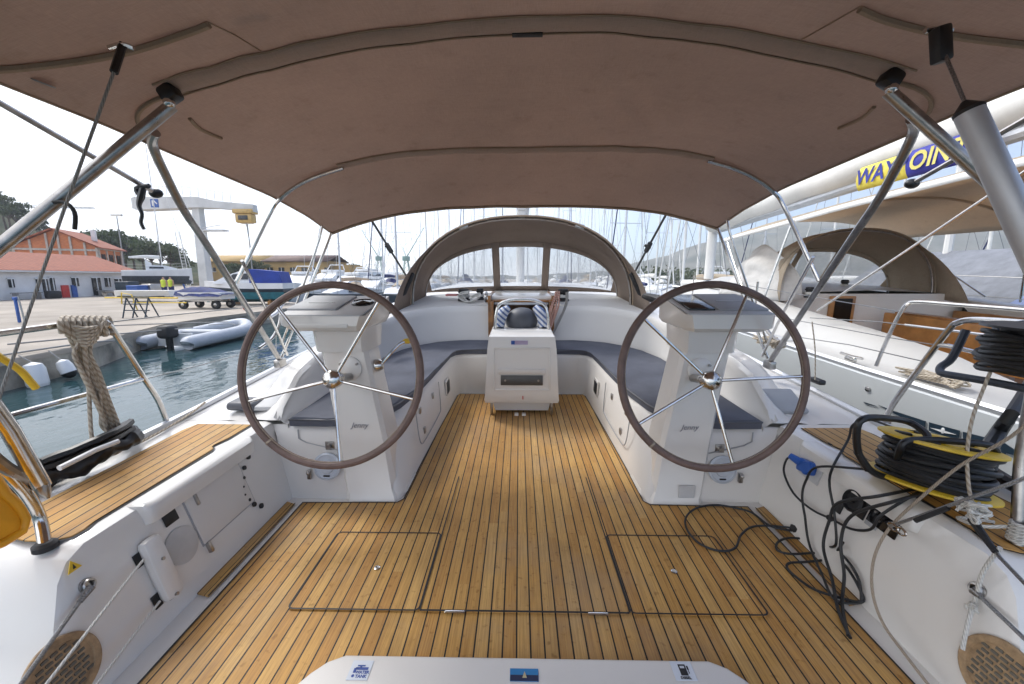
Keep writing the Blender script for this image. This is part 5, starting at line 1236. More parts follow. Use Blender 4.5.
for s in (0, 1):
    sx = -1 if s == 0 else 1
    mb = MB(); mb.tube([nbim(.96, s), nbim(.96, s) + V((sx * .02, -.05, -.12)), V((NC + sx * 1.62, 5.6, .86))], .013, 8, sm=4); mb.build('front_leg', steel, t)
    mb = MB(); mb.tube([nbim(.62, s) + V((0, 0, -.02)), nbim(.62, s) + V((sx * .05, .02, -.14)), V((NC + sx * 1.62, 5.2, .82))], .013, 8, sm=4); mb.build('middle_leg', steel, t)
    mb = MB(); mb.tube([nbim(.10, s), V((NC + sx * 1.65, 4.2, .82))], .011, 8); mb.build('aft_leg', steel, t)
# boom with stack-pack and banner
B0 = P(1060, 78, X=4.7); B1 = P(700, 222, X=5.2)
B0 = V((4.6, 3.3, 2.78)); B1 = V((5.15, 11.0, 2.38))
t = thing('boom_with_sail_bag', 'long white sail bag on the neighbouring boom with a yellow and blue banner', 'boom', B0)
pts = [B0.lerp(B1, k / 16) for k in range(17)]
mb = MB(); mb.tube([p + V((0, 0, .02 * math.sin(k * 1.7))) for k, p in enumerate(pts)], [.15, .19, .21, .22, .24, .28, .30], 16); bag = mb.build('sail_bag', sailw, t)
mb = MB(); mb.tube([p + V((0, 0, -.25)) for p in pts], .07, 10); mb.build('boom', alu, t)
# banner plane: follows boom on the camera side
bd = (B1 - B0).normalized(); side = V((-1, 0, 0)); side = (side - bd * side.dot(bd)).normalized(); bup = side.cross(bd) * 1; 
if bup.z < 0: bup = -bup
def bhit(u, v): return hit(u, v, B0 + side * .235, side)
bl, br = bhit(856, 180), bhit(974, 144)
L = (bl - br).length; mid_ = (bl + br) / 2
# readable from our side: text runs from the far end (left in the picture) towards the stern
tx = (br - bl).normalized(); bannerup = side.cross(tx); 
if bannerup.z < 0: bannerup = -bannerup
mid_ = (bl + br) / 2
for x0, x1, nm, mt, lb in ((-.5, .0, 'banner', M('banner_yellow', (.78, .66, .10), .6), 'yellow half of the banner'), (.0, .5, 'banner', M('banner_blue', (.035, .04, .36), .6), 'blue half of the banner')):
    mb = MB(); c = mid_ + tx * (x0 + x1) / 2 * L
    mb.grid(lambda a, b: mid_ + tx * L * (x0 + (x1 - x0) * a) + bannerup * (b - .5) * .30 - side * .05 * (2 * b - 1) ** 2, 12, 6); o = mb.build(nm, mt, t, solid=.003); o['label'] = lb
m4 = axes(mid_ - tx * L * .25 + side * .006, tx, side)
text('WAYP', .27, 'lettering', M('letter_blue', (.03, .04, .30), .6), m4, t, bold=.006, shear=.15)
m4 = axes(mid_ + tx * L * .245 + side * .006, tx, side)
text('OINT', .27, 'lettering', M('letter_yellow', (.80, .70, .20), .6), m4, t, bold=.006, shear=.15)
# mast and rail of the neighbour
mb = MB(); mb.cyl((NC + .4, 11.1, .9), (NC + .4, 11.1, 17), .12, n=12); mb.build('mast', sailw, nb)
t = thing('guard_rail', 'steel guard rail along the near side of the neighbouring yacht', 'rail', (NC - 2.0, 3, .48))
XN = NC - 2.04
mb = MB(); mb.tube([P(1100, 318, X=XN), P(1024, 310, X=XN), P(960, 305, X=XN), P(920, 302, X=XN), P(908, 304, X=XN), P(900, 314, X=XN), P(886, 342, X=XN), P(876, 366, X=XN)], .013, 8, sm=4); mb.build('rail_tube', steel, t)
mb = MB(); mb.tube([P(905, 325, X=XN), P(1040, 342, X=XN)], .008, 6); mb.build('lower_tube', steel, t)
for a, b in (((720, 281), (900, 312)), ((740, 310), (890, 338)), ((890, 338), (1040, 362))):
    mb = MB(); mb.tube([P(*a, X=XN), P(*b, X=XN)], .0035, 5); mb.build('guard_wire', galv, t)
for y in (4.6, 6.6, 8.6):
    mb = MB(); mb.cyl((NC - ng(y) + .06, y, nsh(y)), (NC - ng(y) + .06, y, nsh(y) + .6), .012, n=8); mb.build('stanchion', steel, t)
t = thing('guard_rail', 'steel guard rail along the far side of the neighbouring yacht', 'rail', (NC + 2.0, 3, .48))
for z in (.32, .6):
    mb = MB(); mb.tube([(NC + ng(y) - .06, y, nsh(y) + z) for y in (0, 2, 4, 6, 8, 10, 12)], .006, 5); mb.build('guard_wire', galv, t)
for y in (1, 3, 5, 7, 9):
    mb = MB(); mb.cyl((NC + ng(y) - .06, y, nsh(y)), (NC + ng(y) - .06, y, nsh(y) + .6), .012, n=8); mb.build('stanchion', steel, t)
# its wheel, seen as a brown arc
c = V((NC + .35, 2.9, .55))
t = thing('helm_station', 'helm of the neighbouring yacht, the brown top of its wheel showing', 'helm', c)
mb = MB(); mb.tube([c + V((math.cos(a) * .45, 0.06 * math.sin(a), math.sin(a) * .45)) for a in [2 * math.pi * k / 48 for k in range(48)]], .018, 8, closed=True); nw = mb.build('steering_wheel', leather, t)
for k in range(5):
    a = R(90 + 72 * k); mb = MB(); mb.tube([c, c + V((math.cos(a) * .45, .06 * math.sin(a), math.sin(a) * .45))], .008, 6); mb.build('spoke', steel, nw)
mb = MB(); mb.box(c + V((0, .25, -.15)), (.3, .3, .8), bev=.04, taper=.8); mb.build('pedestal', white, t)
for y, lab in ((3.3, 'steel cleat on the near side deck of the neighbouring yacht'),):
    mb = MB(); x_ = NC - ng(y) + .14; z_ = nsh(y) + .01; mb.tube([(x_, y - .11, z_ + .05), (x_, y, z_ + .045), (x_, y + .11, z_ + .05)], .012, 8); mb.box((x_, y, z_ + .02), (.04, .09, .04), bev=.008); mb.build('cleat', steel, nb)
mb = MB(); rnd = random.Random(8); c = V((NC - 1.86, 2.75, nsh(2.75) + .03))
for k in range(7): mb.tube([c + V((rnd.uniform(-.07, .07), rnd.uniform(-.22, .22), rnd.uniform(-.01, .04))) for _ in range(6)], .008, 6, sm=4)
mb.solo('tangled_line', ropeb, 'untidy heap of line on the near side deck of the neighbouring yacht', 'rope', c)
for y in (1.6, 4.4):
    mb = MB(); mb.box((NC - 1.90, y, nsh(y) + .004), (.16, .42, .008), bev=.002); mb.build('deck_pad', consoleg, nb)
# fenders between the boats
for y, lab in ((1.3, 'white fender between the two yachts near the stern'), (4.2, 'white fender between the two yachts amidships')):
    mb = MB(); mb.lathe((2.33, y, -.55), [(.02, 0), (.08, .03), (.13, .12), (.14, .3), (.13, .5), (.08, .6), (.02, .64)], n=18); mb.solo('fender', paintw, lab, 'fender', (2.33, y, -.55), 'fenders between the yachts')

# ================================================================== rotate the bow-up boat frame into the level world
tilt = math.atan((CY - HB) / F) - math.atan((CY - HE) / F)
RM = Matrix.Translation(EYEV) @ Matrix.Rotation(tilt, 4, 'X') @ Matrix.Translation(-EYEV)
for o in BOAT:
    if o.parent is None:
        o.matrix_basis = RM @ o.matrix_basis
MODE['boat'] = False
# ================================================================== SURROUNDINGS (level world)
WZ = -.9; QZ = -.28
def px2(u, Y): return E(u, HE, Y=Y).x
mb = MB(); mb.faces([(-1200, -300, WZ), (1200, -300, WZ), (1200, 1500, WZ), (-1200, 1500, WZ)], [(0, 1, 2, 3)]); mb.solo('water', WATER, 'calm green harbour water between boats and quay', 'water', kind='structure')
qe = [(-10.1, -8), (-10.1, 7.5), (-10.5, 9.6), (-11.4, 11.4), (-12.3, 13.4), (-12.6, 16), (-12.3, 21), (-12.8, 24.5), (-16, 27), (-26, 45), (-40, 75), (-60, 95)]
mb = MB(); mb.prism([(x, y, -3) for x, y in qe] + [(-60, 200, -3), (-300, 200, -3), (-300, -8, -3)], (0, 0, 3 + QZ - .02)); mb.solo('quay_wall', concw, 'stained concrete quay wall above the water', 'quay', kind='structure')
mb = MB(); mb.prism([(x + .02, y, QZ - .12) for x, y in qe] + [(-60, 200, QZ - .12), (-300, 200, QZ - .12), (-300, -8, QZ - .12)], (0, 0, .12), bev=.03); mb.solo('quay', conc, 'pale dusty concrete quay', 'quay', kind='structure')
mb = MB(); mb.prism([(-60, 95, -3), (-30, 88, -3), (20, 105, -3), (60, 150, -3), (400, 260, -3), (400, 900, -3), (-600, 900, -3), (-300, 200, -3), (-60, 200, -3)], (0, 0, 3 + QZ)); mb.solo('far_shore', conc, 'far quay behind the moored boats', 'ground', kind='structure')
# hills
def hill(name, mat, lab, x0, x1, y0, y1, prof, nx=90, ny=14, amp=3, sc=.03):
    mb = MB()
    def f(a, b):
        x = x0 + (x1 - x0) * a; y = y0 + (y1 - y0) * b; h = prof(a) * math.sin(math.pi * min(1, b * 1.0) * .5) ** .9 if b < 1 else prof(a)
        n_ = noise.fractal(V((x * sc, y * sc, 0)), 1, 2, 4) * amp * min(1, b * 2.5)
        return V((x, y, QZ - 1 + h + n_))
    mb.grid(f, nx, ny); mb.grid(lambda a, b: f(a, 1) + V((0, 60 * b, -b * (prof(a) + 5))), nx, 3)
    return mb.solo(name, mat, lab, 'hill', kind='structure', ang=80)
def interp(T):
    def g(a):
        for (p, q), (r, s_) in zip(T, T[1:]):
            if a <= r: 
                t = (a - p) / (r - p); t = t * t * (3 - 2 * t); return q + (s_ - q) * t
        return T[-1][1]
    return g
# right-hand ridge: from px 600 (y 275) rising to px 830 (y 215)
D = 900
def ridge(T): return interp([((px - 400) / 900, (278 - y) / F * D + 2) for px, y in T])
hill('hill', HILL, 'grey-green ridge rising to the right behind the masts', (400 - 519) / F * D, (1300 - 519) / F * D, D * .55, D, ridge([(400, 276), (500, 277), (600, 272), (640, 262), (700, 245), (760, 228), (820, 214), (900, 212), (1000, 220), (1300, 232)]), 140, 18, 7, .012)
D2 = 130
def ridge2(T): return interp([((px + 500) / 900, (278 - y) / F * D2 + 1) for px, y in T])
hill('near_hill', HILL2, 'dark wooded hill behind the workshops', (-500 - 519) / F * D2, (400 - 519) / F * D2, 75, D2, ridge2([(-500, 100), (-60, 182), (0, 205), (40, 224), (60, 240), (100, 244), (140, 252), (180, 262), (260, 270), (330, 273), (400, 276)]), 80, 12, 2.0, .08)

# ---- trees
def tree_mesh(rnd, H, W, flat, mat, nleaf, leaf):
    t = MB()
    t.tube([(0, 0, -.5), (rnd.uniform(-.2, .2), 0, H * .35), (rnd.uniform(-.4, .4), rnd.uniform(-.3, .3), H * .7)], [.22, .16, .08], 7, sm=3)
    cl = []
    for k in range(11):
        a = rnd.uniform(0, 6.28); r_ = W * math.sqrt(rnd.random()) * .75; z = H * (.62 + .3 * rnd.random()) if flat else H * (.35 + .55 * rnd.random()); q = V((math.cos(a) * r_, math.sin(a) * r_, z)); cl.append((q, W * rnd.uniform(.24, .42)))
        t.tube([(0, 0, H * .42), (q.x * .5, q.y * .5, (H * .45 + q.z) / 2), q], [.10, .06, .03], 5, sm=2)
    c = MB()
    for q, cr in cl:
        for j in range(nleaf // 11):
            d = V((rnd.gauss(0, 1), rnd.gauss(0, 1), rnd.gauss(0, .62))).normalized() * cr * rnd.uniform(.45, 1.05) ; d.z *= .7
            p = q + d; n = V((rnd.uniform(-1, 1), rnd.uniform(-1, 1), rnd.uniform(-.2, 1))).normalized(); a = n.orthogonal().normalized(); b = n.cross(a); s_ = leaf * rnd.uniform(.6, 1.3)
            c.faces([p + a * s_, p + b * s_ * .6, p - a * s_, p - b * s_ * .6], [(0, 1, 2, 3)])
    return t, c
protos = []
for i in range(4):
    rnd = random.Random(60 + i)
    o = thing('pine_tree' if i < 3 else 'olive_tree', 'dark pine', 'tree', (0, 0, 0), 'trees behind the yard'); a, b = tree_mesh(rnd, 6.5 + i * .5, 3.2 + (i % 2) * .8, i < 3, LEAF, 1500, .26)
    a.build('trunk', bark, o); b.build('crown', LEAF if i < 3 else LEAF2, o); protos.append(o)
tp = [(-8, 100, 1.0), (6, 104, .9), (16, 98, 1.0), (27, 106, 1.0), (38, 100, .8), (-22, 92, 1.1), (47, 108, .9), (-2, 90, .9), (55, 104, .8), (84, 82, .95), (93, 88, 1.0), (101, 80, 1.05), (110, 78, 1.1), (119, 84, 1.1), (127, 80, 1.15), (136, 82, 1.1), (145, 84, 1.05), (154, 78, 1.0), (163, 84, .95), (172, 80, .95), (181, 86, .85), (240, 84, .6), (249, 86, .7), (258, 88, .65), (232, 86, .7), (345, 96, .6), (354, 100, .65), (366, 103, .5), (336, 98, .55), (20, 88, .9)]
words = ['leaning over the workshop roof', 'behind the red-tiled roofs', 'above the orange building', 'between the orange building and the crane', 'behind the boat on its cradle', 'at the foot of the crane', 'beside the ochre warehouse', 'at the end of the ochre warehouse']
for i, (px, Y, sc) in enumerate(tp):
    lab = '%s pine, number %s' % ('x', i)
    where = 'on the slope above the workshop' if px < 50 else 'behind the orange building' if px < 100 else 'behind the boat on its cradle' if px < 185 else 'beside the ochre warehouse' if px < 300 else 'beyond the far end of the warehouse'
    size = 'tall' if sc > 1.05 else 'medium' if sc > .82 else 'low'
    o = protos[i % 4] if i < 4 else copytree(protos[i % 4])
    zg = {0: 0}.get(px, 0); gz = (1.3 + (278 - interp([(-60, 193), (0, 215), (40, 236), (60, 250), (100, 262), (140, 268), (200, 274), (900, 276)])(px)) / F * Y) - 1.6 if px < 200 else QZ + .2
    o.location = (px2(px, Y), Y, gz); o.rotation_euler = (0, 0, i * 1.9); o.scale = (sc,) * 3
    o['label'] = '%s %s %s, %s tree from the left' % (size, 'olive' if i % 4 == 3 else 'pine', where, ['first', 'second', 'third', 'fourth', 'fifth', 'sixth', 'seventh', 'eighth', 'ninth', 'tenth', 'eleventh', 'twelfth', 'thirteenth', 'fourteenth', 'fifteenth', 'sixteenth', 'seventeenth', 'eighteenth', 'nineteenth', 'twentieth', 'twenty-first', 'twenty-second', 'twenty-third', 'twenty-fourth', 'twenty-fifth', 'twenty-sixth', 'twenty-seventh', 'twenty-eighth', 'twenty-ninth', 'thirtieth'][sorted(q[0] for q in tp).index(px)])

# ---- white workshop with the red tiled roof (along x = -37)
t = thing('workshop', 'long low white workshop with red tiled roof across the quay', 'building', (-38, 28, QZ))
wx, y0, y1 = -37.0, 4, 38.4; ez = 1.85
mb = MB(); mb.box((wx - 4, (y0 + y1) / 2, (QZ + ez) / 2), (8, y1 - y0, ez - QZ)); mb.build('wall', plaster, t)
mb = MB(); mb.loft([[(wx + .4, y, ez - .08), (wx + .4, y, ez + .03), (wx - 4, y, ez + 1.55), (wx - 8.4, y, ez + .03)] for y in (y0 - .3, y1 + .3)]); mb.prism([(wx, y1, ez), (wx - 4, y1, ez + 1.5), (wx - 8, y1, ez)], (0, .02, 0)); rf = mb.build('roof', rooft, t)
mb = MB(); mb.box((wx + .42, (y0 + y1) / 2, ez - .05), (.06, y1 - y0 + .6, .10)); mb.build('gutter', paintw, rf)
def wy(px): # y along facade for a pixel column
    return E(px, HE, X=wx).y
for a, b, z0, z1, mt, nm in ((7, 12, .9, 1.5, darkglass, 'window'), (35, 37, .6, 1.5, darkglass, 'window'), (41, 46, .5, 1.5, darkglass, 'window'), (49, 53, .6, 1.6, darkglass, 'window'), (59, 66, .0, 1.0, redp, 'red_door'), (69, 74, .0, 1.0, bluepaint, 'blue_door'), (71, 77, .9, 1.6, darkglass, 'doorway'), (91, 99, .1, 1.6, darkglass, 'doorway'), (104, 109, .8, 1.6, darkglass, 'window'), (114, 120, .2, 1.5, darkglass, 'doorway')):
    ya, yb_ = wy(a), wy(b); mb = MB(); mb.box((wx + .05, (ya + yb_) / 2, QZ + (z0 + z1) / 2), (.12, abs(yb_ - ya), z1 - z0)); o = mb.build(nm, mt, t)
    if mt is darkglass:
        mb = MB(); mb.box((wx + .09, (ya + yb_) / 2, QZ + z1 + .03), (.14, abs(yb_ - ya) + .2, .07)); mb.box((wx + .09, (ya + yb_) / 2, QZ + (z0 + z1) / 2), (.10, .06, z1 - z0)); mb.build('frame', paintw, o)
for px, lab in ((16, 'left'), (100, 'right')):
    mb = MB(); yy = wy(px); mb.box((wx + .6, yy, QZ + .5), (.5, 1.6, .06)); 
    for d in (-.7, .7): mb.box((wx + .6, yy + d, QZ + .25), (.4, .06, .5))
    mb.solo('work_bench', steeld, 'grey bench against the white workshop wall, %s one' % lab, 'bench', (wx + .6, yy, QZ), 'benches at the workshop')
mb = MB(); yy = wy(40); mb.box((wx + .8, yy, QZ + .3), (.5, .9, .6), bev=.12); mb.tube([(wx + .8, yy - .4, QZ + .25), (wx + .8, yy - .4, QZ + .26)], .2, 10); mb.solo('parked_scooter', rubber, 'dark scooter parked at the workshop wall', 'scooter', (wx + .8, yy, QZ))
mb = MB(); yy = wy(97); mb.box((wx + .9, yy, QZ + .4), (.5, 1.1, .25), bev=.08); mb.cyl((wx + .9, yy - .5, QZ + .25), (wx + .98, yy - .5, QZ + .25), .25, n=14); mb.cyl((wx + .9, yy + .5, QZ + .25), (wx + .98, yy + .5, QZ + .25), .25, n=14); mb.solo('parked_bicycle', steeld, 'bicycle leaning by the workshop doorway', 'bicycle', (wx + .9, yy, QZ))
# ---- orange blockwork building with concrete frame
t = thing('orange_building', 'unplastered orange block building with pale concrete frame and red gable roof', 'building', (-52, 48, QZ))
Mr = Matrix.Translation((-53, 46, QZ)) @ Matrix.Rotation(R(24), 4, 'Z')
w, dp, he, hr = 7.2, 5.4, 5.1, 7.0
def q(x, y, z): return Mr @ V((x, y, z))
mb = MB(); mb.faces([q(-w / 2, 0, 0), q(w / 2, 0, 0), q(w / 2, dp, 0), q(-w / 2, dp, 0), q(-w / 2, 0, he), q(w / 2, 0, he), q(w / 2, dp, he), q(-w / 2, dp, he), q(0, 0, hr), q(0, dp, hr)], [(0, 1, 5, 8, 4), (1, 2, 6, 5), (2, 3, 7, 9, 6), (3, 0, 4, 7)]); mb.build('wall', BRICK, t)
mb = MB(); 
for s in (-1, 1): mb.prism([q(0, -.4, hr + .05), q(s * (w / 2 + .5), -.4, he - .12), q(s * (w / 2 + .5), dp + .4, he - .12), q(0, dp + .4, hr + .05)], (0, 0, .14))
mb.build('roof', rooft, t)
mb = MB(); rt3 = Mr.to_3x3()
for x in (-3.5, -2.1, -.7, .3, 1.3, 2.5, 3.5): mb.box(q(x, -.03, (hr - abs(x) * .54) / 2), (.18, .16, hr - abs(x) * .54), rot=rt3)
for z in (2.5, 4.8): mb.box(q(0, -.04, z), (w + .1, .16, .22), rot=rt3)
for y in (.1, 1.8, 3.6, 5.3): mb.box(q(w / 2 + .02, y, he / 2), (.16, .24, he), rot=rt3)
for z in (2.5, 5.0): mb.box(q(w / 2 + .03, dp / 2, z), (.16, dp, .22), rot=rt3)
mb.build('concrete_frame', M('frame_concrete', (.48, .42, .36), .9, var=.15), t)
for x, z in ((.8, 3.8), (1.9, 3.7), (3.0, 3.7), (-1.4, 1.2)):
    mb = MB(); mb.box(q(x, -.05, z), (.6, .10, .7), rot=rt3); mb.build('window', darkglass, t)
for y in (.95, 2.7, 4.5):
    mb = MB(); mb.box(q(w / 2 + .04, y, 3.8), (.10, .8, 1.2), rot=rt3); mb.build('window', darkglass, t)
mb = MB(); mb.box(q(2.2, 3, hr - .3), (.4, .4, 1.3), rot=rt3); mb.build('chimney', plaster, t)
# ---- ochre warehouse
t = thing('ochre_warehouse', 'long ochre warehouse with a row of windows and flat-pitched roof', 'building', (-50, 90, QZ))
xa, xb = px2(205, 92), px2(329, 92)
mb = MB(); mb.box(((xa + xb) / 2, 97, QZ + 2.7), (xb - xa, 10, 5.4)); mb.box(((xb + px2(347, 92)) / 2, 98, QZ + 2.3), (px2(347, 92) - xb, 8, 4.6)); mb.build('wall', ochre, t)
mb = MB(); xm = px2(264, 92)
mb.loft([[(xm, 91.4, QZ + 5.3), (xm, 97, QZ + 6.9), (xm, 103, QZ + 5.3)], [(xb + .3, 91.4, QZ + 5.3), (xb + .3, 97, QZ + 6.9), (xb + .3, 103, QZ + 5.3)]]); mb.build('roof', rust, t, solid=.15).data.name = 'roof'
mb = MB(); mb.loft([[(xa, 91.4, QZ + 5.3), (xa, 97, QZ + 6.9), (xa, 103, QZ + 5.3)], [(xm, 91.4, QZ + 5.3), (xm, 97, QZ + 6.9), (xm, 103, QZ + 5.3)]]); o = mb.build('roof', ochre, t, solid=.15)
for k in range(11):
    x = px2(214 + k * 11.4, 92); mb = MB(); mb.box((x, 91.95, QZ + 3.5), (1.3, .12, .9)); o = mb.build('window', darkglass, t)
    mb = MB(); mb.box((x, 91.93, QZ + 3.5), (.08, .16, .9)); mb.box((x, 91.9, QZ + 2.98), (1.5, .3, .1)); mb.build('frame', plaster, o)
# ---- travel crane
Yc = 47; X0 = px2(206, Yc)
t = thing('quay_crane', 'white quay crane with a heavy top beam and a tapered column', 'crane', (X0, Yc, QZ))
tz = 1.3 + (278 - 208) / F * Yc
mb = MB(); mb.loft([[(X0 - h, Yc - h, z), (X0 + h, Yc - h, z), (X0 + h, Yc + h, z), (X0 - h, Yc + h, z)] for z, h in ((QZ, .50), (QZ + 2, .48), (tz - 1, .40), (tz, .40))], closed=True); mb.build('column', cranew, t)
xl, xr = px2(147, Yc), px2(262, Yc)
mb = MB(); 
def bsec(x, h0, h1, w_): return [(x, Yc - w_, tz + h0), (x, Yc + w_, tz + h0), (x, Yc + w_, tz + h1), (x, Yc - w_, tz + h1)]
mb.loft([bsec(xl, -.4, .7, .6), bsec(xl + .5, -.6, .8, .7), bsec(X0 + .5, -.35, .8, .7), bsec(xr - 4, -.4, .35, .5), bsec(xr, -.8, -.0, .4)], closed=True); mb.build('beam', cranew, t)
mb = MB()
for k in range(13): mb.cyl((xl + .6 + k * .9, Yc - .6, tz + .9 - max(0, k - 6) * .12), (xl + .6 + k * .9, Yc - .6, tz + 1.9 - max(0, k - 6) * .12), .03, n=5)
mb.tube([(xl + .6, Yc - .6, tz + 1.9), (xl + 6, Yc - .6, tz + 1.9), (xl + 11.4, Yc - .6, tz + 1.2)], .03, 5); mb.build('handrail', cranew, t)
mb = MB(); mb.box((xr - 1.2, Yc, tz - 1.5), (1.9, 1.0, 1.0), bev=.15); mb.box((xr - 1.2, Yc, tz - .75), (2.3, 1.2, .5), bev=.1); c = mb.build('trolley', cranety, t)
mb = MB(); mb.box((xr - 1.2, Yc - .5, tz - 1.45), (1.1, .1, .5), bev=.03); mb.build('window', darkglass, c)
mb = MB(); mb.tube([(xr - 1.2, Yc, tz - 2), (xr - .9, Yc, tz - 6)], .05, 5); mb.build('hook_cable', galv, t)
mb = MB(); mb.box((X0 + 1.6, Yc, 1.3 + (278 - 232) / F * Yc), (2.8, 1, .15)); mb.tube([(X0 + .5, Yc - .5, 6.9), (X0 + 3, Yc - .5, 7.3)], .04, 5); mb.build('platform', cranew, t)
mb = MB(); mb.box((px2(170, Yc), Yc - .72, tz + .1), (.9, .04, .9)); o = mb.build('sign_plate', bluepaint, t); mb = MB(); mb.box((px2(170, Yc) - .2, Yc - .75, tz + .1), (.15, .03, .6)); mb.box((px2(170, Yc) + .12, Yc - .75, tz + .2), (.5, .03, .12), rot=Matrix.Rotation(.8, 3, 'Y')); mb.build('sign_mark', paintw, o)
mb = MB()
for d in (-.25, .25): mb.tube([(X0 - 1.3 + d, Yc - 1, QZ), (X0 - 1.9 + d, Yc - 1, tz - 3)], .04, 5)
for k in range(16): mb.box((X0 - 1.3 - .6 * k / 16, Yc - 1, QZ + .4 + k * (tz - 4) / 16), (.5, .05, .05))
mb.build('ladder', cranew, t)

# ---- generic yacht
def yacht_proto(hullm, coverm, lab, mastm=sailw, mh=14.5):
    t = thing('moored_sailboat', lab, 'sailboat', (0, 0, 0), 'sailboats moored along the harbour')
    st = [(-5.2, 1.35, .95), (-4, 1.6, .98), (-1, 1.85, 1.0), (1, 1.75, 1.05), (3, 1.3, 1.12), (4.6, .6, 1.2), (5.6, .03, 1.28)]
    mb = MB()
    mb.loft([[(-g, y, z), (-g * .97, y, .5), (-g * .8, y, 0), (-g * .3, y, -.4), (g * .3, y, -.4), (g * .8, y, 0), (g * .97, y, .5), (g, y, z), (g * .5, y, z + .03), (-g * .5, y, z + .03)] for y, g, z in st], closed=True); mb.build('hull', hullm, t)
    mb = MB(); mb.loft([[(-w_, y, z0), (-w_ * .85, y, z0 + h), (w_ * .85, y, z0 + h), (w_, y, z0)] for y, w_, z0, h in ((-1.6, 1.1, 1.0, .5), (-1.4, 1.1, 1.0, .55), (1.5, .95, 1.05, .45), (3.2, .5, 1.1, .12))]); mb.poly([(-1.1, -1.6, 1.0), (-.93, -1.6, 1.5), (.93, -1.6, 1.5), (1.1, -1.6, 1.0)]); c = mb.build('cabin', paintw, t)
    for s in (-1, 1):
        mb = MB(); mb.prism([(s * 1.045, -1.1, 1.18), (s * 1.0, 1.2, 1.2), (s * .93, 1.1, 1.38), (s * .96, -1.0, 1.38)], (s * .02, 0, 0)); mb.build('window', darkglass, c)
    mb = MB(); mb.cyl((0, .9, 1.4), (0, .9, mh), .085, .065, 8); m_ = mb.build('mast', mastm, t)
    for hh, ww in ((.42, 2.2), (.70, 1.6)):
        mb = MB(); mb.box((0, .9, mh * hh), (ww, .06, .04)); mb.build('spreader', alu, m_)
    mb = MB(); mb.cyl((0, .8, mh), (0, .8, mh + .6), .015, n=5); mb.box((.1, .9, mh + .3), (.3, .3, .02)); mb.build('masthead_gear', steeld, m_)
    mb = MB(); mb.tube([(0, .7, 2.35), (0, -1.5, 2.4), (0, -4.0, 2.3)], [.2, .17, .09], 8, sm=3); mb.build('sail_cover', coverm, t)
    mb = MB(); mb.tube([(0, 5.4, 1.4), (0, 1.1, mh * .96)], [.05, .035], 6); mb.build('furled_sail', coverm if coverm is navy else sailw, t)
    mb = MB()
    mb.tube([(0, -5.1, 1), (0, .9, mh)], .014, 4)
    for s in (-1, 1): mb.tube([(s * 1.7, .7, 1.05), (s * 1.1, .9, mh * .42), (s * .8, .9, mh * .7), (0, .9, mh * .98)], .014, 4); mb.tube([(s * 1.7, .4, 1.05), (0, .9, mh * .42)], .014, 4)
    mb.build('rigging', galv, t)
    mb = MB(); mb.grid(lambda a, b: V(((b * 2 - 1) * 1.05, -1.5 - .1 + a * .9, 1.4 + .75 * (1 - abs(b * 2 - 1) ** 2.5) * (1 - .55 * a))), 6, 10); mb.build('sprayhood', coverm, t)
    mb = MB()
    for s in (-1, 1):
        for z in (.3, .6): mb.tube([(s * 1.3, -5.1, 1 + z), (s * 1.8, -1, 1 + z), (s * 1.25, 3, 1.12 + z), (s * .05, 5.4, 1.3 + z)], .012, 4)
        for y, g in ((-4.5, 1.45), (-2.5, 1.7), (-.5, 1.8), (1.5, 1.6), (3.2, 1.2)): mb.cyl((s * g, y, 1), (s * g, y, 1.65), .012, n=4)
    mb.build('guard_rail', steeld, t)
    return t
PA = yacht_proto(paintw, sailw, 'a'); PB = yacht_proto(paintw, navy, 'b', alu, 15.5); PC = yacht_proto(stripem, BEIGE, 'c', alu, 13.5); PD = yacht_proto(paintg, BEIGE, 'd', sailw, 16.5)
PROT = {'a': PA, 'b': PB, 'c': PC, 'd': PD}; used = set()
desc = {'a': 'white sailboat with a white sail cover', 'b': 'white sailboat with navy canvas', 'c': 'dark-hulled sailboat with beige canvas', 'd': 'grey-hulled sailboat with beige canvas'}
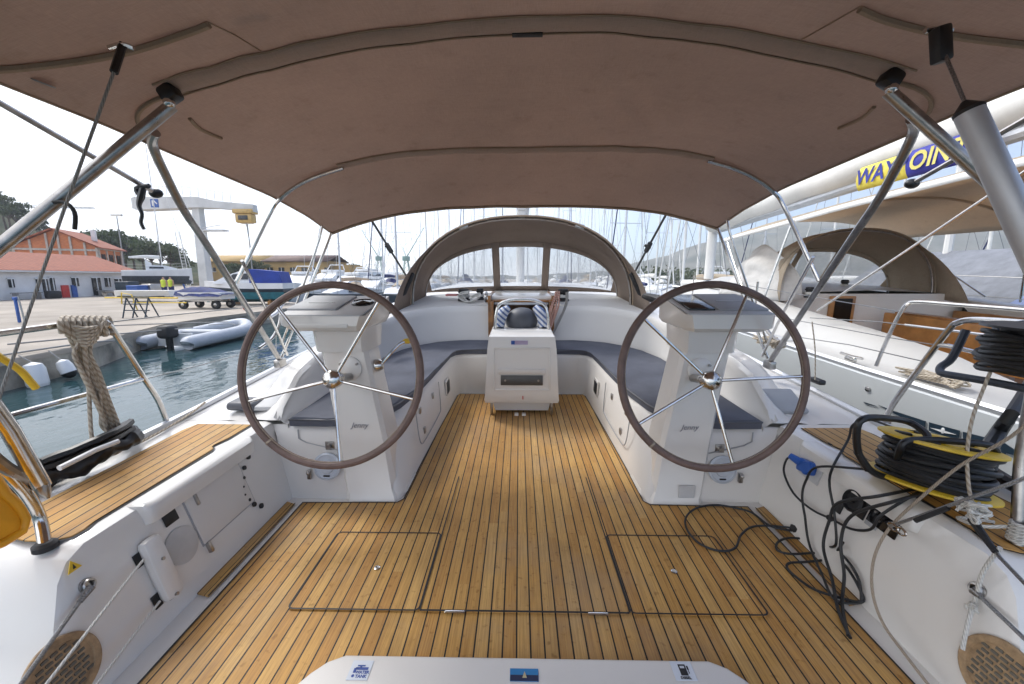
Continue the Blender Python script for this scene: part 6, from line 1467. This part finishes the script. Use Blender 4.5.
# px of mast, distance, kind, heading, place
YL = [(340, 34, 'c', 170, 'just left of the port console'), (383, 44, 'b', 180, 'left of the sprayhood, nearer one'), (397, 30, 'c', 185, 'close beside the sprayhood wing'), (372, 62, 'a', 178, 'behind the port console'),
      (428, 48, 'a', 180, 'at the left end of the left hood window'), (441, 56, 'd', 176, 'in the left hood window, second mast'), (452, 66, 'a', 182, 'in the left hood window, third mast'), (463, 52, 'b', 180, 'in the left hood window, fourth mast'), (474, 70, 'a', 184, 'in the left hood window, near its middle'), (484, 60, 'd', 180, 'in the left hood window, by the divider'),
      (503, 58, 'b', 180, 'in the middle hood window, left part'), (497, 75, 'a', 180, 'in the middle hood window, far left'), (528, 64, 'a', 178, 'in the middle hood window, right of our mast'), (538, 50, 'd', 182, 'in the middle hood window, right edge'),
      (556, 62, 'a', 180, 'in the right hood window, first mast'), (567, 54, 'b', 180, 'in the right hood window, second mast'), (578, 68, 'a', 176, 'in the right hood window, third mast'), (590, 58, 'd', 180, 'in the right hood window, fourth mast'), (603, 72, 'a', 184, 'in the right hood window, fifth mast'), (611, 46, 'a', 180, 'at the right end of the right hood window'),
      (622, 24, 'b', 2, 'with a navy furled sail right of the sprayhood'), (655, 38, 'a', 180, 'in front of the far ridge, left one'), (668, 50, 'a', 178, 'in front of the far ridge, middle one'), (683, 21, 'a', 0, 'close beyond the starboard console'), (697, 27, 'd', 4, 'behind the starboard console, taller mast'), (640, 64, 'a', 180, 'far off, right of the sprayhood'), (712, 60, 'a', 180, 'far off behind the neighbouring boom'), (760, 40, 'b', 0, 'beyond the neighbouring beige sprayhood, left'), (830, 30, 'a', 0, 'beyond the neighbouring beige sprayhood, middle'), (893, 24, 'd', 0, 'beyond the neighbouring yacht, near the banner'), (985, 19, 'a', 0, 'beyond the neighbouring yacht at the right edge'), (1045, 24, 'b', 0, 'beyond the right edge rails')]
for i, (px, Y, k, hd, wh) in enumerate(YL):
    o = PROT[k]
    if k in used: o = copytree(o)
    used.add(k); s_ = 1.0 + (i * 37 % 10 - 5) * .02
    if abs(hd) < 10: s_ *= .92
    a = R(hd); my = .9 * s_; x = px2(px, Y); o.location = (x + my * math.sin(a), Y - my * math.cos(a), WZ - .05); o.rotation_euler = (R((i * 13 % 5 - 2) * .3), R((i * 29 % 7 - 3) * .4), a); o.scale = (s_,) * 3
    o['label'] = '%s, %s' % (desc[k], wh)
# yacht on cradle
o = copytree(PA); o.name = 'sailboat_on_cradle'; o['label'] = 'small white sailboat propped on a cradle on the quay'; o['group'] = ''
del o['group']
sc = .74; o.scale = (.62, .44, .85); o.location = (px2(158, 36), 36, 1.12); o.rotation_euler = (0, 0, R(-50))
mb = MB(); mb.loft([[(-g * .985, y, .42), (-g * .83, y, -.02), (-g * .32, y, -.43), (g * .32, y, -.43), (g * .83, y, -.02), (g * .985, y, .42)] for y, g in ((-5.22, 1.35), (-4, 1.6), (-1, 1.85), (1, 1.75), (3, 1.3), (4.6, .6), (5.5, .05))]); q_ = mb.build('antifouled_bottom', antif, None); q_.parent = o
for c in list(o.children):
    if c.name.startswith(('guard_rail', 'sprayhood')): pass
    if c.name.startswith('hull'):
        pass
t = thing('boat_cradle', 'steel cradle under the small white sailboat on the quay', 'cradle', (px2(157, 36), 36, QZ))
cx_ = px2(157, 36)
for dx in (-2, -.6, .9, 2):
    mb = MB(); mb.cyl((cx_ + dx * .9, 36 + dx * .5, QZ), (cx_ + dx * .7, 36 + dx * .5, 1.05), .07, n=6); mb.build('prop', bluepaint, t)

# ---- motor yachts
def motor_proto():
    t = thing('motor_yacht', 'm', 'motor yacht', (0, 0, 0), 'motor yachts moored across the basin')
    mb = MB(); mb.loft([[(-g, y, z), (-g * .9, y, .3), (-g * .7, y, -.2), (g * .7, y, -.2), (g * .9, y, .3), (g, y, z)] for y, g, z in ((-5, 1.7, 1.0), (-2, 1.85, 1.1), (2, 1.6, 1.35), (4.2, .8, 1.6), (5.4, .04, 1.75))], closed=True); mb.build('hull', paintw, t)
    mb = MB(); mb.loft([[(-w_, y, z0), (-w_ * .85, y, z1), (w_ * .85, y, z1), (w_, y, z0)] for y, w_, z0, z1 in ((-2.8, 1.45, 1.05, 2.5), (-.5, 1.45, 1.1, 2.55), (.9, 1.3, 1.2, 2.4), (2.6, .9, 1.35, 1.5))]); mb.poly([(-1.45, -2.8, 1.05), (-1.23, -2.8, 2.5), (1.23, -2.8, 2.5), (1.45, -2.8, 1.05)]); c = mb.build('deck_house', paintw, t)
    for s in (-1, 1):
        mb = MB(); mb.prism([(s * 1.36, -2.4, 1.8), (s * 1.36, .2, 1.85), (s * 1.22, 1.0, 1.9), (s * 1.19, .7, 2.2), (s * 1.29, -2.4, 2.25)], (s * .03, 0, 0)); mb.build('window', darkglass, c)
    mb = MB(); mb.box((0, -2.83, 1.7), (1.6, .05, 1.1)); mb.build('door', darkglass, c)
    mb = MB(); mb.box((0, -1.2, 2.75), (2.1, 2.6, .35), bev=.1); mb.tube([(-1.1, -2.2, 2.9), (-.8, -2.6, 3.6), (.8, -2.6, 3.6), (1.1, -2.2, 2.9)], .07, 6); mb.build('flybridge', paintw, t)
    mb = MB(); mb.cyl((0, -2.6, 3.6), (0, -2.8, 4.8), .03, n=5); mb.build('antenna', steeld, t)
    return t
mp_ = motor_proto(); first = True
for px, Y, hd, sc, wh in ((302, 46, 200, 1.0, 'left of the black post'), (330, 58, 185, 1.15, 'in front of the ochre warehouse end'), (352, 52, 170, 1.0, 'tallest one behind the port wheel'), (372, 40, 190, .8, 'behind the port wheel rim'), (390, 60, 180, 1.0, 'close to the sprayhood wing'), (364, 72, 175, 1.3, 'far one behind the others'), (316, 38, 160, .75, 'low one beside the bimini leg'), (395, 48, 200, .8, 'small one at the sprayhood wing'), (640, 46, 180, .9, 'right of the sprayhood'), (720, 48, 170, 1.0, 'behind the neighbouring sprayhood')):
    o = mp_ if first else copytree(mp_); first = False
    o.location = (px2(px, Y), Y, WZ); o.rotation_euler = (0, 0, R(hd)); o.scale = (sc,) * 3; o['label'] = 'white motor yacht moored across the basin, ' + wh
# ---- blue and white day boat on the quay
def place(px, Y, z): return V((px2(px, Y), Y, z))
c = place(250, 24, QZ)
t = thing('motor_boat', 'white motor boat with teal bottom and royal blue canvas standing on the quay', 'boat', c)
rm = Matrix.Translation(c) @ Matrix.Rotation(R(100), 4, 'Z')
def lb(mb, nm, mt, par=None): 
    for v in mb.bm.verts: v.co = rm @ v.co
    return mb.build(nm, mt, par or t)
ho = [(-2.1, .85), (-1, .95), (.5, .9), (1.6, .5), (2.5, .03)]
mb = MB(); mb.loft([[(-g * .9, y, .75), (-g * .75, y, .35), (0, y, .15), (g * .75, y, .35), (g * .9, y, .75)] for y, g in ho]); lb(mb, 'bottom', teal)
mb = MB(); mb.loft([[(-g, y, .95 + max(0, y) * .05), (-g * .9, y, .75), (g * .9, y, .75), (g, y, .95 + max(0, y) * .05)] for y, g in ho], closed=True); lb(mb, 'stripe', stripem)
mb = MB(); mb.loft([[(-g * 1.02, y, 1.28 + max(0, y) * .05), (-g, y, .95 + max(0, y) * .05), (g, y, .95 + max(0, y) * .05), (g * 1.02, y, 1.28 + max(0, y) * .05)] for y, g in ho], closed=True); lb(mb, 'topsides', paintw)
mb = MB(); mb.loft([[(-.7, y, 1.25), (-.6, y, z), (.6, y, z), (.7, y, 1.25)] for y, z in ((-.3, 2.0), (.2, 2.0), (.9, 1.75), (1.7, 1.35))]); cb = lb(mb, 'cabin', paintw)
mb = MB()
for s in (-1, 1):
    mb = MB(); mb.prism([(s * .69, -.2, 1.5), (s * .69, .9, 1.5), (s * .64, .6, 1.8), (s * .63, -.2, 1.85)], (s * .03, 0, 0)); lb(mb, 'window', darkglass, cb)

mb = MB(); mb.loft([[(-w_, y, 1.1), (-w_ * .95, y, z), (w_ * .95, y, z), (w_, y, 1.1)] for y, w_, z in ((-2.1, .8, 1.2), (-1.9, .85, 1.95), (-.3, .82, 2.1))]); mb.poly([(-.82, -.3, 1.1), (-.78, -.3, 2.1), (.78, -.3, 2.1), (.82, -.3, 1.1)]); lb(mb, 'canvas_cover', royal)
mb = MB(); 
for y in (-1.2, 1.0): mb.box((0, y, .1), (1.4, .15, .25)); mb.box((.5, y, .3), (.12, .12, .5)); mb.box((-.5, y, .3), (.12, .12, .5))
lb(mb, 'support_block', woodl)
# red mooring buoy-like roller near it
c = place(243, 19.5, QZ + .18); mb = MB(); mb.lathe(c, [(.02, -.15), (.16, -.08), (.18, 0), (.16, .08), (.02, .15)], axis=(1, .2, 0), n=16); mb.solo('red_roller', redp, 'red roller lying at the quay edge below the blue-canvas boat', 'roller', c)
# ---- covered boat on trailer
c = place(197, 20.5, QZ)
t = thing('boat_trailer', 'small boat trailer with chunky wheels under the blue covered dinghy', 'trailer', c)
mb = MB(); mb.box(c + V((0, 0, .42)), (2.3, .12, .08)); mb.box(c + V((0, .6, .42)), (2.3, .12, .08)); mb.box(c + V((-.6, .3, .38)), (.1, 1.2, .08)); mb.box(c + V((.8, .3, .38)), (.1, 1.2, .08)); mb.build('chassis', steeld, t)
for dx, dy in ((-.75, -.15), (.95, -.15), (-.75, .9), (.95, .9)):
    mb = MB(); q_ = c + V((dx, dy, .22)); mb.lathe(q_, [(.10, -.08), (.21, -.08), (.23, 0), (.21, .08), (.10, .08)], axis=(0, 1, 0), n=18); w_ = mb.build('wheel', tyre, t)
    mb = MB(); mb.lathe(q_ + V((0, -.05, 0)), [(.09, -.03), (.06, -.05), (0, -.05)], axis=(0, 1, 0), n=12); mb.build('rim', steeld, w_)
t = thing('covered_dinghy', 'dinghy under a crumpled royal blue cover on its trailer', 'dinghy', c + V((0, 0, .5)))
mb = MB(); mb.loft([[c + V((x, .3 - g, .85)), c + V((x, .3 - g * .8, .5)), c + V((x, .3 + g * .8, .5)), c + V((x, .3 + g, .85))] for x, g in ((-1.3, .1), (-.7, .5), (.3, .62), (1.3, .6))], closed=True); mb.build('hull', paintw, t)
mb = MB(); mb.grid(lambda a, b: c + V((-1.5 + 2.95 * a, .3 + (b * 2 - 1) * .74 * (math.sin(math.pi * min(.5, a * .62 + .05))), .66 + .48 * (1 - (b * 2 - 1) ** 2) * math.sin(math.pi * min(1, .15 + a * .8)))), 20, 10); mb.jitter(.06, 4); mb.build('cover', M('crumpled_blue_cover', (.02, .035, .15), .75, var=.3, bump=.5, bs=6, bd=.03), t)
# ---- long pale boat hull and yellow poles further back
c = place(140, 27, QZ)
t = thing('long_rowing_hull', 'long pale open boat resting on the quay behind the barrier', 'boat', c); t.name = 'open_boat'
mb = MB(); mb.loft([[c + V((x, -g, .75)), c + V((x, -g * .6, .35)), c + V((x, g * .6, .35)), c + V((x, g, .75))] for x, g in ((-1.9, .05), (-1.2, .45), (0, .6), (1.4, .55), (2.2, .5))], closed=True); mb.build('hull', paintw, t)
mb = MB(); mb.box(c + V((.2, 0, .33)), (3.2, .7, .12)); mb.build('keel_band', stripem, t)
mb = MB(); mb.tube([c + V((-2, -.6, .28)), c + V((3.2, -.9, .28))], .05, 6); mb.solo('yellow_pole', yellow, 'yellow pole lying along the open boat', 'pole', c + V((0, -.7, .28)))
# blue stacked barrels/containers behind
for px, Y, w_, h_, m_, lab in ((126, 33, 1.1, 1.3, stripem, 'navy crate beside the cradle, next to the workshop'), (136, 32, .9, 1.0, bluepaint, 'blue crate beside the cradle, nearer the crane'), (150, 33, .8, 1.1, steeld, 'grey crate under the cradled sailboat')):
    c = place(px, Y, QZ); mb = MB(); mb.box(c + V((0, 0, h_ / 2)), (w_, 1, h_), bev=.05); 
    for k in range(4): mb.box(c + V((0, -.51, h_ * (k + .5) / 4)), (w_ * .94, .04, .05))
    mb.solo('storage_crate', m_, lab, 'crate', c)
# yard workers
def person(px, Y, lab, top):
    c = place(px, Y, QZ); t = thing('person', lab, 'person', c)
    me = bpy.data.meshes.new('body'); 
    J = [(0, 0, .92), (0, .0, 1.15), (0, 0, 1.40), (0, 0, 1.52), (0, -.01, 1.66), (.19, 0, 1.38), (.25, -.03, 1.12), (.24, -.14, .90), (-.19, 0, 1.38), (-.25, .02, 1.12), (-.25, -.04, .88), (.10, 0, .86), (.12, -.02, .48), (.12, 0, .06), (.12, -.14, .04), (-.10, 0, .86), (-.12, .03, .48), (-.12, .06, .06), (-.12, -.08, .04)]
    Ed = [(0, 1), (1, 2), (2, 3), (3, 4), (2, 5), (5, 6), (6, 7), (2, 8), (8, 9), (9, 10), (0, 11), (11, 12), (12, 13), (13, 14), (0, 15), (15, 16), (16, 17), (17, 18)]
    Rd = [.15, .14, .15, .06, .105, .065, .045, .035, .065, .045, .035, .09, .065, .045, .04, .09, .065, .045, .04]
    me.from_pydata(J, Ed, []); ob = bpy.data.objects.new('body', me); COL.objects.link(ob); ob.parent = t
    md = ob.modifiers.new('s', 'SKIN'); 
    for v, r_ in zip(me.skin_vertices[0].data, Rd): v.radius = (r_, r_ * .8)
    me.skin_vertices[0].data[0].use_root = True
    ob.modifiers.new('u', 'SUBSURF').levels = 1; me.materials.append(skin)
    mb = MB(); mb.loft([[(c + V((math.cos(a) * w_, math.sin(a) * w_ * .65, z))) for a in [k * math.pi / 6 for k in range(12)]] for z, w_ in ((.88, .21), (1.15, .20), (1.38, .23), (1.47, .10))], closed=True); mb.build('vest', top, t)
    mb = MB()
    for s in (-1, 1): mb.tube([c + V((s * .10, 0, .92)), c + V((s * .12, 0, .48)), c + V((s * .12, .02, .10))], [.115, .085, .06], 8)
    mb.build('trousers', navy, t)
person(163, 31, 'person in a yellow hi-vis vest standing under the cradled sailboat', hivis)
person(170, 32.5, 'person in a yellow hi-vis vest beside the first, nearer the crane', hivis)
# ---- blue post with hose (service post) and barrier
c = place(11, 14, QZ); t = thing('service_post', 'blue service post with a grey rod on the quay edge at the left', 'post', c)
mb = MB(); mb.box(c + V((0, 0, .42)), (.07, .08, .84), bev=.02); mb.box(c + V((0, 0, .86)), (.12, .12, .12), bev=.03); mb.build('post', bluepaint, t)
mb = MB(); mb.cyl(c + V((.2, 0, 0)), c + V((.12, 0, .95)), .025, n=6); mb.build('rod', steeld, t)
c = place(134, 15.8, QZ); t = thing('barrier', 'low blue and yellow steel barrier frame on the quay', 'barrier', c)
mb = MB()
for dx in (-.5, -.1, .4): mb.cyl(c + V((dx, -.2, 0)), c + V((dx + .06, 0, .8)), .025, n=6); mb.cyl(c + V((dx + .12, .3, 0)), c + V((dx + .06, 0, .8)), .025, n=6)
for z in (.3, .55, .8): mb.tube([c + V((-.55, -.1 + z * .1, z)), c + V((.5, -.1 + z * .1, z))], .022, 6)
mb.build('frame', stripem, t)
mb = MB(); mb.tube([c + V((-.65, 0, .55)), c + V((-.60, 0, 1.0)), c + V((-.2, 0, .92)), c + V((-.05, 0, .3))], .022, 6); mb.tube([c + V((-.2, 0, .6)), c + V((1.9, .1, .60))], .02, 6); mb.build('yellow_bar', yellow, t)
mb = MB()
for p0, p1 in (((-14.2, 12.5), (-10.5, 14.2)), ((-12.2, 9.2), (-10.4, 12.5))): mb.tube([V((*p0, QZ + .02)), V(((p0[0] + p1[0]) / 2, (p0[1] + p1[1]) / 2 + .2, QZ + .02)), V((*p1, QZ + .02))], .018, 6, sm=5)
mb.solo('mooring_rope_on_quay', ropegrey, 'dark mooring rope lying across the quay', 'rope', (-12, 12, QZ)); 
mb = MB(); mb.tube([(-10.5, 7.4, QZ + .03), (-10.35, 9, QZ + .05), (-10.2, 9.9, QZ), (-10.16, 10.2, -.5)], .02, 6, sm=5); mb.solo('mooring_rope', ropegrey, 'grey rope hanging over the quay edge near the fenders', 'rope', (-10.4, 9, QZ))
# ---- fenders on the quay wall
for px, Y, lab, r_, kk in ((11, 7.95, 'large white fender at the left edge of the quay wall', .17, 0), (43, 8.5, 'white fender with a black end on the quay wall, left one', .13, 1), (66, 8.9, 'white fender with a black end on the quay wall, right one', .13, 1)):
    x = -9.95; Y = x / ((px - 519) / F)
    t = thing('fender', lab, 'fender', (x, Y, -.8), 'fenders on the quay wall'); d = V((.35, .1, -1)).normalized() if kk else V((.1, 0, -1)).normalized(); c = V((x, Y, -.50 if kk else -.45))
    mb = MB(); mb.lathe(c, [(.02, -.05), (r_ * .8, 0), (r_, .10), (r_, .26 if kk else .4)], axis=d, n=18); mb.build('body', paintw, t)
    mb = MB(); e = c + d * (.26 if kk else .4); mb.lathe(e, [(r_ * 1.01, 0), (r_ * .9, .06), (r_ * .4, .12), (0, .13)], axis=d, n=18); mb.build('end_cap', black if kk else paintw, t)
    mb = MB(); mb.tube([c - d * .05, V((-10.2, Y, QZ + .02))], .012, 6); mb.build('lanyard', ropegrey, t)
# ---- RIB tender
c = V((-11.0, 12.4, WZ)); dr = V((-.18, 1, 0)).normalized(); sd = V((dr.y, -dr.x, 0))
c = V((-10.85, 12.2, WZ)); dr = V((-.02, 1, 0)).normalized(); sd = V((dr.y, -dr.x, 0))
t = thing('inflatable_tender', 'grey inflatable tender with a black outboard moored at the quay', 'dinghy', c)
def rp(a, b, z): return c + sd * a + dr * b + V((0, 0, z))
ribm = M('hypalon_grey', (.42, .44, .47), .5, var=.06)
mb = MB(); mb.tube([rp(-.72, -.35, .20), rp(-.72, -.1, .24), rp(-.72, 1.8, .27), rp(-.60, 2.6, .32), rp(-.25, 3.15, .40), rp(0, 3.28, .43), rp(.25, 3.15, .40), rp(.60, 2.6, .32), rp(.72, 1.8, .27), rp(.72, -.1, .24), rp(.72, -.35, .20)], [.06] + [.21] * 20 + [.06], 14, sm=5); mb.build('tube', ribm, t)
mb = MB(); mb.loft([[rp(-.6, y, .22), rp(-.3, y, .02), rp(0, y, -.1), rp(.3, y, .02), rp(.6, y, .22)] for y in (.1, 1, 2, 2.8)]); mb.box(rp(0, .1, .28), (1.1, .06, .4), rot=rotm(sd, (0, 0, 1))); mb.build('floor', paintw, t)
mb = MB(); mb.box(rp(0, 1.2, .42), (1.2, .25, .05), rot=rotm(sd, (0, 0, 1))); mb.build('thwart', paintw, t)
mb = MB(); mb.box(rp(0, -.14, .56), (.40, .46, .40), rot=rotm(sd, (0, 0, 1)), bev=.11, seg=4); mb.box(rp(0, -.12, .22), (.13, .16, .6), rot=rotm(sd, (0, 0, 1)), bev=.03); mb.build('outboard_motor', rubber, t)
mb = MB(); mb.tube([rp(-.5, 2.2, .50), rp(0, 2.6, .50), rp(.5, 2.2, .50)], .012, 6, sm=4); mb.build('grab_line', ropegrey, t)
# grey inflatable hanging beyond starboard side
c = place(645, 22, WZ + 1.15); t = thing('inflatable_tender', 'grey inflatable lashed on a white deck right of the sprayhood', 'dinghy', c)
mb = MB(); mb.tube([c + V((-1.3, .5, .0)), c + V((-1.35, 0, .05)), c + V((-1.2, -.4, .05)), c + V((.2, -.5, .0)), c + V((1.6, -.5, 0))], [.15, .26, .30, .28, .26], 12, sm=5); mb.build('tube', ribm, t)
mb = MB(); mb.tube([c + V((-1.15, -.45, .02)), c + V((-.8, -.5, .02))], .31, 12); mb.build('end_patch', vinylc, t)
# ---- shipyard cranes far off and tower crane on the left
def lattice(px, Y, z0, z1, jib, lab, mt, w_=1.6):
    x = px2(px, Y); t = thing('harbour_crane', lab, 'crane', (x, Y, QZ), 'far harbour cranes')
    mb = MB()
    for sx in (-1, 1):
        for sy in (-1, 1): mb.cyl((x + sx * w_ * 1.4, Y + sy * w_, QZ), (x + sx * w_ * .5, Y + sy * w_ * .5, z0), .22, n=5)
    for k in range(5):
        z = QZ + (z0 - QZ) * k / 5; f = 1.4 - .9 * k / 5; g_ = 1.4 - .9 * (k + 1) / 5; mb.tube([(x - w_ * f, Y, z), (x + w_ * g_, Y, QZ + (z0 - QZ) * (k + 1) / 5)], .12, 4)
    mb.build('tower', mt, t)
    mb = MB(); mb.box((x, Y, z0 + 1.2), (3.4, 2.6, 2.4), bev=.2); mb.build('cab', mt, t)
    mb = MB(); 
    for d in (-.5, .5): mb.tube([(x, Y + d, z0 + 1.5), (x + jib, Y, z1)], .16, 4)
    for k in range(8): a = V((x, Y - .5, z0 + 1.5)).lerp(V((x + jib, Y, z1)), k / 8); b = V((x, Y + .5, z0 + 2.0)).lerp(V((x + jib, Y, z1)), (k + 1) / 8); mb.tube([a, b], .1, 4)
    mb.tube([(x, Y, z0 + 2.4), (x - jib * .15, Y, z0 + 7)], .16, 4); mb.tube([(x - jib * .15, Y, z0 + 7), (x + jib, Y, z1)], .08, 4); mb.build('jib', mt, t)
tealp = M('crane_green', (.16, .30, .27), .6)
lattice(380, 230, 11, 28, -9, 'far green harbour crane left of the sprayhood, jib to the left', tealp)
lattice(407, 210, 10, 27, 10, 'far green harbour crane next to the sprayhood, jib to the right', tealp)
x = px2(-20, 150); t = thing('tower_crane', 'thin grey tower crane jib above the wooded hill', 'crane', (x, 150, 0))
mb = MB(); z = 1.3 + 70 / F * 150; xe = px2(105, 150)
for dz, dy in ((0, -.5), (0, .5), (1.1, 0)): mb.tube([(x - 10, 150 + dy, z + dz), (xe, 150 + dy, z - 1 + dz * .3)], .09, 4)
for k in range(36): a = k / 36; mb.tube([(lerp(x - 10, xe, a), 149.5, z - a), (lerp(x - 10, xe, a + .014), 150, z + 1.1 - a * 1.8), (lerp(x - 10, xe, a + .028), 150.5, z - a)], .05, 4)
mb.tube([(x - 4, 150, 0), (x - 4, 150, z + 7)], .6, 4); mb.tube([(x - 4, 150, z + 7), (lerp(x, xe, .6), 150, z)], .05, 4); mb.build('jib', galv, t)
# lamp posts
for px, Y, lab in ((126, 62, 'floodlight mast behind the cradled sailboat'), (253, 60, 'thin grey mast below the crane trolley')):
    c = place(px, Y, QZ); t = thing('light_mast', lab, 'mast', c); mb = MB(); h_ = 11 if px < 200 else 9.5; mb.cyl(c, c + V((0, 0, h_)), .10, .06, 6); mb.build('pole', galv, t)
    mb = MB(); mb.box(c + V((0, 0, h_)), (1.6, .3, .25)); mb.build('lamp_head', steeld, t)
# boats further right beyond the neighbour: low grey covers
c = V((11.2, 9.5, WZ)); t = thing('covered_yacht', 'yacht under a pale grey boom tent with a blue corner, beyond the neighbouring one', 'yacht', c)
mb = MB(); mb.loft([[(c.x - g, c.y + y, 0.45), (c.x - g * .9, c.y + y, -.9), (c.x + g * .9, c.y + y, -.9), (c.x + g, c.y + y, .45)] for y, g in ((-6, 1.5), (-3, 2), (2, 1.9), (6, .05))], closed=True); mb.build('hull', paintw, t)
tm = M('tent_grey', (.20, .21, .235), .8, bump=.4, bs=3, bd=.02)
mb = MB(); mb.loft([[(c.x - 1.7, c.y + y, .75), (c.x, c.y + y, z), (c.x + 1.7, c.y + y, .75)] for y, z in ((-3.5, 1.55), (-1, 1.95), (3, 2.0))]); mb.build('boom_tent', tm, t, solid=.01)
mb = MB(); mb.faces([(c.x - 1.75, c.y - 1.5, .74), (c.x - 1.0, c.y - 3.3, 1.15), (c.x - .8, c.y - 1.6, 1.35)], [(0, 1, 2)]); mb.build('blue_corner', M('tent_blue', (.20, .25, .42), .8), t, solid=.01)
mb = MB(); mb.cyl((c.x, c.y + 1.4, .5), (c.x, c.y + 1.4, 15), .09, n=8); mb.build('mast', sailw, t)
# white yachts' decks right behind our bow line: low white hulls
t = thing('guard_bushes', 'row of green bushes on the far shore at the right', 'bushes', (60, 150, QZ)); t.name = 'hedge'
_, cr = tree_mesh(random.Random(5), 4, 2.5, False, LEAF2, 1100, .35)
mb = MB()
for k in range(7):
    rnd = random.Random(k)
    for j in range(260):
        p = V((40 + k * 9 + rnd.gauss(0, 3.2), 118 + k * 9 + rnd.gauss(0, 1.5), QZ + abs(rnd.gauss(1.8, 1.3)))); n_ = V((rnd.uniform(-1, 1), rnd.uniform(-1, 1), rnd.uniform(-1, 1))).normalized(); a = n_.orthogonal().normalized(); b = n_.cross(a); mb.faces([p + a * .6, p + b * .4, p - a * .6, p - b * .4], [(0, 1, 2, 3)])
mb.build('foliage', LEAF2, t); cr.bm.free(); _.bm.free()

# ---- harbour air
m = bpy.data.materials.new('haze'); m.use_nodes = True; nn_ = m.node_tree; nn_.nodes.clear()
ou = nn_.nodes.new('ShaderNodeOutputMaterial'); pv = nn_.nodes.new('ShaderNodeVolumePrincipled'); pv.inputs['Color'].default_value = (.86, .90, .96, 1); pv.inputs['Density'].default_value = .0007
nn_.links.new(pv.outputs[0], ou.inputs[1])
mb = MB(); mb.box((0, 500, 140), (3000, 1700, 290)); mb.solo('haze', m, 'thin pale harbour haze', 'haze', kind='stuff')

# ================================================================== LIGHT, SKY, CAMERA
w = bpy.data.worlds.new('World'); S.world = w; w.use_nodes = True
n, l = w.node_tree.nodes, w.node_tree.links; bg = n['Background']
sky = n.new('ShaderNodeTexSky'); sky.sky_type = 'NISHITA'; sky.sun_disc = False
SE, SA = R(52), R(-50)                   # elevation, azimuth from +Y towards +X
sky.sun_elevation = SE; sky.sun_rotation = SA; sky.air_density = 1.0; sky.dust_density = 1.5; sky.ozone_density = 1.2
tc = n.new('ShaderNodeTexCoord'); sx = n.new('ShaderNodeSeparateXYZ'); l.new(tc.outputs['Generated'], sx.inputs[0])
cl = noi(n, l, tc.outputs['Generated'], 1.6, 5, .55)
f = mathn(n, l, 'ADD', mathn(n, l, 'MULTIPLY_ADD', sx.outputs[0], -.75, .38), mathn(n, l, 'MULTIPLY', mathn(n, l, 'SUBTRACT', cl, .5), 1.1))
fc = n.new('ShaderNodeClamp'); l.new(f, fc.inputs[0]); fc.inputs[1].default_value = .05; fc.inputs[2].default_value = .93
skd = mixc(n, l, 1.0, sky.outputs[0], (.46, .57, .74), 'MULTIPLY')
col = mixc(n, l, fc.outputs[0], skd, (8.4, 8.5, 8.7))
l.new(col, bg.inputs[0]); bg.inputs[1].default_value = .11
sun = bpy.data.lights.new('sun', 'SUN'); sun.energy = 1.0; sun.angle = R(14); sun.color = (1, .96, .9)
so = bpy.data.objects.new('sun', sun); COL.objects.link(so)
d = V((math.sin(SA) * math.cos(SE), math.cos(SA) * math.cos(SE), math.sin(SE))); so.rotation_euler = d.to_track_quat('Z', 'Y').to_euler(); so.location = (0, 0, 30)
cam = bpy.data.cameras.new('camera'); cam.sensor_width = 36; cam.lens = F / 1024 * 36; cam.clip_start = .05; cam.clip_end = 4000
co = bpy.data.objects.new('camera', cam); COL.objects.link(co); co.location = EYEV
co.rotation_euler = (R(90) - math.atan((CY - HE) / F), 0, math.atan(7 / F)); S.camera = co
S.view_settings.view_transform = 'Standard'; S.view_settings.look = 'None'; S.view_settings.exposure = 1.7; S.view_settings.gamma = 1
S.cycles.max_bounces = 8; S.cycles.transparent_max_bounces = 12; S.cycles.use_denoising = True
